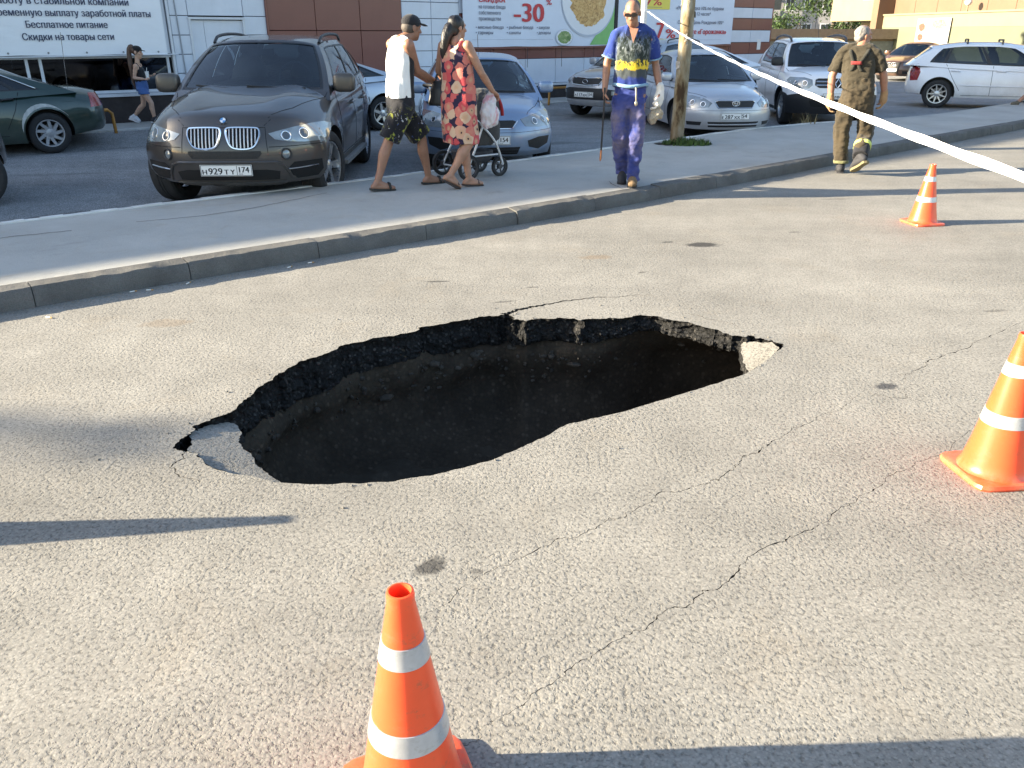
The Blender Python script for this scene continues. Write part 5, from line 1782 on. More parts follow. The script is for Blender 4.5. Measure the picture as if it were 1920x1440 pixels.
def disc(parent, name, cx, cz, rx, rz, m, y, jag=0, seed=0):
    n = 40; rr = random.Random(seed)
    vs = [(cx, y, cz)]
    for k in range(n):
        q = 1 + jag*rr.uniform(-1, 1)
        vs.append((cx + rx*q*cos(2*pi*k/n), y, cz + rz*q*sin(2*pi*k/n)))
    return pyd(name, vs, [(0, 1+k, 1+(k+1) % n) for k in range(n)], m, parent)
# green leaf shape behind the plate
pyd('printed_leaf', [(4.1, -.0135, .02), (4.965, -.0135, .02), (4.965, -.0135, 1.15), (4.7, -.0135, .8), (4.4, -.0135, .35)], [(0, 1, 2, 3, 4)], GRNP, b2)
disc(b2, 'printed_plate', 4.02, 1.10, .95, .89, PLATES, -.0150)
disc(b2, 'printed_plate', 4.02, 1.13, .93, .87, PLATEP, -.0162)
disc(b2, 'printed_food', 4.02, 1.10, .66, .56, FOOD, -.0174, .12, 3)
for k in range(8):
    a = R(200 + k*20); disc(b2, 'printed_food', 4.02+.42*cos(a), .95+.40*sin(a)*.9, .14, .13, FOOD, -.0180-.0004*k, .1, k)
disc(b2, 'printed_bowl', 3.19, .20, .30, .20, PLATES, -.0186, 0)
disc(b2, 'printed_bowl', 3.19, .205, .28, .185, PLATEP, -.0192, 0)
disc(b2, 'printed_salad', 3.19, .205, .23, .15, SALAD, -.0200, .06, 8)

b3 = banner('discount_banner', 'white banner with big red 7% lettering behind the worker and post', 13.22, 18.12, 1.40, 3.3, VB)
def b3t(body, t, z, w, size, m, bold=.0015, align='l'): return fit_text(b3, body, t-13.22, z-1.40, w, size, m, align=align, bold=bold)
b3t('Скидка', 13.34, 1.575, 1.34, .42, RED, bold=.010)
b3t('7', 14.74, 1.555, .34, .62, RED, bold=.014)
b3t('%', 15.14, 1.575, .42, .34, RED, bold=.004)
MB().box((.55, -.0155, .92), (2.02, -.0145, 1.6)).build('printed_box', YEL, b3)
b3t('7%', 14.25, 2.42, .65, .30, RED, bold=.004)
MB().box((1.1, -.0175, .965), (1.7, -.0165, .975)).build('printed_rule', GREY, b3)
b3t('«Утро» скидка 10% по будням', 15.52, 2.33, 2.1, .13, GREY)
b3t('до 12 часов*', 16.2, 2.18, .85, .13, GREY)
b3t('Скидка в День Рождения 10%*', 15.62, 1.95, 2.05, .13, GREY)
b3t('по карте «Горожанка»', 15.62, 1.68, 2.22, .18, RED, bold=.004)
MB().box((1.9, -.0155, .12), (4.4, -.0145, .123)).build('printed_rule', GREY, b3)
for o, t in ((b2, 13.15),):
    m = MB(); m.box((5.0, -.02, 0), (5.09, .05, 1.9)); m.build('banner_frame', SEAM, o)
# small notice at the right-hand end
nb = thing('notice_sheet', 'small white paper notice pinned near the right end of the striped wall', 'notice', S(19.55, -.012, 1.22), SHOP_RZ)
MB().box((0, 0, 0), (.18, .004, .3)).build('sheet', WHITEPLASTIC, nb)

# yellow tubular rails along the walkway
YR = mat('orange_rail_paint', (.42, .19, .03), .5, var=.3, vscale=8)
def lowrail(t0, t1, y, label, h=.52):
    o = thing('low_rail', label, 'railing', S((t0+t1)/2, y, -.04), SHOP_RZ, 'low orange rails along the shop')
    w = (t1-t0)/2
    pts = [(-w, 0, 0), (-w+.02, 0, h-.06), (-w+.08, 0, h), (w-.08, 0, h), (w-.02, 0, h-.06), (w, 0, 0)]
    MB().tube(pts, .028, 8).build('tube', YR, o, True, 50)
    return o
lowrail(-2.6, -.30, -1.5, 'low orange tube rail behind the tail of the green saloon')
lowrail(1.05, 3.2, -1.5, 'low orange tube rail between the girl and the taupe off-roader')
lowrail(9.6, 11.7, -1.5, 'low orange tube rail far behind, left of the grey crossover')

# ------------------------------------------------------------------ things beyond the lot on the right
GW = panelmat('green_render', (.125, .135, .085), .8); CR = panelmat('cream_render', (.20, .17, .11), .8); BRN = panelmat('brown_fascia', (.15, .09, .055), .6)
YW = panelmat('yellow_render', (.25, .20, .115), .85)
def bldg(name, label, loc, rz): return thing(name, label, 'building', loc, rz)
# low green-walled shop: local x along the wall towards the viewer, y into the building
gb = bldg('low_shop', 'low pale green shop with brown panelled fascia on the far right', (18.6, 45, 0), R(-82))
MB().box((0, 0, -.2), (30, 9, 1.96)).build('wall', GW, gb)
MB().box((0, -.004, 1.965), (30, 9, 2.5)).build('parapet_band', CR, gb)
MB().box((-.1, -.06, 2.505), (30, 9, 2.58)).build('coping', CR, gb)
MB().box((-.55, -.35, -.2), (-.002, 1.0, 3.3)).build('corner_pillar', BRN, gb)
k = 0
while k < 17:
    MB().box((k*1.75+.012, .5, 2.585), ((k+1)*1.75-.012, .62, 3.75)).build('fascia_panel', BRN, gb); k += 1
MB().box((-.5, .63, 2.585), (30, 9, 3.9)).build('fascia_core', SEAM, gb)
MB().box((-.6, .4, 3.91), (30, 9.2, 4.0)).build('roof', CR, gb)
lamp = thing('globe_lamp', 'white globe lamp on the coping of the low green shop', 'lamp', (19.42, 38.5, 2.58))
MB().tube([(0, 0, 0), (0, 0, .24)], .03, 8).build('stem', CR, lamp); MB().ell((0, 0, .36), .15).build('globe', WHITEPLASTIC, lamp, True)
fb = thing('menu_banner', 'small white food banner on the pale green wall behind the cars', 'banner', (18.6 + 3.1*.139 - .06, 45 - 3.1*.99, 1.22), R(-82))
MB().box((0, -.02, 0), (2.5, .0, 1.12)).build('sheet', vinyl('menu_vinyl', (.3, .3, .29)), fb)
for (x, z, r) in ((.4, .75, .17), (.4, .32, .15)): disc(fb, 'printed_food', x, z, r*1.4, r, mat('red_food_print', (.35, .06, .04), .5, var=.5, vscale=12), -.026, .15, int(x*10+z*10))
disc(fb, 'printed_food', 1.7, .86, .55, .2, FOOD, -.026, .15, 4)
fit_text(fb, 'Комплексный', 1.7, .48, 1.3, .22, GREY, y=-.022); fit_text(fb, 'обед', 1.7, .2, .7, .26, GREY, y=-.022)
MB().box((.8, -.024, .05), (.815, -.021, 1.07)).build('printed_rule', GREY, fb)
# yellow building with overhang behind it
yb = bldg('yellow_house', 'yellow rendered house with an overhanging storey behind the low shop', (20.4, 51, 0), R(-82))
MB().box((-2, .55, -.2), (5, 9, 2.35)).build('wall', CR, yb)
MB().box((-3.0, -.9, 2.36), (5, 9, 11)).build('upper_storey', YW, yb)
wn_ = MB(); wn_.box((.5, -.93, 3.4), (1.8, -.9, 4.9)); w1 = wn_.build('window', FRAME, yb)
MB().box((.58, -.945, 3.48), (1.12, -.931, 4.82)).build('pane', SHOPGLASS, w1); MB().box((1.18, -.945, 3.48), (1.72, -.931, 4.82)).build('pane', SHOPGLASS, w1)
MB().box((-1.2, -.93, 4.5), (-.6, -.9, 5.6)).build('vent_cover', FRAME, yb)
# long garages with a sunlit flat roof
ga = bldg('garage_row', 'low tan flat roofed garages between the striped wall and yellow house', (11.2, 43, 0), R(6))
MB().box((0, 0, -.2), (9, 6, 1.45)).build('wall', mat('tan_wall', (.2, .15, .1), .85, var=.2), ga)
MB().box((-.3, -.3, 1.452), (9.3, 6.2, 1.9)).build('roof', mat('tan_roof', (.22, .165, .11), .8, var=.15), ga)
for k in range(3): MB().box((.5+k*2.9, -.02, -.1), (2.9+k*2.9, -.001, 1.35)).build('garage_door', mat('garage_door', (.16, .17, .16), .6, var=.2), ga)
# panel block of flats far behind
CONC = panelmat('concrete_panel', (.30, .29, .29), .9)
ab = bldg('apartment_block', 'grey concrete block of flats far behind the garages and trees', (22, 118, -.5), R(-6))
MB().box((0, 0, 0), (48, 14, 17)).build('wall', CONC, ab)
GLZ = mat('far_window_glass', (.03, .035, .04), .15, var=.3)
winm = MB(); winm.box((-.62, -.02, 0), (.62, .03, 1.5))
wmain = None
for fl in range(3):
    for c in range(14):
        x = 2.2 + c*2.35
        if c % 5 == 4:
            bl = MB(); bl.box((x-1.0, -1.1, 1.0+fl*3.0), (x+1.0, .0, 2.0+fl*3.0)); bl.box((x-1.0, -1.1, 3.6+fl*3.0), (x+1.0, 0, 3.75+fl*3.0)); o = bl.build('balcony', CONC, ab)
            MB().box((x-.95, -1.05, 2.0+fl*3.0), (x+.95, -1.0, 3.55+fl*3)).build('pane', GLZ, o)
            continue
        if wmain is None:
            wmain = winm.build('window', FRAME, ab); p = MB(); p.box((-.52, -.035, .1), (-.03, -.021, 1.4)); p.box((.03, -.035, .1), (.52, -.021, 1.4)); p.build('pane', GLZ, wmain); o = wmain
        else:
            o = wmain.copy(); COL.objects.link(o); q = wmain.children[0].copy(); COL.objects.link(q); q.parent = o
        o.location = (x, 0, 1.9 + fl*3.0)
for c in range(20):
    MB().box((1.0+c*2.35-.03, -.012, 0), (1.0+c*2.35+.03, .01, 17)).build('panel_joint', SEAM, ab)

# ---- trees -------------------------------------------------------------------
def leafmat(name, col):
    t = NT(name)
    c = t.mix(1.0, (*col, 1), t.ramp(t.noise(1.2, 4), [(.3, .6), (.7, 1.5)]), 'MULTIPLY')
    c = t.mix(1.0, c, t.ramp(t.noise(14, 2), [(.3, .7), (.7, 1.35)]), 'MULTIPLY')
    t.set(Base_Color=c, Roughness=.6)
    tl = t.n('BsdfTranslucent'); t.put(tl.inputs[0], c)
    mx = t.n('MixShader'); mx.inputs[0].default_value = .25
    t.t.links.new(t.b.outputs[0], mx.inputs[1]); t.t.links.new(tl.outputs[0], mx.inputs[2]); t.t.links.new(mx.outputs[0], t.out.inputs[0])
    return t.m
LEAF = leafmat('leaf_green', (.06, .10, .03)); LEAF2 = leafmat('leaf_dark_green', (.045, .075, .025))
BARK = mat('bark', (.09, .07, .055), .9, var=.3, bump=.6, bscale=25)
def tree(name, label, loc, h, crown_r, crown_z, lm, seed, leaves=2600, leaf=.28, cat='tree', stretch=1.0):
    o = thing(name, label, cat, loc, 0, 'trees behind the lot' if cat == 'tree' else None)
    r = random.Random(seed)
    m = MB()
    tr = [Vector((r.uniform(-.15, .15)*i, r.uniform(-.15, .15)*i, h*.75*i/5)) for i in range(6)]
    m.tube(tr, [h*.02*(1.25-i*.2) for i in range(6)], 8)
    tips = []
    for k in range(12):
        a = r.uniform(0, 2*pi); s0 = tr[r.choice([2, 3, 4, 5])]
        e = Vector((cos(a)*crown_r*r.uniform(.5, .9), sin(a)*crown_r*r.uniform(.5, .9), crown_z + r.uniform(-.5, .8)*crown_r*stretch))
        mid = s0.lerp(e, .5) + Vector((0, 0, .2*crown_r))
        m.tube([s0, mid, e], [h*.009, h*.006, h*.002], 6); tips.append(e)
    m.build('trunk', BARK, o, True)
    vs = []; fs = []
    cl = [Vector((r.gauss(0, .45)*crown_r, r.gauss(0, .45)*crown_r, crown_z + r.gauss(0, .42)*crown_r*stretch)) for _ in range(26)] + tips
    for k in range(leaves):
        c = r.choice(cl); rad = crown_r*.30
        p = c + Vector((r.gauss(0, .5), r.gauss(0, .5), r.gauss(0, .42)))*rad
        M = Matrix.Rotation(r.uniform(0, 6.3), 3, 'Z') @ Matrix.Rotation(r.uniform(-1.2, 1.2), 3, 'X')
        s = leaf*r.uniform(.6, 1.3)
        b = len(vs)
        vs += [p + M @ Vector(q)*s for q in ((0, -.5, 0), (.32, 0, .08), (0, .5, 0), (-.32, 0, .08))]
        fs.append((b, b+1, b+2, b+3))
    pyd('crown', vs, fs, lm, o)
    return o
tree('leafy_bush', 'light green bush at the foot of the block beside the striped wall', (21.6, 70, 0), 3.2, 2.0, 1.7, LEAF, 3, 2200, .22, 'bush')
tree('broadleaf_tree', 'dense dark tree in front of the block left of the yellow house', (27.2, 76, 0), 10, 3.4, 6.2, LEAF2, 5, 5200, .36, stretch=1.5)
tree('broadleaf_tree', 'smaller dark tree in the gap close beside the yellow house', (24.9, 66, 0), 5, 1.3, 2.4, LEAF2, 6, 2000, .24, stretch=1.2)
# ------------------------------------------------------------------ people
def V3(*a): return Vector(a)
def wrinkle(o, amp, sc, stretch=(1, 1, .45), seed=0):
    me = o.data
    nrm = [v.normal.copy() for v in me.vertices]
    for v, n in zip(me.vertices, nrm):
        p = Vector((v.co.x*sc*stretch[0]+seed, v.co.y*sc*stretch[1], v.co.z*sc*stretch[2]))
        k = noise.noise(p) + .5*noise.noise(p*2.3) - .55*abs(noise.noise(p*1.4 + Vector((7, 3, 1))))
        v.co += n*amp*k
def blob(mb, name, m, parent=None, voxel=.007, smooth=6, wr=None, loc=None):
    o = mb.build(name, m, parent)
    md = o.modifiers.new('r', 'REMESH'); md.mode = 'VOXEL'; md.voxel_size = voxel; md.use_smooth_shade = True
    if smooth:
        ms = o.modifiers.new('s', 'SMOOTH'); ms.factor = .5; ms.iterations = smooth
    evaluated(o)
    o.data.materials.clear()
    for q in (m if isinstance(m, (list, tuple)) else [m]): o.data.materials.append(q)
    if wr: wrinkle(o, *wr)
    o.data.polygons.foreach_set('use_smooth', [True]*len(o.data.polygons))
    if loc is not None: o.location = loc
    return o
def loft(mb, rings, n=24, pw=2.4):
    """rings: (centre, half-vector across, half-vector deep); closed tube of superellipses"""
    vs = []; fs = []
    for (c, a, b) in rings:
        for k in range(n):
            t = 2*pi*k/n
            ct, st = cos(t), sin(t)
            u = (1 if ct >= 0 else -1)*abs(ct)**(2/pw); w = (1 if st >= 0 else -1)*abs(st)**(2/pw)
            vs.append(Vector(c) + Vector(a)*u + Vector(b)*w)
    m = len(rings)
    for i in range(m-1):
        for k in range(n):
            k2 = (k+1) % n
            fs.append((i*n+k, i*n+k2, (i+1)*n+k2, (i+1)*n+k))
    fs.append(tuple(range(n-1, -1, -1))); fs.append(tuple((m-1)*n+k for k in range(n)))
    return mb.add(vs, fs)

def hand(mb, wrist, d, nrm, side, curl=.5, s=1.0):
    """palm and five fingers; d = direction of the fingers, nrm = palm normal (the way the fingers curl), side = thumb direction"""
    d = Vector(d).normalized(); nrm = Vector(nrm); nrm = (nrm - d*nrm.dot(d)).normalized(); t = d.cross(nrm)
    if t.dot(Vector(side)) < 0: t = -t
    w = Vector(wrist)
    # palm
    for k, off in enumerate((-.028, -.010, .010, .028)):
        mb.caps([w + t*off*.55*s, w + d*.055*s + t*off*s, w + d*.09*s + t*off*s], [.017*s, .016*s, .013*s], 8)
    lens = (.062, .074, .078, .07)
    for k, off in enumerate((-.030, -.0105, .0105, .030)):
        L = lens[k]*s
        p = w + d*.09*s + t*off*s
        a1 = curl*.75; a2 = curl*1.6; a3 = curl*2.3
        q1 = p + (d*cos(a1) + nrm*sin(a1))*L*.45
        q2 = q1 + (d*cos(a2) + nrm*sin(a2))*L*.32
        q3 = q2 + (d*cos(a3) + nrm*sin(a3))*L*.25
        mb.caps([p, q1, q2, q3], [.0105*s, .0098*s, .009*s, .0075*s], 8)
    p = w + d*.02*s + t*.022*s
    q1 = p + (d*.6 + t*.65 + nrm*.25).normalized()*.042*s
    q2 = q1 + (d*.8 + t*.25 + nrm*.5*(.4+curl)).normalized()*.034*s
    q3 = q2 + (d*.85 + nrm*.6*(.4+curl)).normalized()*.024*s
    mb.caps([p, q1, q2, q3], [.016*s, .0125*s, .011*s, .0085*s], 8)

def foot(mb, ankle, toe, s=1.0, bare=True):
    a = Vector(ankle); t = Vector(toe)
    d = (t - a); h = Vector((d.x, d.y, 0)).normalized()
    f = d.normalized()
    side = Vector((-h.y, h.x, 0))
    dn = f.cross(side); dn = dn if dn.z < 0 else -dn
    heel = a - h*.03*s + dn*.045*s
    mb.caps([a, heel], [.036*s, .033*s], 10)
    mid = a.lerp(t, .55) + dn*.008*s
    mb.caps([a, mid, t], [.036*s, .034*s, .022*s], 10)
    mb.caps([heel, mid + side*.012*s + dn*.012*s, t + side*.022*s], [.032*s, .028*s, .017*s], 10)
    mb.caps([heel, mid - side*.012*s + dn*.012*s, t - side*.024*s], [.032*s, .026*s, .014*s], 10)

def shoe(mb, ankle, toe, s=1.0, hi=.03):
    a = Vector(ankle); t = Vector(toe)
    d = (t-a); h = Vector((d.x, d.y, 0)).normalized(); f = d.normalized(); side = Vector((-h.y, h.x, 0))
    dn = f.cross(side); dn = dn if dn.z < 0 else -dn
    heel = a - h*.045*s + dn*.05*s
    mb.caps([a - dn*hi, a], [.052*s, .052*s], 12)
    mb.caps([a, heel], [.05*s, .043*s], 12)
    mid = a.lerp(t, .55)
    mb.caps([a, mid, t], [.05*s, .046*s, .034*s], 12)
    for q in (.018, -.018):
        mb.caps([heel, mid + side*q*s + dn*.014*s, t + side*q*s], [.042*s, .038*s, .03*s], 12)
def sole(name, ankle, toe, m, parent, s=1.0, th=.022, drop=.075, ln=.06):
    a = Vector(ankle); t = Vector(toe)
    d = (t-a); h = Vector((d.x, d.y, 0)).normalized(); f = d.normalized(); side = Vector((-h.y, h.x, 0))
    dn = f.cross(side); dn = dn if dn.z < 0 else -dn
    hl = a - h*ln*s + dn*drop*s
    tp = t + f*.035*s + dn*.026*s
    ax = (tp-hl); L = ax.length; ax.normalize()
    up = side.cross(ax); up = up if up.dot(dn) < 0 else -up
    out = []
    prof = [(-.0, .0), (.02, .030), (.10, .036), (.30, .030), (.5, .034), (.75, .048), (.9, .042), (.97, .026), (1, 0)]
    o2 = [(u*L, w*s) for u, w in prof] + [(u*L, -w*s) for u, w in prof[-2:0:-1]]
    n = len(o2)
    vs = [hl + ax*u + side*w for u, w in o2] + [hl + ax*u + side*w + up*th for u, w in o2]
    fs = [tuple(range(n)), tuple(range(2*n-1, n-1, -1))] + [(i, (i+1) % n, (i+1) % n+n, i+n) for i in range(n)]
    bm = bmesh.new()
    bv = [bm.verts.new(v) for v in vs]
    for q in fs: bm.faces.new([bv[i] for i in q])
    bmesh.ops.recalc_face_normals(bm, faces=bm.faces)
    me = bpy.data.meshes.new(name); bm.to_mesh(me); bm.free()
    return link(name, me, parent, m)

def skin(name, col, red=.1):
    t = NT(name)
    c = t.mix(1.0, (*col, 1), t.ramp(t.noise(14, 4), [(.3, .88), (.7, 1.1)]), 'MULTIPLY')
    c = t.mix(t.ramp(t.noise(5, 3), [(.5, 0), (.8, red*2)]), c, (col[0]*1.05, col[1]*.75, col[2]*.65, 1))
    t.set(Base_Color=c, Roughness=.5, Subsurface_Weight=.12, Subsurface_Scale=.02)
    t.b.inputs['Subsurface Radius'].default_value = (1, .4, .2)
    t.set(Normal=t.bump(t.noise(120, 3), .15, .002))
    return t.m
def cloth(name, col, var=.15, weave=260, rough=.9):
    t = NT(name)
    c = t.mix(1.0, (*col, 1), t.ramp(t.noise(6, 5, .65), [(.25, 1-var), (.75, 1+var)]), 'MULTIPLY')
    t.set(Base_Color=c, Roughness=rough, Specular_IOR_Level=.2, Sheen_Weight=.15)
    t.set(Normal=t.bump(t.math('ADD', t.noise(weave, 2), t.math('MULTIPLY', t.noise(22, 4, .6), 3.0)), .35, .006))
    return t
SK_M = skin('skin_tanned', (.30, .155, .098)); SK_W = skin('skin_warm', (.37, .20, .13)); SK_F = skin('skin_ruddy', (.34, .17, .11)); SK_G = skin('skin_fair', (.50, .31, .22))

def head(mb, c, f, up, s=1.0, jaw=1.0):
    """c = centre of the head, f = the way the face looks"""
    f = Vector(f).normalized(); up = Vector(up); up = (up - f*up.dot(f)).normalized(); r = f.cross(up)
    M = Matrix((r, f, up)).transposed()
    c = Vector(c)
    def at(x, y, z): return c + M @ Vector((x, y, z))*s
    mb.ell(at(0, -.012, .028), (.076*s, .095*s, .092*s), M, 20, 14)
    mb.ell(at(0, .022, -.045), (.060*s*jaw, .066*s, .078*s), M, 18, 12)
    mb.ell(at(0, .052, -.092), (.032*s*jaw, .030*s, .028*s), M, 14, 10)
    # brow, nose, cheeks, lips, ears
    mb.caps([at(-.042, .070, .025), at(0, .080, .022), at(.042, .070, .025)], [.014*s, .016*s, .014*s], 8)
    mb.caps([at(0, .082, .012), at(0, .104, -.030)], [.010*s, .0155*s], 8)
    mb.caps([at(-.014, .092, -.034), at(.014, .092, -.034)], .009*s, 8)
    for x in (-1, 1):
        mb.ell(at(.040*x, .060, -.022), (.024*s, .02*s, .022*s), M, 10, 8)
        mb.ell(at(.080*x, -.010, -.008), (.010*s, .022*s, .034*s), M, 10, 8)
    mb.caps([at(-.020, .074, -.066), at(0, .082, -.064), at(.020, .074, -.066)], .0085*s, 8)
    mb.caps([at(-.016, .074, -.078), at(0, .080, -.079), at(.016, .074, -.078)], .009*s, 8)
    return at, M
def eyes(at, M, parent, s=1.0):
    m = MB()
    for x in (-.031, .031): m.ell(at(x, .074, .0), .0125*s, nu=10, nv=8)
    return m.build('eye', mat('eye_white', (.35, .3, .28), .3, var=.1), parent, True)
def hairshell(mb, at, M, s, parts):
    for (p, r) in parts: mb.ell(at(*p), tuple(q*s for q in r), M, 18, 12)

HAIR_B = mat('black_hair', (.012, .010, .010), .38, var=.3, bump=.6, bscale=240)
HAIR_G = mat('grey_hair', (.21, .195, .18), .6, var=.3, bump=.6, bscale=200)
HAIR_BR = mat('brown_hair', (.085, .045, .03), .45, var=.3, bump=.6, bscale=200)
HAIR_GR = mat('short_greying_hair', (.075, .06, .05), .7, var=.3, bump=.5, bscale=260)

# ================= man in white vest pushing the pushchair ====================
def man():
    O = V3(-1.12, 9.12, .14)
    L = lambda x, y, z: V3(x, y, z) - O
    f = V3(sin(R(56)), cos(R(56)), 0); r = V3(f.y, -f.x, 0)
    ShC = L(-1.15, 9.12, 1.585); shR = ShC + r*.185 + V3(0, 0, .0); shL = ShC - r*.185
    hipC = L(-1.17, 9.07, 1.02); hR = hipC + r*.095; hL = hipC - r*.095
    elR = L(-.985, 9.13, 1.335); wrR = L(-.835, 9.35, 1.225)
    elL = L(-1.11, 9.44, 1.36); wrL = L(-.93, 9.58, 1.22)
    knR = L(-1.30, 8.96, .645); anR = L(-1.43, 8.86, .235); toR = L(-1.27, 8.94, .17)
    knL = L(-.98, 9.24, .64); anL = L(-.93, 9.32, .225); toL = L(-.78, 9.42, .165)
    b = MB()
    hc = L(-1.03, 9.20, 1.745)
    at, M = head(b, hc, f + V3(0, 0, -.12), (0, 0, 1))
    b.caps([hc + V3(-.01, -.01, -.07), ShC + V3(0, 0, .03)], [.056, .066], 14)
    loft(b, [(hipC + V3(0, 0, -.05), r*.14, f*.095), (hipC + V3(0, 0, .1), r*.145, f*.10), (hipC.lerp(ShC, .45), r*.14, f*.095), (hipC.lerp(ShC, .75), r*.165, f*.105), (ShC + V3(0, 0, .0), r*.15, f*.075)])
    for sh, el, wr in ((shR, elR, wrR), (shL, elL, wrL)):
        b.caps([sh, sh.lerp(el, .45), el], [.062, .052, .041], 14)
        b.caps([el, el.lerp(wr, .35), wr], [.041, .043, .029], 14)
        hand(b, wr, (wr-el).normalized() + f*.5, (0, 0, -1), (-r if sh is shR else r), .85)
    for h, k, a, t in ((hR, knR, anR, toR), (hL, knL, anL, toL)):
        b.caps([h + f*.0, h.lerp(k, .5), k], [.07, .068, .055], 14)
        c = k.lerp(a, .32) - f*.012
        b.caps([k, c, k.lerp(a, .7), a], [.054, .060, .042, .036], 14)
        foot(b, a, t)
    o = blob(b, 'person', SK_M, None, .0065, 4, loc=O)
    tag(o, 'man in a white sleeveless vest and black patterned shorts pushing the pushchair', 'person')
    # vest
    t = cloth('vest_cloth', (.80, .79, .76), .05)
    xyz = t.sep()
    side = t.math('ADD', t.math('MULTIPLY', xyz[0], r.x), t.math('MULTIPLY', xyz[1], r.y))
    fwd = t.math('ADD', t.math('ADD', t.math('MULTIPLY', xyz[0], f.x), t.math('MULTIPLY', xyz[1], f.y)), .045)
    msk = t.math('MULTIPLY', t.ramp(t.math('ABSOLUTE', side), [(.085, 0), (.09, 1)]), t.ramp(fwd, [(.018, 0), (.024, 1)]))
    c = t.mix(msk, (.80, .79, .76, 1), (.02, .02, .022, 1))
    t.set(Base_Color=t.mix(t.ramp(xyz[2], [(1.385-.14*0-.0, 0), (1.39, 1)]), c, (.80, .79, .76, 1)))
    m = MB()
    base = V3(0, 0, 0)
    loft(m, [(hipC + V3(.0, 0, .055), r*.175, f*.135), (hipC + V3(0, 0, .16), r*.172, f*.132), (hipC.lerp(ShC, .45), r*.170, f*.128), (hipC.lerp(ShC, .72), r*.185, f*.132), (hipC.lerp(ShC, .9), r*.172, f*.118), (ShC + V3(0, 0, .045), r*.13, f*.085), (ShC + V3(0, 0, .075), r*.085, f*.06)])
    for sgn in (1, -1): m.caps([ShC + r*sgn*.08 + V3(0, 0, .045), ShC + r*sgn*.165 + V3(0, 0, .02)], [.05, .05], 12)
    blob(m, 'vest', t.m, o, .008, 5, (.011, 9, (1, 1, .5), 2))
    # shorts
    t = cloth('patterned_shorts', (.012, .012, .015), .2)
    n1 = t.noise(11, 4, .6, dist=1.0); n2 = t.noise(17, 4, .65, vec=t.scale(1, 1, .7), dist=1.5); 
    c = t.mix(t.ramp(n1, [(.56, 0), (.60, 1)]), (.014, .014, .018, 1), (.30, .32, .05, 1))
    c = t.mix(t.ramp(n2, [(.64, 0), (.67, 1)]), c, (.55, .56, .58, 1))
    c = t.mix(t.ramp(t.noise(23, 3, .6), [(.66, 0), (.69, 1)]), c, (.08, .12, .32, 1))
    c = t.mix(t.ramp(t.sep()[2], [(.74, 0), (.86, 1)]), c, (.02, .02, .024, 1))
    t.set(Base_Color=c)
    m = MB()
    loft(m, [(hipC + V3(0, 0, -.09), r*.165, f*.125), (hipC + V3(0, 0, .0), r*.172, f*.132), (hipC + V3(0, 0, .09), r*.165, f*.125)])
    for h, k in ((hR, knR), (hL, knL)):
        e = h.lerp(k, .93)
        ax = (k-h).normalized(); q = r - ax*r.dot(ax); q.normalize(); w = ax.cross(q)
        loft(m, [(h + V3(0, 0, .0), q*.095, w*.115), (h.lerp(k, .4), q*.105, w*.115), (e, q*.112, w*.118), (e + ax*.012, q*.108, w*.114)])
    blob(m, 'shorts', t.m, o, .008, 4, (.014, 8, (1, 1, .4), 5))
    # cap with a peak
    m = MB()
    m.ell(at(0, -.012, .052), (.086, .104, .078), M, 22, 14)
    loft(m, [(at(0, .06, .05), r*.075, M @ V3(0, 0, .006)), (at(0, .12, .046), r*.07, M @ V3(0, 0, .006)), (at(0, .165, .036), r*.045, M @ V3(0, 0, .005))], 18)
    cp = blob(m, 'cap', cloth('cap_cloth', (.022, .022, .026), .2).m, o, .006, 3)
    m = MB(); hairshell(m, at, M, 1, [((0, -.03, -.0), (.079, .085, .07))]); blob(m, 'hair', HAIR_GR, o, .008, 2)
    for a, t2 in ((anR, toR), (anL, toL)):
        s = sole('slipper', a, t2, mat('slipper_rubber', (.03, .03, .028), .8), o, 1.05)
        mm = MB(); q = (t2-a); 
        sd = V3(-q.y, q.x, 0).normalized(); p = a.lerp(t2, .72)
        mm.caps([p - sd*.05 + V3(0, 0, -.012), p - sd*.02 + V3(0, 0, .03), p + sd*.02 + V3(0, 0, .03), p + sd*.05 + V3(0, 0, -.012)], .014, 8)
        mm.build('slipper_strap', mat('slipper_rubber', (.03, .03, .028), .8), s, True)
    return o
man()

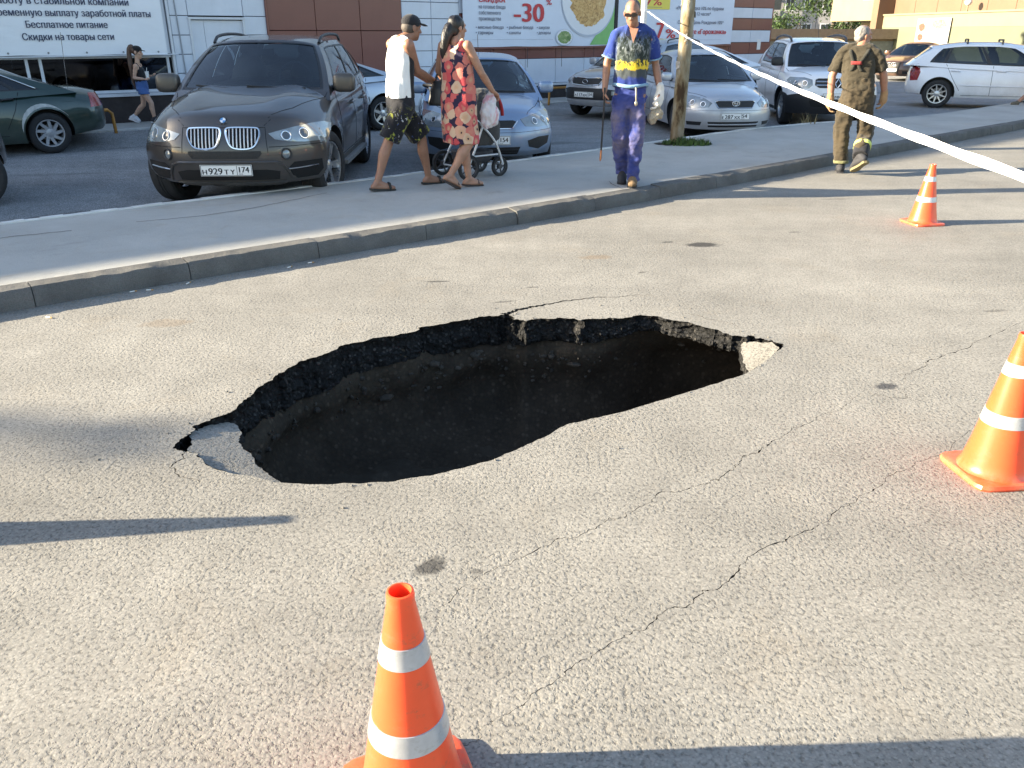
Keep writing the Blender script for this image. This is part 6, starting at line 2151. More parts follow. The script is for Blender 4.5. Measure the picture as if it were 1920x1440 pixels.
# ================= woman in a flowered dress ====================
def woman():
    O = V3(-.57, 9.15, .14)
    L = lambda x, y, z: V3(x, y, z) - O
    f = V3(sin(R(38)), cos(R(38)), 0); r = V3(f.y, -f.x, 0)
    ShC = L(-.585, 9.14, 1.575); shR = ShC + r*.168; shL = ShC - r*.168
    hipC = L(-.56, 9.15, 1.02); hR = hipC + r*.095; hL = hipC - r*.095
    elR = L(-.315, 9.06, 1.315); wrR = L(-.205, 9.22, 1.13)
    elL = L(-.78, 9.32, 1.33); wrL = L(-.70, 9.44, 1.17)
    knR = L(-.455, 9.07, .62); anR = L(-.66, 8.97, .30); toR = L(-.565, 9.04, .165)
    knL = L(-.52, 9.24, .62); anL = L(-.475, 9.18, .225); toL = L(-.335, 9.24, .168)
    b = MB()
    hc = L(-.56, 9.18, 1.745)
    at, M = head(b, hc, f + V3(.35, -.1, 0), (0, 0, 1), .95, .92)
    b.caps([hc + V3(-.005, -.01, -.07), ShC + V3(0, 0, .03)], [.048, .058], 14)
    loft(b, [(hipC + V3(0, 0, -.05), r*.15, f*.11), (hipC + V3(0, 0, .1), r*.145, f*.10), (hipC.lerp(ShC, .45), r*.13, f*.09), (hipC.lerp(ShC, .75), r*.15, f*.10), (ShC, r*.135, f*.065)])
    for sh, el, wr in ((shR, elR, wrR), (shL, elL, wrL)):
        b.caps([sh, sh.lerp(el, .45), el], [.054, .047, .037], 14)
        b.caps([el, el.lerp(wr, .35), wr], [.037, .038, .026], 14)
        hand(b, wr, (wr-el).normalized() + f*.3, (0, 0, -1), (-r if sh is shR else r), .8, .92)
    for h, k, a, t in ((hR, knR, anR, toR), (hL, knL, anL, toL)):
        b.caps([h, h.lerp(k, .5), k], [.088, .078, .054], 14)
        b.caps([k, k.lerp(a, .32) - f*.014, k.lerp(a, .7), a], [.054, .060, .041, .034], 14)
        foot(b, a, t, .95)
    o = blob(b, 'person', SK_W, None, .0065, 4, loc=O)
    tag(o, 'dark haired woman in a sleeveless red flowered dress walking beside the pushchair', 'person')
    t = cloth('flower_dress', (.03, .025, .05), .1)
    wv = t.mix(.06, t.obj(), t.noise(9, 3, col=True))
    d = t.voro(10.5, 'F1', 0, wv, .75); cc = t.voro(10.5, 'F1', 1, wv, .75)
    k = t.sep(cc)
    pet = t.mix(t.ramp(k[0], [(.35, 0), (.6, 1)]), (.52, .075, .085, 1), (.58, .18, .14, 1))
    pet = t.mix(t.ramp(k[1], [(.55, 0), (.75, 1)]), pet, (.6, .42, .29, 1))
    dn = t.math('ADD', d, t.math('MULTIPLY_ADD', t.noise(30, 3), .26, -.13))
    c = t.mix(t.ramp(dn, [(.11, 0), (.15, 1)]), (.025, .012, .03, 1), pet)
    c = t.mix(t.ramp(dn, [(.20, 1), (.42, 0)]), c, t.mix(t.ramp(dn, [(.11, 0), (.14, 1)]), (.03, .015, .03, 1), (.55, .33, .2, 1)))
    c = t.mix(t.ramp(dn, [(.66, 0), (.70, 1)]), c, (.03, .022, .05, 1))
    t.set(Base_Color=c)
    m = MB()
    loft(m, [(L(-.555, 9.16, .605), r*.215, f*.15), (L(-.555, 9.16, .63), r*.215, f*.155), (L(-.56, 9.15, .85), r*.205, f*.158), (hipC + V3(0, 0, .03), r*.198, f*.152), (hipC + V3(0, 0, .22), r*.182, f*.135), (hipC.lerp(ShC, .62), r*.180, f*.135), (hipC.lerp(ShC, .82), r*.175, f*.13), (ShC + V3(0, 0, -.03), r*.145, f*.095), (ShC + V3(0, 0, .005), r*.125, f*.08)])
    for s in (1, -1):
        m.caps([ShC + r*s*.105 - f*.085 + V3(0, 0, -.03), ShC + r*s*.10 + V3(0, 0, .052), ShC + r*s*.10 + f*.07 + V3(0, 0, -.03)], [.025, .023, .025], 10)
    blob(m, 'dress', t.m, o, .008, 5, (.016, 6, (1, 1, .25), 9))
    # black hair, drawn back into a tail on the left of the neck
    m = MB()
    hairshell(m, at, M, .95, [((0, -.022, .036), (.086, .098, .094)), ((0, -.05, -.02), (.072, .06, .08))])
    p0 = at(0, -.10, .0)
    tail = [p0, p0 + V3(-.035, -.03, -.09), p0 + V3(-.06, -.03, -.19), p0 + V3(-.075, -.02, -.29)]
    m.caps(spline(tail, 4), [.055, .056, .056, .055, .052, .05, .047, .044, .04, .036, .03, .022, .012], 12)
    blob(m, 'hair', HAIR_B, o, .007, 3, (.006, 26, (1, 1, .2), 3))
    for a, t2 in ((anR, toR), (anL, toL)):
        s = sole('sandal', a, t2, mat('sandal_sole', (.05, .035, .03), .8), o, .95, .016)
        q = (t2-a); sd = V3(-q.y, q.x, 0).normalized(); p = a.lerp(t2, .7); mm = MB()
        mm.caps([p - sd*.04 + V3(0, 0, -.01), p + V3(0, 0, .026), p + sd*.04 + V3(0, 0, -.01)], .007, 8); mm.build('sandal_strap', BLACK, s, True)
    # handbag on her left shoulder
    hb = thing('handbag', 'black handbag hanging from the left shoulder of the woman in the dress', 'handbag', (-.80, 9.30, .98))
    m = MB(); e = V3(.055, -.02, 0); dd = V3(.02, .05, 0)
    loft(m, [(V3(0, 0, 0), e*1.55, dd*1.2), (V3(0, 0, .03), e*1.7, dd*1.3), (V3(0.01, 0, .17), e*1.35, dd), (V3(.02, 0, .25), e*.9, dd*.5)], 20, 3.2)
    blob(m, 'bag_body', mat('bag_leather', (.014, .014, .015), .42), hb, .007, 3)
    sp = spline([V3(-.02, .0, .22), V3(.045, .02, .45), V3(.085, -.03, .625), V3(.10, .02, .60), V3(.06, .06, .4), V3(.04, .02, .22)], 6)
    MB().tube(sp, .009, 6).build('strap', mat('bag_leather', (.014, .014, .015), .42), hb, True)
woman()

# ================= pushchair and the plastic bag ====================
def pushchair():
    f = V3(sin(R(52)), cos(R(52)), 0); r = V3(f.y, -f.x, 0)
    O = V3(-.64, 9.78, .14)
    o = thing('pushchair', 'grey pushchair with black wheels and pale tubes in front of the couple', 'pushchair', O)
    DK = mat('pushchair_black', (.02, .02, .022), .5); TUBE = mat('pushchair_tube', (.62, .63, .64), .35, .3); FAB = cloth('pushchair_fabric', (.062, .060, .057), .2).m
    REDF = cloth('pushchair_red', (.35, .03, .03), .2).m
    rw, fw = .265, .20
    wh = []
    for s in (1, -1):
        wh.append((r*s*rw - f*.02, .145)); wh.append((r*s*fw + f*.47, .112))
    for c, rad in wh:
        M = Matrix((r, f, V3(0, 0, 1))).transposed().to_4x4()
        m = MB(); T = Matrix.Translation(c + V3(0, 0, rad)) @ M
        m.lathe([(rad-.03, -.018), (rad-.006, -.02), (rad, -.01), (rad, .01), (rad-.006, .02), (rad-.03, .018), (rad-.03, -.018)], 28, T, 'x')
        w = m.build('wheel', RUBBER, o, True, 40)
        m = MB(); m.lathe([(.001, .02), (.028, .02), (.03, -.02), (.001, -.02)], 14, T, 'x')
        for k in range(5):
            a = 2*pi*k/5; m.tube([T @ V3(0, .02*cos(a), .02*sin(a)), T @ V3(0, (rad-.03)*cos(a), (rad-.03)*sin(a))], .009, 6)
        m.lathe([(rad-.028, -.014), (rad-.028, .014), (rad-.04, .014), (rad-.04, -.014), (rad-.028, -.014)], 24, T, 'x')
        m.build('hub', mat('hub_dark', (.05, .05, .055), .45), w, True, 40)
    for s in (1, -1):
        m = MB()
        m.tube(spline([r*s*.225 + f*.50 + V3(0, 0, .14), r*s*.235 + f*.38 + V3(0, 0, .40), r*s*.24 + f*.16 + V3(0, 0, .62), r*s*.24 - f*.10 + V3(0, 0, .84), r*s*.24 - f*.20 + V3(0, 0, 1.0)], 5), .013, 8)
        m.tube([r*s*.255 - f*.02 + V3(0, 0, .14), r*s*.245 + f*.10 + V3(0, 0, .36), r*s*.24 + f*.2 + V3(0, 0, .58)], .013, 8)
        m.tube([r*s*.245 + f*.05 + V3(0, 0, .26), r*s*.235 + f*.42 + V3(0, 0, .26)], .010, 8)
        m.build('frame_tube', TUBE, o, True, 50)
        MB().ell(r*s*.245 + f*.13 + V3(0, 0, .60), (.035, .035, .04)).build('joint', DK, o, True)
    MB().tube(spline([r*.24 - f*.20 + V3(0, 0, 1.0), r*.22 - f*.26 + V3(0, 0, 1.02), -r*.22 - f*.26 + V3(0, 0, 1.02), -r*.24 - f*.20 + V3(0, 0, 1.0)], 5), .018, 8).build('handlebar', DK, o, True, 50)
    for a, b_ in ((r*.255 - f*.02 + V3(0, 0, .13), -r*.255 - f*.02 + V3(0, 0, .13)), (r*.2 + f*.47 + V3(0, 0, .15), -r*.2 + f*.47 + V3(0, 0, .15))):
        MB().tube([a, b_], .011, 8).build('axle', TUBE, o, True, 50)
    # seat shell, hood, basket
    m = MB(); loft(m, [(f*.26 + V3(0, 0, .36), r*.20, f*.17), (f*.30 + V3(0, 0, .42), r*.215, f*.24), (f*.30 + V3(0, 0, .58), r*.22, f*.25), (f*.24 + V3(0, 0, .76), r*.22, f*.20), (f*.20 + V3(0, 0, .84), r*.20, f*.12)], 22, 3)
    blob(m, 'seat', FAB, o, .01, 3, (.008, 9, (1, 1, 1), 2))
    m = MB(); m.ell(f*.34 + V3(0, 0, .76), (.235, .24, .22), Matrix((r, f, V3(0, 0, 1))).transposed(), 22, 14)
    blob(m, 'hood', FAB, o, .01, 2, (.01, 12, (1, 1, 1), 5))
    m = MB(); pts = [f*.50 + r*.22*cos(a) + V3(0, 0, .68 + .24*sin(a)) for a in [R(k*15) for k in range(13)]]; m.tube(pts, .02, 8); m.build('hood_trim', REDF, o, True, 50)
    m = MB(); loft(m, [(f*.22 + V3(0, 0, .17), r*.17, f*.19), (f*.22 + V3(0, 0, .21), r*.19, f*.22), (f*.22 + V3(0, 0, .30), r*.195, f*.225)], 22, 3.5)
    blob(m, 'basket', mat('basket_black', (.03, .03, .035), .7), o, .01, 2, (.008, 10, (1, 1, 1), 1))
    # plastic bag on the handle
    t = cloth('plastic_bag_film', (.72, .62, .64), .08, 300, .35)
    c = t.mix(t.ramp(t.noise(7, 3, dist=.8), [(.5, 0), (.58, 1)]), (.74, .70, .71, 1), (.70, .36, .40, 1))
    t.set(Base_Color=c, Transmission_Weight=.15)
    bg = thing('plastic_bag', 'crumpled pink and white plastic bag hanging at the right hand of the woman', 'bag', (-.245, 9.24, .76))
    m = MB(); loft(m, [(V3(0, 0, 0), V3(.05, 0, 0), V3(0, .05, 0)), (V3(0, 0, .04), V3(.09, 0, 0), V3(0, .08, 0)), (V3(.0, 0, .15), V3(.105, 0, 0), V3(0, .09, 0)), (V3(.005, 0, .26), V3(.075, 0, 0), V3(0, .06, 0)), (V3(.02, 0, .36), V3(.03, 0, 0), V3(0, .025, 0)), (V3(.035, 0, .41), V3(.02, 0, 0), V3(0, .02, 0))], 20, 2.2)
    blob(m, 'bag_body', t.m, bg, .007, 2, (.022, 13, (1, 1, .6), 4))
pushchair()

# ================= worker in blue facing the viewer ====================
def worker():
    O = V3(1.28, 9.28, .14)
    L = lambda x, y, z: V3(x, y, z) - O
    f = V3(-.14, -1, 0).normalized(); r = V3(f.y, -f.x, 0)           # r = his right (left in the view)
    ShC = L(1.27, 9.31, 1.69)
    shR = ShC + r*.185 + V3(0, 0, -.005); shL = ShC - r*.185
    hipC = L(1.265, 9.32, 1.07); hR = hipC + r*.095; hL = hipC - r*.095
    elR = L(1.01, 9.36, 1.405); wrR = L(.985, 9.25, 1.135)
    elL = L(1.525, 9.36, 1.395); wrL = L(1.575, 9.26, 1.125)
    knR = L(1.165, 9.24, .64); anR = L(1.245, 9.46, .275); toR = L(1.225, 9.33, .17)
    knL = L(1.345, 9.20, .645); anL = L(1.338, 9.27, .235); toL = L(1.315, 9.12, .175)
    b = MB()
    hc = L(1.235, 9.24, 1.885)
    fd = f + V3(-.12, 0, -.28)
    at, M = head(b, hc, fd, (0, 0, 1), 1.02)
    b.caps([hc + V3(.01, .03, -.07), ShC + V3(0, 0, .03)], [.056, .066], 14)
    loft(b, [(hipC + V3(0, 0, -.05), r*.14, f*.095), (hipC.lerp(ShC, .45), r*.14, f*.09), (hipC.lerp(ShC, .78), r*.165, f*.10), (ShC, r*.15, f*.07)])
    for sh, el, wr, inn in ((shR, elR, wrR, f), (shL, elL, wrL, f)):
        b.caps([sh + V3(0, 0, -.02), sh.lerp(el, .45), el], [.046, .046, .039], 14)
        b.caps([el, el.lerp(wr, .35), wr], [.040, .042, .028], 14)
    hand(b, wrR, (0, -.1, -1), -r, f, .75)
    hand(b, wrL, (0, -.15, -1), r, f, .6)
    for h, k, a in ((hR, knR, anR), (hL, knL, anL)):
        b.caps([h, h.lerp(k, .5), k, a], [.08, .07, .05, .035], 14)
    o = blob(b, 'person', SK_M, None, .0065, 3, loc=O)
    tag(o, 'worker in blue palm print shirt and dusty blue trousers on the kerb', 'person')
    # trousers
    t = cloth('blue_trousers', (.055, .075, .30), .2)
    n = t.math('ADD', t.noise(4.5, 5, .6), t.math('MULTIPLY', t.noise(17, 4, .65), .3))
    zf = t.ramp(t.sep()[2], [(.2, .35), (.45, 1), (.75, 1), (.92, 0)])
    c = t.mix(t.math('MULTIPLY', t.ramp(n, [(.52, 0), (.82, .75)]), zf), (.035, .052, .21, 1), (.20, .165, .165, 1))
    t.set(Base_Color=c)
    m = MB()
    loft(m, [(hipC + V3(0, 0, -.12), r*.155, f*.12), (hipC, r*.170, f*.125), (hipC + V3(0, 0, .10), r*.163, f*.115), (hipC + V3(0, 0, .135), r*.158, f*.11)])
    for h, k, a in ((hR, knR, anR), (hL, knL, anL)):
        q = r.copy()
        e = a + V3(0, 0, -.0)
        loft(m, [(h + V3(0, 0, .0), q*.092, f*.11), (h.lerp(k, .5), q*.098, f*.108), (k, q*.092, f*.096), (k.lerp(a, .5), q*.086, f*.095), (e, q*.070, f*.085), (e + V3(0, 0, -.035), q*.072, f*.088)])
    tr_ = blob(m, 'trousers', t.m, o, .008, 3, (.022, 7, (1, 1, .45), 3)); wrinkle(tr_, .012, 13, (.7, .7, 1.2), 4)
    # shirt
    t = cloth('palm_print_shirt', (.03, .05, .22), .15)
    xyz = t.sep()
    nz = t.noise(15, 4, .6)
    zz = t.math('ADD', xyz[2], t.math('MULTIPLY_ADD', nz, .10, -.05))
    band = t.ramp(t.math('SUBTRACT', zz, 1.0), [(.0, (.022, .042, .20)), (.10, (.022, .042, .20)), (.13, (.05, .06, .07)), (.20, (.05, .06, .06)), (.215, (.72, .50, .03)), (.285, (.70, .52, .05)), (.30, (.07, .09, .08)), (.40, (.16, .18, .19)), (.48, (.10, .13, .18)), (.56, (.025, .05, .20))])
    pal = t.ramp(t.noise(15, 4, .7, vec=t.scale(1.5, 1.5, .6), dist=1.6), [(.46, 0), (.52, 1)])
    zmask = t.ramp(t.math('SUBTRACT', xyz[2], 1.0), [(.22, 0), (.25, 1), (.50, 1), (.60, 0)])
    c = t.mix(t.math('MULTIPLY', pal, zmask), band, (.022, .032, .03, 1))
    side = t.math('ABSOLUTE', t.math('ADD', xyz[0], .012))
    c = t.mix(t.ramp(side, [(.165, 0), (.195, 1)]), c, t.mix(t.ramp(t.noise(18, 4, .6, dist=1), [(.58, 0), (.64, .8)]), (.025, .048, .22, 1), (.10, .15, .28, 1)))
    t.set(Base_Color=c)
    m = MB()
    loft(m, [(hipC + V3(0, 0, .10), r*.172, f*.125), (hipC + V3(0, 0, .19), r*.176, f*.13), (hipC.lerp(ShC, .5), r*.172, f*.125), (hipC.lerp(ShC, .75), r*.186, f*.13), (hipC.lerp(ShC, .93), r*.178, f*.105), (ShC + V3(0, 0, .05), r*.12, f*.08), (ShC + V3(0, .01, .075), r*.085, f*.068)])
    for sh, el in ((shR, elR), (shL, elL)):
        ax = (el-sh).normalized()
        e = sh.lerp(el, .80)
        m.caps([ShC + (sh-ShC)*.25 + V3(0, 0, .055), ShC + (sh-ShC)*.6 + V3(0, 0, .03), sh + V3(0, 0, -.015)], [.05, .056, .062], 14)
        m.caps([sh + V3(0, 0, -.02), sh.lerp(el, .35)], [.062, .066], 14)
        q = ax.orthogonal().normalized(); w = ax.cross(q)
        loft(m, [(sh.lerp(el, .2), q*.066, w*.068), (sh.lerp(el, .55), q*.068, w*.072), (e, q*.069, w*.074)], 18, 2)
    shirt = blob(m, 'shirt', t.m, o, .008, 3, (.016, 8, (1, 1, .5), 6))
    BT = cloth('light_blue_trim', (.20, .34, .48), .1).m
    for sh, el in ((shR, elR), (shL, elL)):
        ax = (el-sh).normalized(); e = sh.lerp(el, .80); q = ax.orthogonal().normalized(); w = ax.cross(q)
        MB().tube([e + (q*cos(a) + w*sin(a))*.073 for a in [2*pi*k/20 for k in range(20)]], .008, 6, closed=True).build('sleeve_cuff', BT, shirt, True)
    # collar and open neck
    m = MB()
    for s in (1, -1):
        m.add([ShC + r*s*.06 + f*.045 + V3(0, 0, .085), ShC + r*s*.018 + f*.125 + V3(0, 0, -.075), ShC + r*s*.085 + f*.115 + V3(0, 0, -.02), ShC + r*s*.105 + f*.03 + V3(0, 0, .07)], [(0, 1, 2, 3)])
    co = m.build('collar', t.m, shirt); sm = co.modifiers.new('s', 'SOLIDIFY'); sm.thickness = .008; evaluated(co)
    nk = MB(); nk.add([ShC + f*.098 + r*.045 + V3(0, 0, .045), ShC + f*.098 - r*.045 + V3(0, 0, .045), ShC + f*.134 + V3(0, 0, -.09)], [(0, 1, 2)])
    k2 = nk.build('neckline', SK_F, shirt); sm = k2.modifiers.new('s', 'SOLIDIFY'); sm.thickness = .02; evaluated(k2)
    # belt cloth and keys
    m = MB(); m.tube([hipC + V3(0, 0, .115 + .01*sin(3*a)) + r*.178*cos(a) + f*.132*sin(a) for a in [2*pi*k/28 for k in range(28)]], .019, 8, closed=True)
    bl = m.build('belt', BT, o, True)
    m = MB(); m.tube(spline([hipC - r*.06 + f*.15 + V3(0, 0, .1), hipC - r*.065 + f*.16 + V3(0, 0, .02), hipC - r*.07 + f*.155 + V3(0, 0, -.05)], 4), .009, 6); m.ell(hipC - r*.07 + f*.155 + V3(0, 0, -.06), (.018, .012, .028)); m.build('keys', mat('key_metal', (.4, .36, .28), .4, .7), o, True)
    # cropped hair, sunglasses
    m = MB(); hairshell(m, at, M, 1.02, [((0, -.026, .038), (.080, .089, .086))]); blob(m, 'hair', mat('cropped_grey_hair', (.11, .092, .078), .7, var=.3, bump=.5, bscale=260), o, .007, 2)
    m = MB()
    for x in (-.034, .034):
        loft(m, [(at(x, .098, .006), (M @ V3(.029, -.008*(1 if x > 0 else -1), 0)), (M @ V3(0, 0, .018))), (at(x, .104, .006), (M @ V3(.029, -.008*(1 if x > 0 else -1), 0)), (M @ V3(0, 0, .018)))], 16, 2.8)
        m.tube([at(x*1.8, .092, .012), at(x*2.35, .0, .012)], .003, 5)
    m.tube([at(-.01, .104, .012), at(.01, .104, .012)], .003, 5)
    m.build('sunglasses', mat('sunglass_lens', (.02, .014, .012), .08, spec=.8), o, True, 40)
    for a, t2, nm in ((anR, toR, 0), (anL, toL, 1)):
        m = MB(); shoe(m, a, t2, 1.0, .02)
        s = blob(m, 'shoe', mat('worn_tan_boot', (.16, .105, .055), .8, var=.35, vscale=20) if nm else mat('dark_boot', (.03, .03, .035), .8), o, .007, 3)
        sole('shoe_sole', a, t2, BLACK, s, 1.12, .02, .088)
    # glove on his left hand
    gl = thing('work_glove', 'white cloth glove worn on the left hand of the worker in blue', 'glove', O + wrL)
    m = MB(); m.caps([V3(0, 0, .05), V3(0, 0, 0), V3(-.01, -.01, -.07), V3(-.02, -.02, -.12)], [.043, .045, .056, .048], 14)
    hand(m, V3(0, 0, -.02), (-.1, -.15, -1), r, f, .7, 1.25)
    blob(m, 'glove_cloth', cloth('glove_white', (.66, .63, .58), .15).m, gl, .006, 2, (.006, 22, (1, 1, 1), 1))
    tl = thing('rag_bundle', 'dirty grey spare glove bundle gripped in the white gloved hand', 'rag', O + wrL + V3(-.045, -.03, -.22))
    m = MB(); m.ell((0, 0, 0), (.055, .05, .075)); m.ell((-.035, 0, -.06), (.045, .04, .045)); m.ell((.045, .0, .0), (.035, .03, .06))
    t = cloth('dirty_rag', (.30, .26, .20), .5); blob(m, 'rag', t.m, tl, .006, 2, (.03, 17, (1, 1, 1), 8))
    rod = thing('steel_rod', 'thin dark rod with a copper tip in the right hand of the worker', 'tool', O + wrR + V3(-.005, -.05, -.09))
    MB().tube([(0, 0, .12), (0, 0, -.05), (-.012, 0, -.52)], .0095, 8).build('shaft', mat('rod_black', (.03, .03, .032), .45, .5), rod, True, 50)
    MB().tube([(-.012, 0, -.52), (-.016, 0, -.61), (-.02, -.01, -.635)], [.011, .012, .004], 8).build('tip', mat('copper_tip', (.45, .2, .1), .4, .8), rod, True, 50)
worker()

# ================= fireman in brown overalls walking away ====================
def fireman():
    O = V3(4.40, 11.1, 0)
    L = lambda x, y, z: V3(x, y, z) - O
    f = V3(sin(R(24)), cos(R(24)), 0); r = V3(f.y, -f.x, 0)
    ShC = L(4.365, 11.12, 1.485); shR = ShC + r*.205; shL = ShC - r*.205
    hipC = L(4.40, 11.08, .92); hR = hipC + r*.10; hL = hipC - r*.10
    elR = L(4.67, 11.02, 1.215); wrR = L(4.735, 11.06, .985)
    elL = L(4.10, 11.22, 1.185); wrL = L(4.11, 11.20, .93)
    knR = L(4.60, 11.12, .50); anR = L(4.475, 10.86, .25); toR = L(4.455, 10.98, .075)
    knL = L(4.315, 11.20, .50); anL = L(4.35, 11.13, .10); toL = L(4.40, 11.27, .035)
    b = MB()
    hc = L(4.40, 11.16, 1.665)
    at, M = head(b, hc, f*.6 + r*.85, (0, 0, 1), 1.02, 1.05)
    b.caps([hc + V3(-.0, -.02, -.07), ShC + V3(0, 0, .03)], [.06, .07], 14)
    loft(b, [(hipC + V3(0, 0, -.05), r*.15, f*.11), (hipC.lerp(ShC, .45), r*.16, f*.12), (hipC.lerp(ShC, .78), r*.175, f*.11), (ShC, r*.16, f*.08)])
    for sh, el, wr in ((shR, elR, wrR), (shL, elL, wrL)):
        b.caps([sh + V3(0, 0, -.02), sh.lerp(el, .45), el], [.05, .054, .045], 14)
        b.caps([el, el.lerp(wr, .35), wr], [.047, .049, .033], 14)
    hand(b, wrL, (.05, .05, -1), r, f, .7)
    hand(b, wrR, (-.05, .0, -1), -r, f, .7)
    for h, k, a in ((hR, knR, anR), (hL, knL, anL)): b.caps([h, h.lerp(k, .5), k, a], [.085, .07, .05, .04], 14)
    o = blob(b, 'person', SK_F, None, .0065, 3, loc=O)
    tag(o, 'white haired fireman in brown overalls walking away along the kerb', 'person')
    TS = cloth('olive_tee', (.047, .039, .026), .12)
    m = MB()
    loft(m, [(hipC + V3(0, 0, .12), r*.192, f*.15), (hipC.lerp(ShC, .4), r*.198, f*.155), (hipC.lerp(ShC, .7), r*.208, f*.145), (hipC.lerp(ShC, .92), r*.195, f*.115), (ShC + V3(0, 0, .05), r*.125, f*.085), (ShC + V3(0, 0, .085), r*.08, f*.07)])
    for sh, el in ((shR, elR), (shL, elL)):
        ax = (el-sh).normalized(); q = ax.orthogonal().normalized(); w = ax.cross(q)
        m.caps([ShC + (sh-ShC)*.25 + V3(0, 0, .06), ShC + (sh-ShC)*.6 + V3(0, 0, .035), sh + V3(0, 0, -.015)], [.055, .062, .068], 14)
        m.caps([sh + V3(0, 0, -.02), sh.lerp(el, .3)], [.070, .075], 14)
        loft(m, [(sh.lerp(el, .2), q*.074, w*.076), (sh.lerp(el, .6), q*.077, w*.079), (sh.lerp(el, .83), q*.078, w*.08)], 18, 2)
    st_ = blob(m, 'shirt', TS.m, o, .008, 3, (.016, 8, (1, 1, .5), 4)); wrinkle(st_, .010, 14, (.7, .7, 1.2), 6)
    t = cloth('fire_overalls', (.06, .045, .028), .12)
    t.set(Base_Color=t.mix(t.ramp(t.noise(3.2, 4), [(.42, 0), (.75, .7)]), (.056, .043, .026, 1), (.036, .031, .023, 1)))
    m = MB()
    loft(m, [(hipC + V3(0, 0, -.12), r*.175, f*.15), (hipC + V3(0, 0, -.02), r*.197, f*.16), (hipC + V3(0, 0, .12), r*.204, f*.162), (hipC.lerp(ShC, .42), r*.204, f*.16), (hipC.lerp(ShC, .46), r*.20, f*.156)])
    for h, k, a in ((hR, knR, anR), (hL, knL, anL)):
        ax = (a-k).normalized(); fw = f - ax*f.dot(ax); fw.normalize()
        loft(m, [(h, r*.105, f*.125), (h.lerp(k, .5), r*.108, f*.12), (k, r*.10, f*.105), (k.lerp(a, .5), r*.098, fw*.105), (k.lerp(a, .97), r*.088, fw*.092)])
    ov_ = blob(m, 'overalls', t.m, o, .008, 3, (.022, 7, (1, 1, .4), 6)); wrinkle(ov_, .013, 12, (.7, .7, 1.2), 2)
    # braces and red patch
    BL = cloth('overall_brace', (.035, .033, .026), .3).m
    def onback(u, z, off): return ShC*0 + V3(0, 0, z) + (hipC.lerp(ShC, (z-hipC.z)/(ShC.z-hipC.z)) - V3(0, 0, z)) + r*u - f*(off*(1 - .55*(abs(u)/.2)**2.2))
    for s in (1, -1):
        pts = spline([onback(s*.06-.02, 1.26, .160), onback(s*.03-.02, 1.33, .164), onback(s*.07-.01, 1.42, .150), onback(s*.10, 1.49, .112), onback(s*.11, 1.545, .03)], 6)
        m = MB()
        vs = []
        for p in pts: vs += [p - r*.021, p + r*.021]
        m.add(vs, [(i*2, i*2+1, i*2+3, i*2+2) for i in range(len(pts)-1)])
        st = m.build('brace', BL, o, True); sm = st.modifiers.new('s', 'SOLIDIFY'); sm.thickness = .012; evaluated(st)
    m = MB(); vs = []
    for z in (1.335, 1.375):
        for k in range(6): vs.append(onback(-.085 + .13*k/5, z, .180))
    m.add(vs, [(i, i+1, i+7, i+6) for i in range(5)])
    rp_ = m.build('red_patch', cloth('red_patch_cloth', (.22, .03, .03), .15).m, o, True); sm = rp_.modifiers.new('s', 'SOLIDIFY'); sm.thickness = .01; evaluated(rp_)
    # dark trouser end with a reflective band on the raised leg
    ax = (anR-knR).normalized(); fw = (f - ax*f.dot(ax)).normalized()
    m = MB(); loft(m, [(knR.lerp(anR, .62), r*.103, fw*.109), (knR.lerp(anR, 1.05), r*.094, fw*.098)]); blob(m, 'trouser_cuff', cloth('cuff_dark', (.022, .022, .026), .2).m, o, .008, 2, (.008, 11, (1, 1, 1), 2))
    m = MB(); loft(m, [(knR.lerp(anR, .52), r*.108, fw*.114), (knR.lerp(anR, .66), r*.109, fw*.115)]); bnd = blob(m, 'reflective_band', cloth('band_lime', (.55, .62, .16), .1).m, o, .008, 1)
    m = MB(); loft(m, [(knL.lerp(anL, .86), r*.098, f*.102), (knL.lerp(anL, .95), r*.098, f*.102)]); blob(m, 'reflective_band', cloth('band_lime2', (.16, .16, .08), .2).m, o, .008, 1)
    m = MB(); hairshell(m, at, M, 1.02, [((0, -.026, .030), (.083, .096, .09)), ((0, -.06, -.02), (.07, .05, .06))]); blob(m, 'hair', HAIR_G, o, .007, 2, (.006, 30, (1, 1, 1), 2))
    for a, t2, c in ((anR, toR, mat('boot_sole_tan', (.17, .14, .075), .9, var=.3)), (anL, toL, mat('dark_boot', (.03, .03, .035), .8))):
        m = MB(); shoe(m, a, t2, 1.08, .06)
        s = blob(m, 'boot', mat('dark_boot', (.03, .03, .035), .8), o, .007, 3)
        sole('boot_sole', a, t2, c, s, 1.25, .03, .095)
    for wr, w2 in ((wrR, -r), (wrL, r)):
        g = MB(); g.caps([V3(0, 0, .03), V3(0, 0, -.02), V3(0, 0, -.08)], [.045, .045, .05], 14); hand(g, V3(0, 0, -.02), (.02, .02, -1), w2, f, .7, 1.2)
        if wr is wrR:
            gl = thing('work_glove', 'tan leather glove worn on the right hand of the fireman', 'glove', O + wr)
        else:
            gl = thing('work_glove', 'tan leather glove worn on the left hand of the fireman', 'glove', O + wr)
        blob(g, 'glove_leather', cloth('glove_tan', (.34, .20, .10), .2).m, gl, .006, 2, (.005, 22, (1, 1, 1), 3))
fireman()

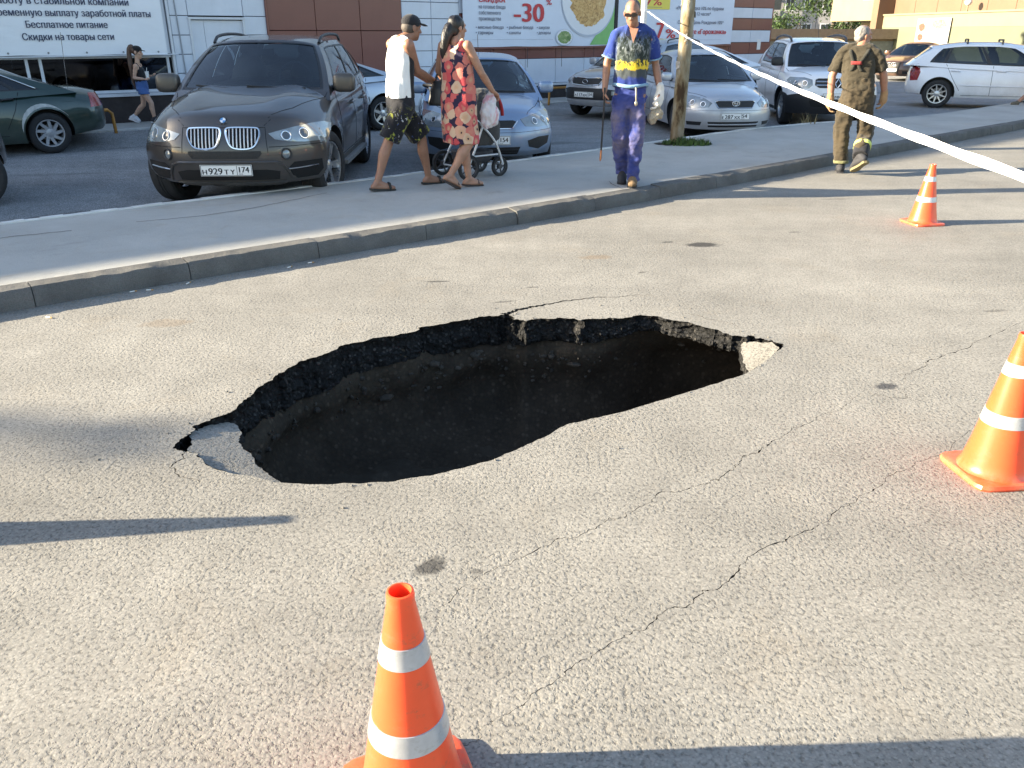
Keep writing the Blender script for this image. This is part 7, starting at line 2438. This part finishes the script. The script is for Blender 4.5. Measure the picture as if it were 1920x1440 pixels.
# ================= girl in cap by the shop windows ====================
def girl():
    k = .976
    def W(x, y, z): return V3(x*k, y, 1.69 - (1.69-z)*k)
    O = V3(-6.94, 16.2, .13); s = .82
    L = lambda x, y, z: W(x, y, z) - O
    f = V3(1, .12, 0).normalized(); r = V3(f.y, -f.x, 0)
    ShC = L(-7.06, 16.2, 1.135); shR = ShC + r*.125; shL = ShC - r*.125
    hipC = L(-7.04, 16.2, .74); hR = hipC + r*.07; hL = hipC - r*.07
    elR = L(-7.10, 16.06, .925); wrR = L(-6.93, 16.06, .905); elL = L(-7.06, 16.34, .94); wrL = L(-6.90, 16.3, .95)
    knR = L(-6.89, 16.14, .47); anR = L(-6.87, 16.14, .19); toR = L(-6.75, 16.15, .15)
    knL = L(-7.10, 16.26, .43); anL = L(-7.31, 16.26, .22); toL = L(-7.23, 16.26, .135)
    b = MB(); hc = L(-7.03, 16.2, 1.37)
    at, M = head(b, hc, f + V3(0, 0, -.1), (0, 0, 1), .92, .9)
    b.caps([hc + V3(-.01, 0, -.06), ShC + V3(0, 0, .02)], [.038, .045], 12)
    loft(b, [(hipC + V3(0, 0, -.05), r*.10, f*.075), (hipC.lerp(ShC, .45), r*.09, f*.07), (hipC.lerp(ShC, .75), r*.115, f*.085), (ShC, r*.105, f*.055)])
    for sh, el, wr in ((shR, elR, wrR), (shL, elL, wrL)):
        b.caps([sh, sh.lerp(el, .45), el], [.042, .036, .029], 12); b.caps([el, el.lerp(wr, .35), wr], [.029, .029, .021], 12)
        hand(b, wr, (wr-el), (0, 0, 1), f, .6, .8)
    for h, kk, a, t in ((hR, knR, anR, toR), (hL, knL, anL, toL)):
        b.caps([h, h.lerp(kk, .5), kk], [.06, .056, .044], 12); b.caps([kk, kk.lerp(a, .32) - f*.01, a], [.044, .047, .029], 12)
    o = blob(b, 'person', SK_G, None, .0065, 3, loc=O)
    tag(o, 'girl with very long ponytail, black cap and blue denim shorts by the shop windows', 'person')
    m = MB(); loft(m, [(hipC + V3(0, 0, .07), r*.118, f*.092), (hipC.lerp(ShC, .5), r*.105, f*.085), (hipC.lerp(ShC, .8), r*.122, f*.098), (ShC + V3(0, 0, -.02), r*.095, f*.065)])
    for q in (1, -1): m.caps([ShC + r*q*.07 - f*.05 + V3(0, 0, -.03), ShC + r*q*.07 + V3(0, 0, .035), ShC + r*q*.07 + f*.05 + V3(0, 0, -.03)], .017, 8)
    blob(m, 'top', cloth('black_top', (.016, .016, .018), .2).m, o, .007, 3, (.008, 12, (1, 1, .5), 1))
    m = MB(); loft(m, [(hipC + V3(0, 0, -.06), r*.122, f*.108), (hipC + V3(0, 0, .03), r*.128, f*.105), (hipC + V3(0, 0, .13), r*.112, f*.09)])
    for h, kk in ((hR, knR), (hL, knL)):
        e = h.lerp(kk, .36); loft(m, [(h, r*.08, f*.085), (e, r*.086, f*.09), (e + V3(0, 0, -.01), r*.084, f*.088)])
    blob(m, 'shorts', cloth('denim_shorts', (.06, .12, .30), .2).m, o, .007, 3, (.004, 12, (1, 1, .5), 3))
    m = MB(); hairshell(m, at, M, .92, [((0, -.02, .03), (.083, .098, .09))])
    p0 = at(0, -.07, .085)
    tl = spline([p0, p0 + V3(-.05, 0, .01), p0 + V3(-.085, 0, -.10), p0 + V3(-.09, -.02, -.35), p0 + V3(-.085, -.02, -.58), p0 + V3(-.06, -.02, -.72)], 4)
    m.caps(tl, [.030 + .016*sin(pi*i/(len(tl)-1)) - .022*(i/(len(tl)-1))**3 for i in range(len(tl))], 12)
    blob(m, 'hair', HAIR_BR, o, .007, 3, (.006, 24, (1, 1, .2), 2))
    m = MB(); m.ell(at(0, -.005, .05), (.084*.92, .10*.92, .075*.92), M, 20, 12)
    loft(m, [(at(0, .07, .045), r*.065, M @ V3(0, 0, .006)), (at(0, .13, .04), r*.055, M @ V3(0, 0, .006)), (at(0, .155, .034), r*.03, M @ V3(0, 0, .005))], 16)
    blob(m, 'cap', cloth('black_cap', (.018, .018, .02), .2).m, o, .006, 2)
    for a, t, c in ((anR, toR, mat('black_trainer', (.025, .025, .03), .7)), (anL, toL, mat('white_trainer', (.66, .67, .7), .6))):
        m = MB(); shoe(m, a, t, .8, .01); q = blob(m, 'shoe', c, o, .007, 2); sole('shoe_sole', a, t, mat('white_trainer', (.66, .67, .7), .6), q, .9, .018, .085)
    dr = thing('drink_cup', 'pale cup held up by the girl in the black cap', 'cup', W(-6.90, 16.18, .97))
    MB().lathe([(.001, -.05), (.028, -.05), (.036, .06), (.038, .065), (.001, .066)], 16).build('cup_body', WHITEPLASTIC, dr, True, 40)
    MB().tube([(0, 0, .06), (.012, 0, .13)], .004, 6).build('straw', WHITEPLASTIC, dr)
girl()

# ================= somebody at the far right edge, only a trailing leg in view ====================
def edge_person():
    O = V3(12.35, 20.55, -.04)
    f = V3(1, -.1, 0).normalized(); r = V3(f.y, -f.x, 0)
    hipC = V3(.02, 0, .93); ShC = V3(.06, 0, 1.47)
    b = MB(); at, M = head(b, V3(.1, 0, 1.64), f, (0, 0, 1))
    b.caps([V3(.09, 0, 1.58), ShC], [.055, .065], 12)
    loft(b, [(hipC, r*.15, f*.10), (hipC.lerp(ShC, .5), r*.15, f*.1), (ShC, r*.16, f*.08)])
    legs = ((hipC + r*.09, V3(-.08, 0, .52) + r*.09, V3(-.42, 0, .22) + r*.09, V3(-.36, 0, .08) + r*.09), (hipC - r*.09, V3(.2, 0, .5) - r*.09, V3(.3, 0, .09) - r*.09, V3(.44, 0, .04) - r*.09))
    for h, k, a, t in legs: b.caps([h, h.lerp(k, .5), k], [.085, .075, .055], 12); b.caps([k, k.lerp(a, .32), a], [.054, .058, .036], 12)
    for sg in (1, -1):
        sh = ShC + r*sg*.2; el = sh + V3(-.05*sg, 0, -.3); wr = el + V3(.12, 0, -.22)
        b.caps([sh, el, wr], [.058, .042, .03], 12); hand(b, wr, (.3, 0, -1), f, f, .5)
    o = blob(b, 'person', SK_M, None, .008, 3, loc=O)
    tag(o, 'person cut off by the right picture edge beside the white hatchback, a shoe showing', 'person')
    m = MB(); loft(m, [(hipC + V3(0, 0, .03), r*.18, f*.13), (hipC.lerp(ShC, .7), r*.19, f*.13), (ShC + V3(0, 0, .05), r*.12, f*.085)])
    for sg in (1, -1): sh = ShC + r*sg*.2; m.caps([sh, sh + V3(-.03*sg, 0, -.18)], .08, 12)
    blob(m, 'shirt', cloth('edge_shirt', (.12, .12, .13), .2).m, o, .01, 3, (.012, 8))
    m = MB(); loft(m, [(hipC + V3(0, 0, -.1), r*.16, f*.12), (hipC + V3(0, 0, .08), r*.17, f*.125)])
    for h, k, a, t in legs: loft(m, [(h, r*.095, f*.11), (h.lerp(k, .85), r*.1, f*.11)])
    blob(m, 'shorts', cloth('edge_shorts', (.10, .09, .08), .2).m, o, .01, 3, (.012, 8))
    for h, k, a, t in legs:
        m = MB(); shoe(m, a, t, 1.0, .02); blob(m, 'shoe', mat('edge_shoe', (.10, .085, .06), .8), o, .008, 2)
    m = MB(); hairshell(m, at, M, 1, [((0, -.02, .035), (.08, .095, .09))]); blob(m, 'hair', HAIR_BR, o, .008, 2)
edge_person()
# ------------------------------------------------------------------ traffic cones
def conemat():
    t = NT('cone_orange')
    c = t.mix(1.0, (.90, .100, .030, 1), t.ramp(t.noise(9, 5, .6), [(.25, .88), (.75, 1.06)]), 'MULTIPLY')
    scuff = t.ramp(t.noise(16, 7, .82, vec=t.scale(1, 1, 2.2)), [(.55, 0), (.68, .7)])
    c = t.mix(scuff, c, (.40, .12, .06, 1))
    z = t.sep()[2]
    c = t.mix(t.math('MULTIPLY', t.ramp(z, [(.0, .8), (.07, 0)]), t.ramp(t.noise(12, 5, .7), [(.4, 0), (.7, 1)])), c, (.40, .22, .13, 1))
    t.set(Base_Color=c, Roughness=.33, Specular_IOR_Level=.5, Subsurface_Weight=.12, Subsurface_Scale=.03)
    t.b.inputs['Subsurface Radius'].default_value = (1, .35, .1)
    t.set(Normal=t.bump(t.noise(45, 4), .08, .003))
    return t.m
def sleevemat():
    t = NT('cone_reflective_sleeve')
    br = t.voro(170, 'F1', 0)
    c = t.mix(1.0, (.50, .51, .53, 1), t.ramp(t.noise(20, 5, .65), [(.3, .8), (.7, 1.05)]), 'MULTIPLY')
    c = t.mix(t.ramp(t.noise(26, 6, .78, vec=t.scale(1, 1, 2)), [(.54, 0), (.68, .7)]), c, (.30, .28, .26, 1))
    t.set(Base_Color=c, Roughness=.3, Metallic=.35, Specular_IOR_Level=.6)
    t.set(Normal=t.bump(br, .12, .001))
    return t.m
CO = conemat(); CSL = sleevemat()
CH = 1.16                                   # the cones stand about 0.6 m tall
def cone_r(z): return .122 - (.122-.026)*(z-.045)/(.53-.045)
def make_cone():
    o = thing('traffic_cone', '', 'traffic cone', (0, 0, 0), 0, 'traffic cones round the pit')
    o.scale = (1, 1, CH)
    m = MB()
    prof = [(.146, .018), (.134, .026), (.126, .040), (.1225, .055)]
    for k in range(1, 9): z = .055 + (.51-.055)*k/8; prof.append((cone_r(z), z))
    prof += [(.0305, .522), (.0285, .530), (.0245, .531), (.0215, .524), (.0225, .48), (.05, .3)]
    m.lathe(prof, 48)
    m.build('cone_body', CO, o, True, 50)
    # square foot with rounded corners and a raised rim
    m = MB(); n = 48
    def sq(h, z, pw=7):
        out = []
        for k in range(n):
            a = 2*pi*k/n; c, s = cos(a), sin(a)
            q = (abs(c)**pw + abs(s)**pw)**(-1/pw); out.append((h*q*c, h*q*s, z))
        return out
    rings = [sq(.157, .0), sq(.160, .008), sq(.156, .020), sq(.150, .0235, 5), sq(.138, .0215, 2.4), sq(.10, .03, 2)]
    vs = [p for r_ in rings for p in r_]; fs = []
    for i in range(len(rings)-1):
        for k in range(n): k2 = (k+1) % n; fs.append((i*n+k, i*n+k2, (i+1)*n+k2, (i+1)*n+k))
    m.add(vs, fs); m.build('cone_foot', CO, o, True, 35)
    for z0, z1 in ((.384, .428), (.204, .250)):
        m = MB(); m.lathe([(cone_r(z0)-.001, z0), (cone_r(z0)+.0022, z0+.001), (cone_r(z1)+.0022, z1-.001), (cone_r(z1)-.001, z1)], 48)
        m.build('reflective_sleeve', CSL, o, True, 40)
    return o
c0 = make_cone()
spots = [((-.235, 1.415), 20, 'nearest orange traffic cone, cut by the bottom edge of the picture'),
         ((2.01, 3.02), 6, 'large orange traffic cone at the right edge beside the long cracks'),
         ((3.97, 7.93), 10, 'small distant orange traffic cone near the sidewalk, past the dark oil spot'),
         ((-2.79, 2.47), 0, 'orange traffic cone out of the picture on the left, only its shadow shows')]
for i, (p, rz, lb) in enumerate(spots):
    c = c0 if i == 0 else copy_tree(c0)
    c.location = (p[0], p[1], 0); c.rotation_euler = (0, 0, R(rz)); c['label'] = lb
    if i == 2: c.scale = (1, 1, 1.05)
# ------------------------------------------------------------------ barrier tape between two posts
TAPEM = mat('white_barrier_tape', (.84, .84, .85), .45, var=.05)
A = Vector((1.96, 13.0, 1.985)); Bp = Vector((1.68, 2.76, 1.285)); Cp = Bp + (Bp-A)*.075
def tape():
    o = thing('barrier_tape', 'long white barrier tape crossing the view from post to right edge', 'tape', Bp)
    pts = []; N = 120
    for i in range(N+1):
        t = i/N; p = A.lerp(Cp, t); p.z -= .105*4*t*(1-t)
        pts.append(p)
    vs = []; fs = []
    for i, p in enumerate(pts):
        t = i/N
        tilt = .12 + .10*sin(t*9.0) + 1.36*max(0., min(1., (.90-t)/.34))**.8
        w = .0165
        d = Vector((0, 0, 1))*cos(tilt) + Vector((1, -.1, 0)).normalized()*sin(tilt)
        for q in (-1, -.33, .33, 1):
            c = .004*(1-q*q)
            vs.append(p - Bp + d*w*q + Vector((c, 0, 0)) + Vector((0, 0, .002*sin(i*1.1+q))))
    for i in range(N):
        for k in range(3): fs.append((i*4+k, i*4+k+1, i*4+k+5, i*4+k+4))
    pyd('tape_ribbon', vs, fs, TAPEM, o, True)
tape()
GPOST = mat('white_post_paint', (.68, .69, .70), .5, var=.1)
o = thing('thin_post', 'thin white post standing behind the head of the worker', 'post', (A.x-.05, A.y+.05, .14))
m = MB(); m.tube([(0, 0, 0), (0, 0, 3.6)], .045, 12); m.build('shaft', GPOST, o, True, 50)
MB().lathe([(.11, 0), (.11, .03), (.05, .035), (.05, .06)], 16).build('base_plate', GPOST, o, True, 40)
o = thing('tape_stake', 'dark steel stake outside the picture that holds the near tape end', 'stake', (Cp.x, Cp.y-.01, 0))
MB().tube([(0, 0, 0), (0, 0, 1.35)], .014, 8).build('shaft', mat('stake_steel', (.12, .1, .09), .6, .5), o, True, 50)
# ------------------------------------------------------------------ rusty post with peeling paper and a tuft of grass
def postmat():
    t = NT('peeling_post')
    z = t.sep()[2]
    v = t.scale(1, 1, .55)
    n1 = t.noise(10, 6, .7, vec=v, dist=.9)
    up = t.ramp(n1, [(.44, (.045, .026, .016)), (.50, (.11, .07, .042)), (.54, (.23, .20, .155)), (.64, (.38, .355, .305))])
    lo = t.ramp(t.noise(5, 6, .6, vec=t.scale(1, 1, .35)), [(.38, (.07, .042, .022)), (.44, (.20, .145, .08)), (.52, (.28, .23, .15)), (.6, (.36, .33, .26))])
    c = t.mix(t.ramp(t.math('ADD', z, t.math('MULTIPLY_ADD', t.noise(4, 3), .5, -.25)), [(1.05, 0), (1.2, 1)]), lo, up)
    c = t.mix(t.ramp(z, [(.05, .75), (.4, 0)]), c, (.20, .13, .07, 1))
    t.set(Base_Color=c, Roughness=.85, Specular_IOR_Level=.2)
    t.set(Normal=t.bump(n1, .9, .02))
    return t.m
po = thing('lamp_post', 'rusty round post with peeling paper beside the silver saloon', 'post', (2.52, 13.02, .14))
m = MB(); prof = []
N = 70; nn = 24; vs = []; fs = []
for i in range(N+1):
    z = 7.5*i/N; rr_ = .102 - .003*z
    for k in range(nn):
        a = 2*pi*k/nn
        d = rr_ + .006*noise.noise(Vector((cos(a)*1.5, sin(a)*1.5, z*3))) + .004*noise.noise(Vector((cos(a)*5, sin(a)*5, z*9)))
        vs.append((d*cos(a) + .012*z, d*sin(a), z))
for i in range(N):
    for k in range(nn): k2 = (k+1) % nn; fs.append((i*nn+k, i*nn+k2, (i+1)*nn+k2, (i+1)*nn+k))
pyd('shaft', vs, fs, postmat(), po, True)
rp2 = random.Random(8)
PAP = mat('torn_paper', (.42, .38, .32), .9, var=.3, vscale=20)
for q in range(16):
    z0 = rp2.uniform(1.1, 2.9); a0 = rp2.uniform(0, 2*pi); h = rp2.uniform(.04, .14); w = rp2.uniform(.2, .7)
    vs = []
    for j in range(4):
        for k in range(5):
            a = a0 + w*(k/4-.5) + rp2.uniform(-.04, .04); r_ = .102 - .003*z0 + .008 + (.016*rp2.random() if j in (0,) or k in (0,) else 0)
            vs.append((r_*cos(a) + .012*z0, r_*sin(a), z0 + h*(j/3-.5) + rp2.uniform(-.012, .012)))
    pyd('paper_scrap', vs, [(j*5+k, j*5+k+1, (j+1)*5+k+1, (j+1)*5+k) for j in range(3) for k in range(4)], PAP, po)
def tuft(name, label, c, rx, ry, n, h, m, seed, z):
    r = random.Random(seed); vs = []; fs = []
    for k in range(n):
        a = r.uniform(0, 2*pi); q = r.random()**.6
        p = Vector((cos(a)*rx*q, sin(a)*ry*q, 0))
        b = r.uniform(0, 2*pi); hh = h*r.uniform(.4, 1.2)*(1.2-q*.6); w = r.uniform(.006, .014)
        s = Vector((cos(b), sin(b), 0)); l = Vector((cos(b+1.5), sin(b+1.5), 0))*hh*r.uniform(.2, .8)
        i = len(vs)
        vs += [p - s*w, p + s*w, p + s*w*.8 + l*.4 + Vector((0, 0, hh*.65)), p - s*w*.8 + l*.4 + Vector((0, 0, hh*.65)), p + l + Vector((0, 0, hh))]
        fs += [(i, i+1, i+2, i+3), (i+3, i+2, i+4)]
    o = pyd(name, vs, fs, m); o.location = (c[0], c[1], z)
    return tag(o, label, 'grass tuft')
GRASSM = leafmat('grass_blade', (.075, .12, .03))
tuft('grass_tuft', 'clump of green weeds at the foot of the rusty post', (2.64, 12.86), .38, .2, 420, .11, GRASSM, 4, .145)
tuft('grass_tuft', 'dry grass stalks standing before the white off-roader', (5.55, 16.05), .35, .2, 60, .3, mat('dry_grass', (.22, .17, .08), .9), 6, .0)
def soilpatch(c, rx, ry, seed, z):
    p = frac_jag([(c[0]+rx*cos(a), c[1]+ry*sin(a)) for a in [2*pi*k/12 for k in range(12)]], .05, True, seed, 3)
    v, f = cdt_fill(p, .1)
    return kind(pyd('soil_patch', [(q.x, q.y, z) for q in v], [tuple(t) for t in f], SOIL), 'structure')
soilpatch((2.60, 12.92), .45, .2, 3, .1515)
# ------------------------------------------------------------------ litter by the kerb
LIT = mat('cigarette_paper', (.72, .70, .66), .8, var=.1); FILT = mat('cigarette_filter', (.5, .28, .1), .8)
rl = random.Random(21)
lit = [(-2.70, 5.62, 40, 'pale cigarette end lying in the gutter beside a kerb joint'), (-2.60, 5.66, 12, 'pale cigarette end in the gutter just right of the kerb joint'), (-2.38, 5.83, 75, 'pale cigarette end in the gutter, second kerb stone from left'), (-3.0, 5.05, -20, 'white paper scrap in the gutter at the far left'), (-1.62, 6.42, 30, 'small white scrap in the gutter left of the pit'), (-1.75, 6.28, 60, 'pale cigarette end on the road near the third kerb stone')]
for (x, y, a, lb) in lit:
    o = thing('cigarette_end', lb, 'litter', (x, y, .006), R(a), 'litter in the gutter')
    MB().tube([(-.012, 0, 0), (.02, 0, 0)], .0045, 7).build('paper', LIT, o); MB().tube([(.0205, 0, 0), (.036, 0, 0)], .0044, 7).build('filter', FILT, o)
# loose stones scattered round the pit and on the road
m = MB(); rs = random.Random(31)
for k in range(70):
    i = rs.randrange(len(PIT)); p = PIT[i]; cen = Vector((0, 4.1)); d = (p-cen).normalized()
    q = p + d*(rs.random()**2*.5 + .015)
    s = rs.uniform(.002, .006)
    M = Matrix.Rotation(rs.uniform(0, 6), 3, 'Z') @ Matrix.Rotation(rs.uniform(0, 6), 3, 'X')
    m.ell((q.x, q.y, s*.5), (s*1.3, s, s*.8), M, 6, 4)
kind(m.build('loose_grit', mat('grit_stone', (.16, .15, .135), .9, var=.4, vscale=40)), 'stuff')
# ------------------------------------------------------------------ out of view on the left: what casts the soft shadow on the road
tree('roadside_tree', 'slender tree out of the picture on the left whose shadow reaches the road', (-27.5, .85, 0), 7.8, .36, 6.85, LEAF, 17, 900, .2, stretch=3.4)
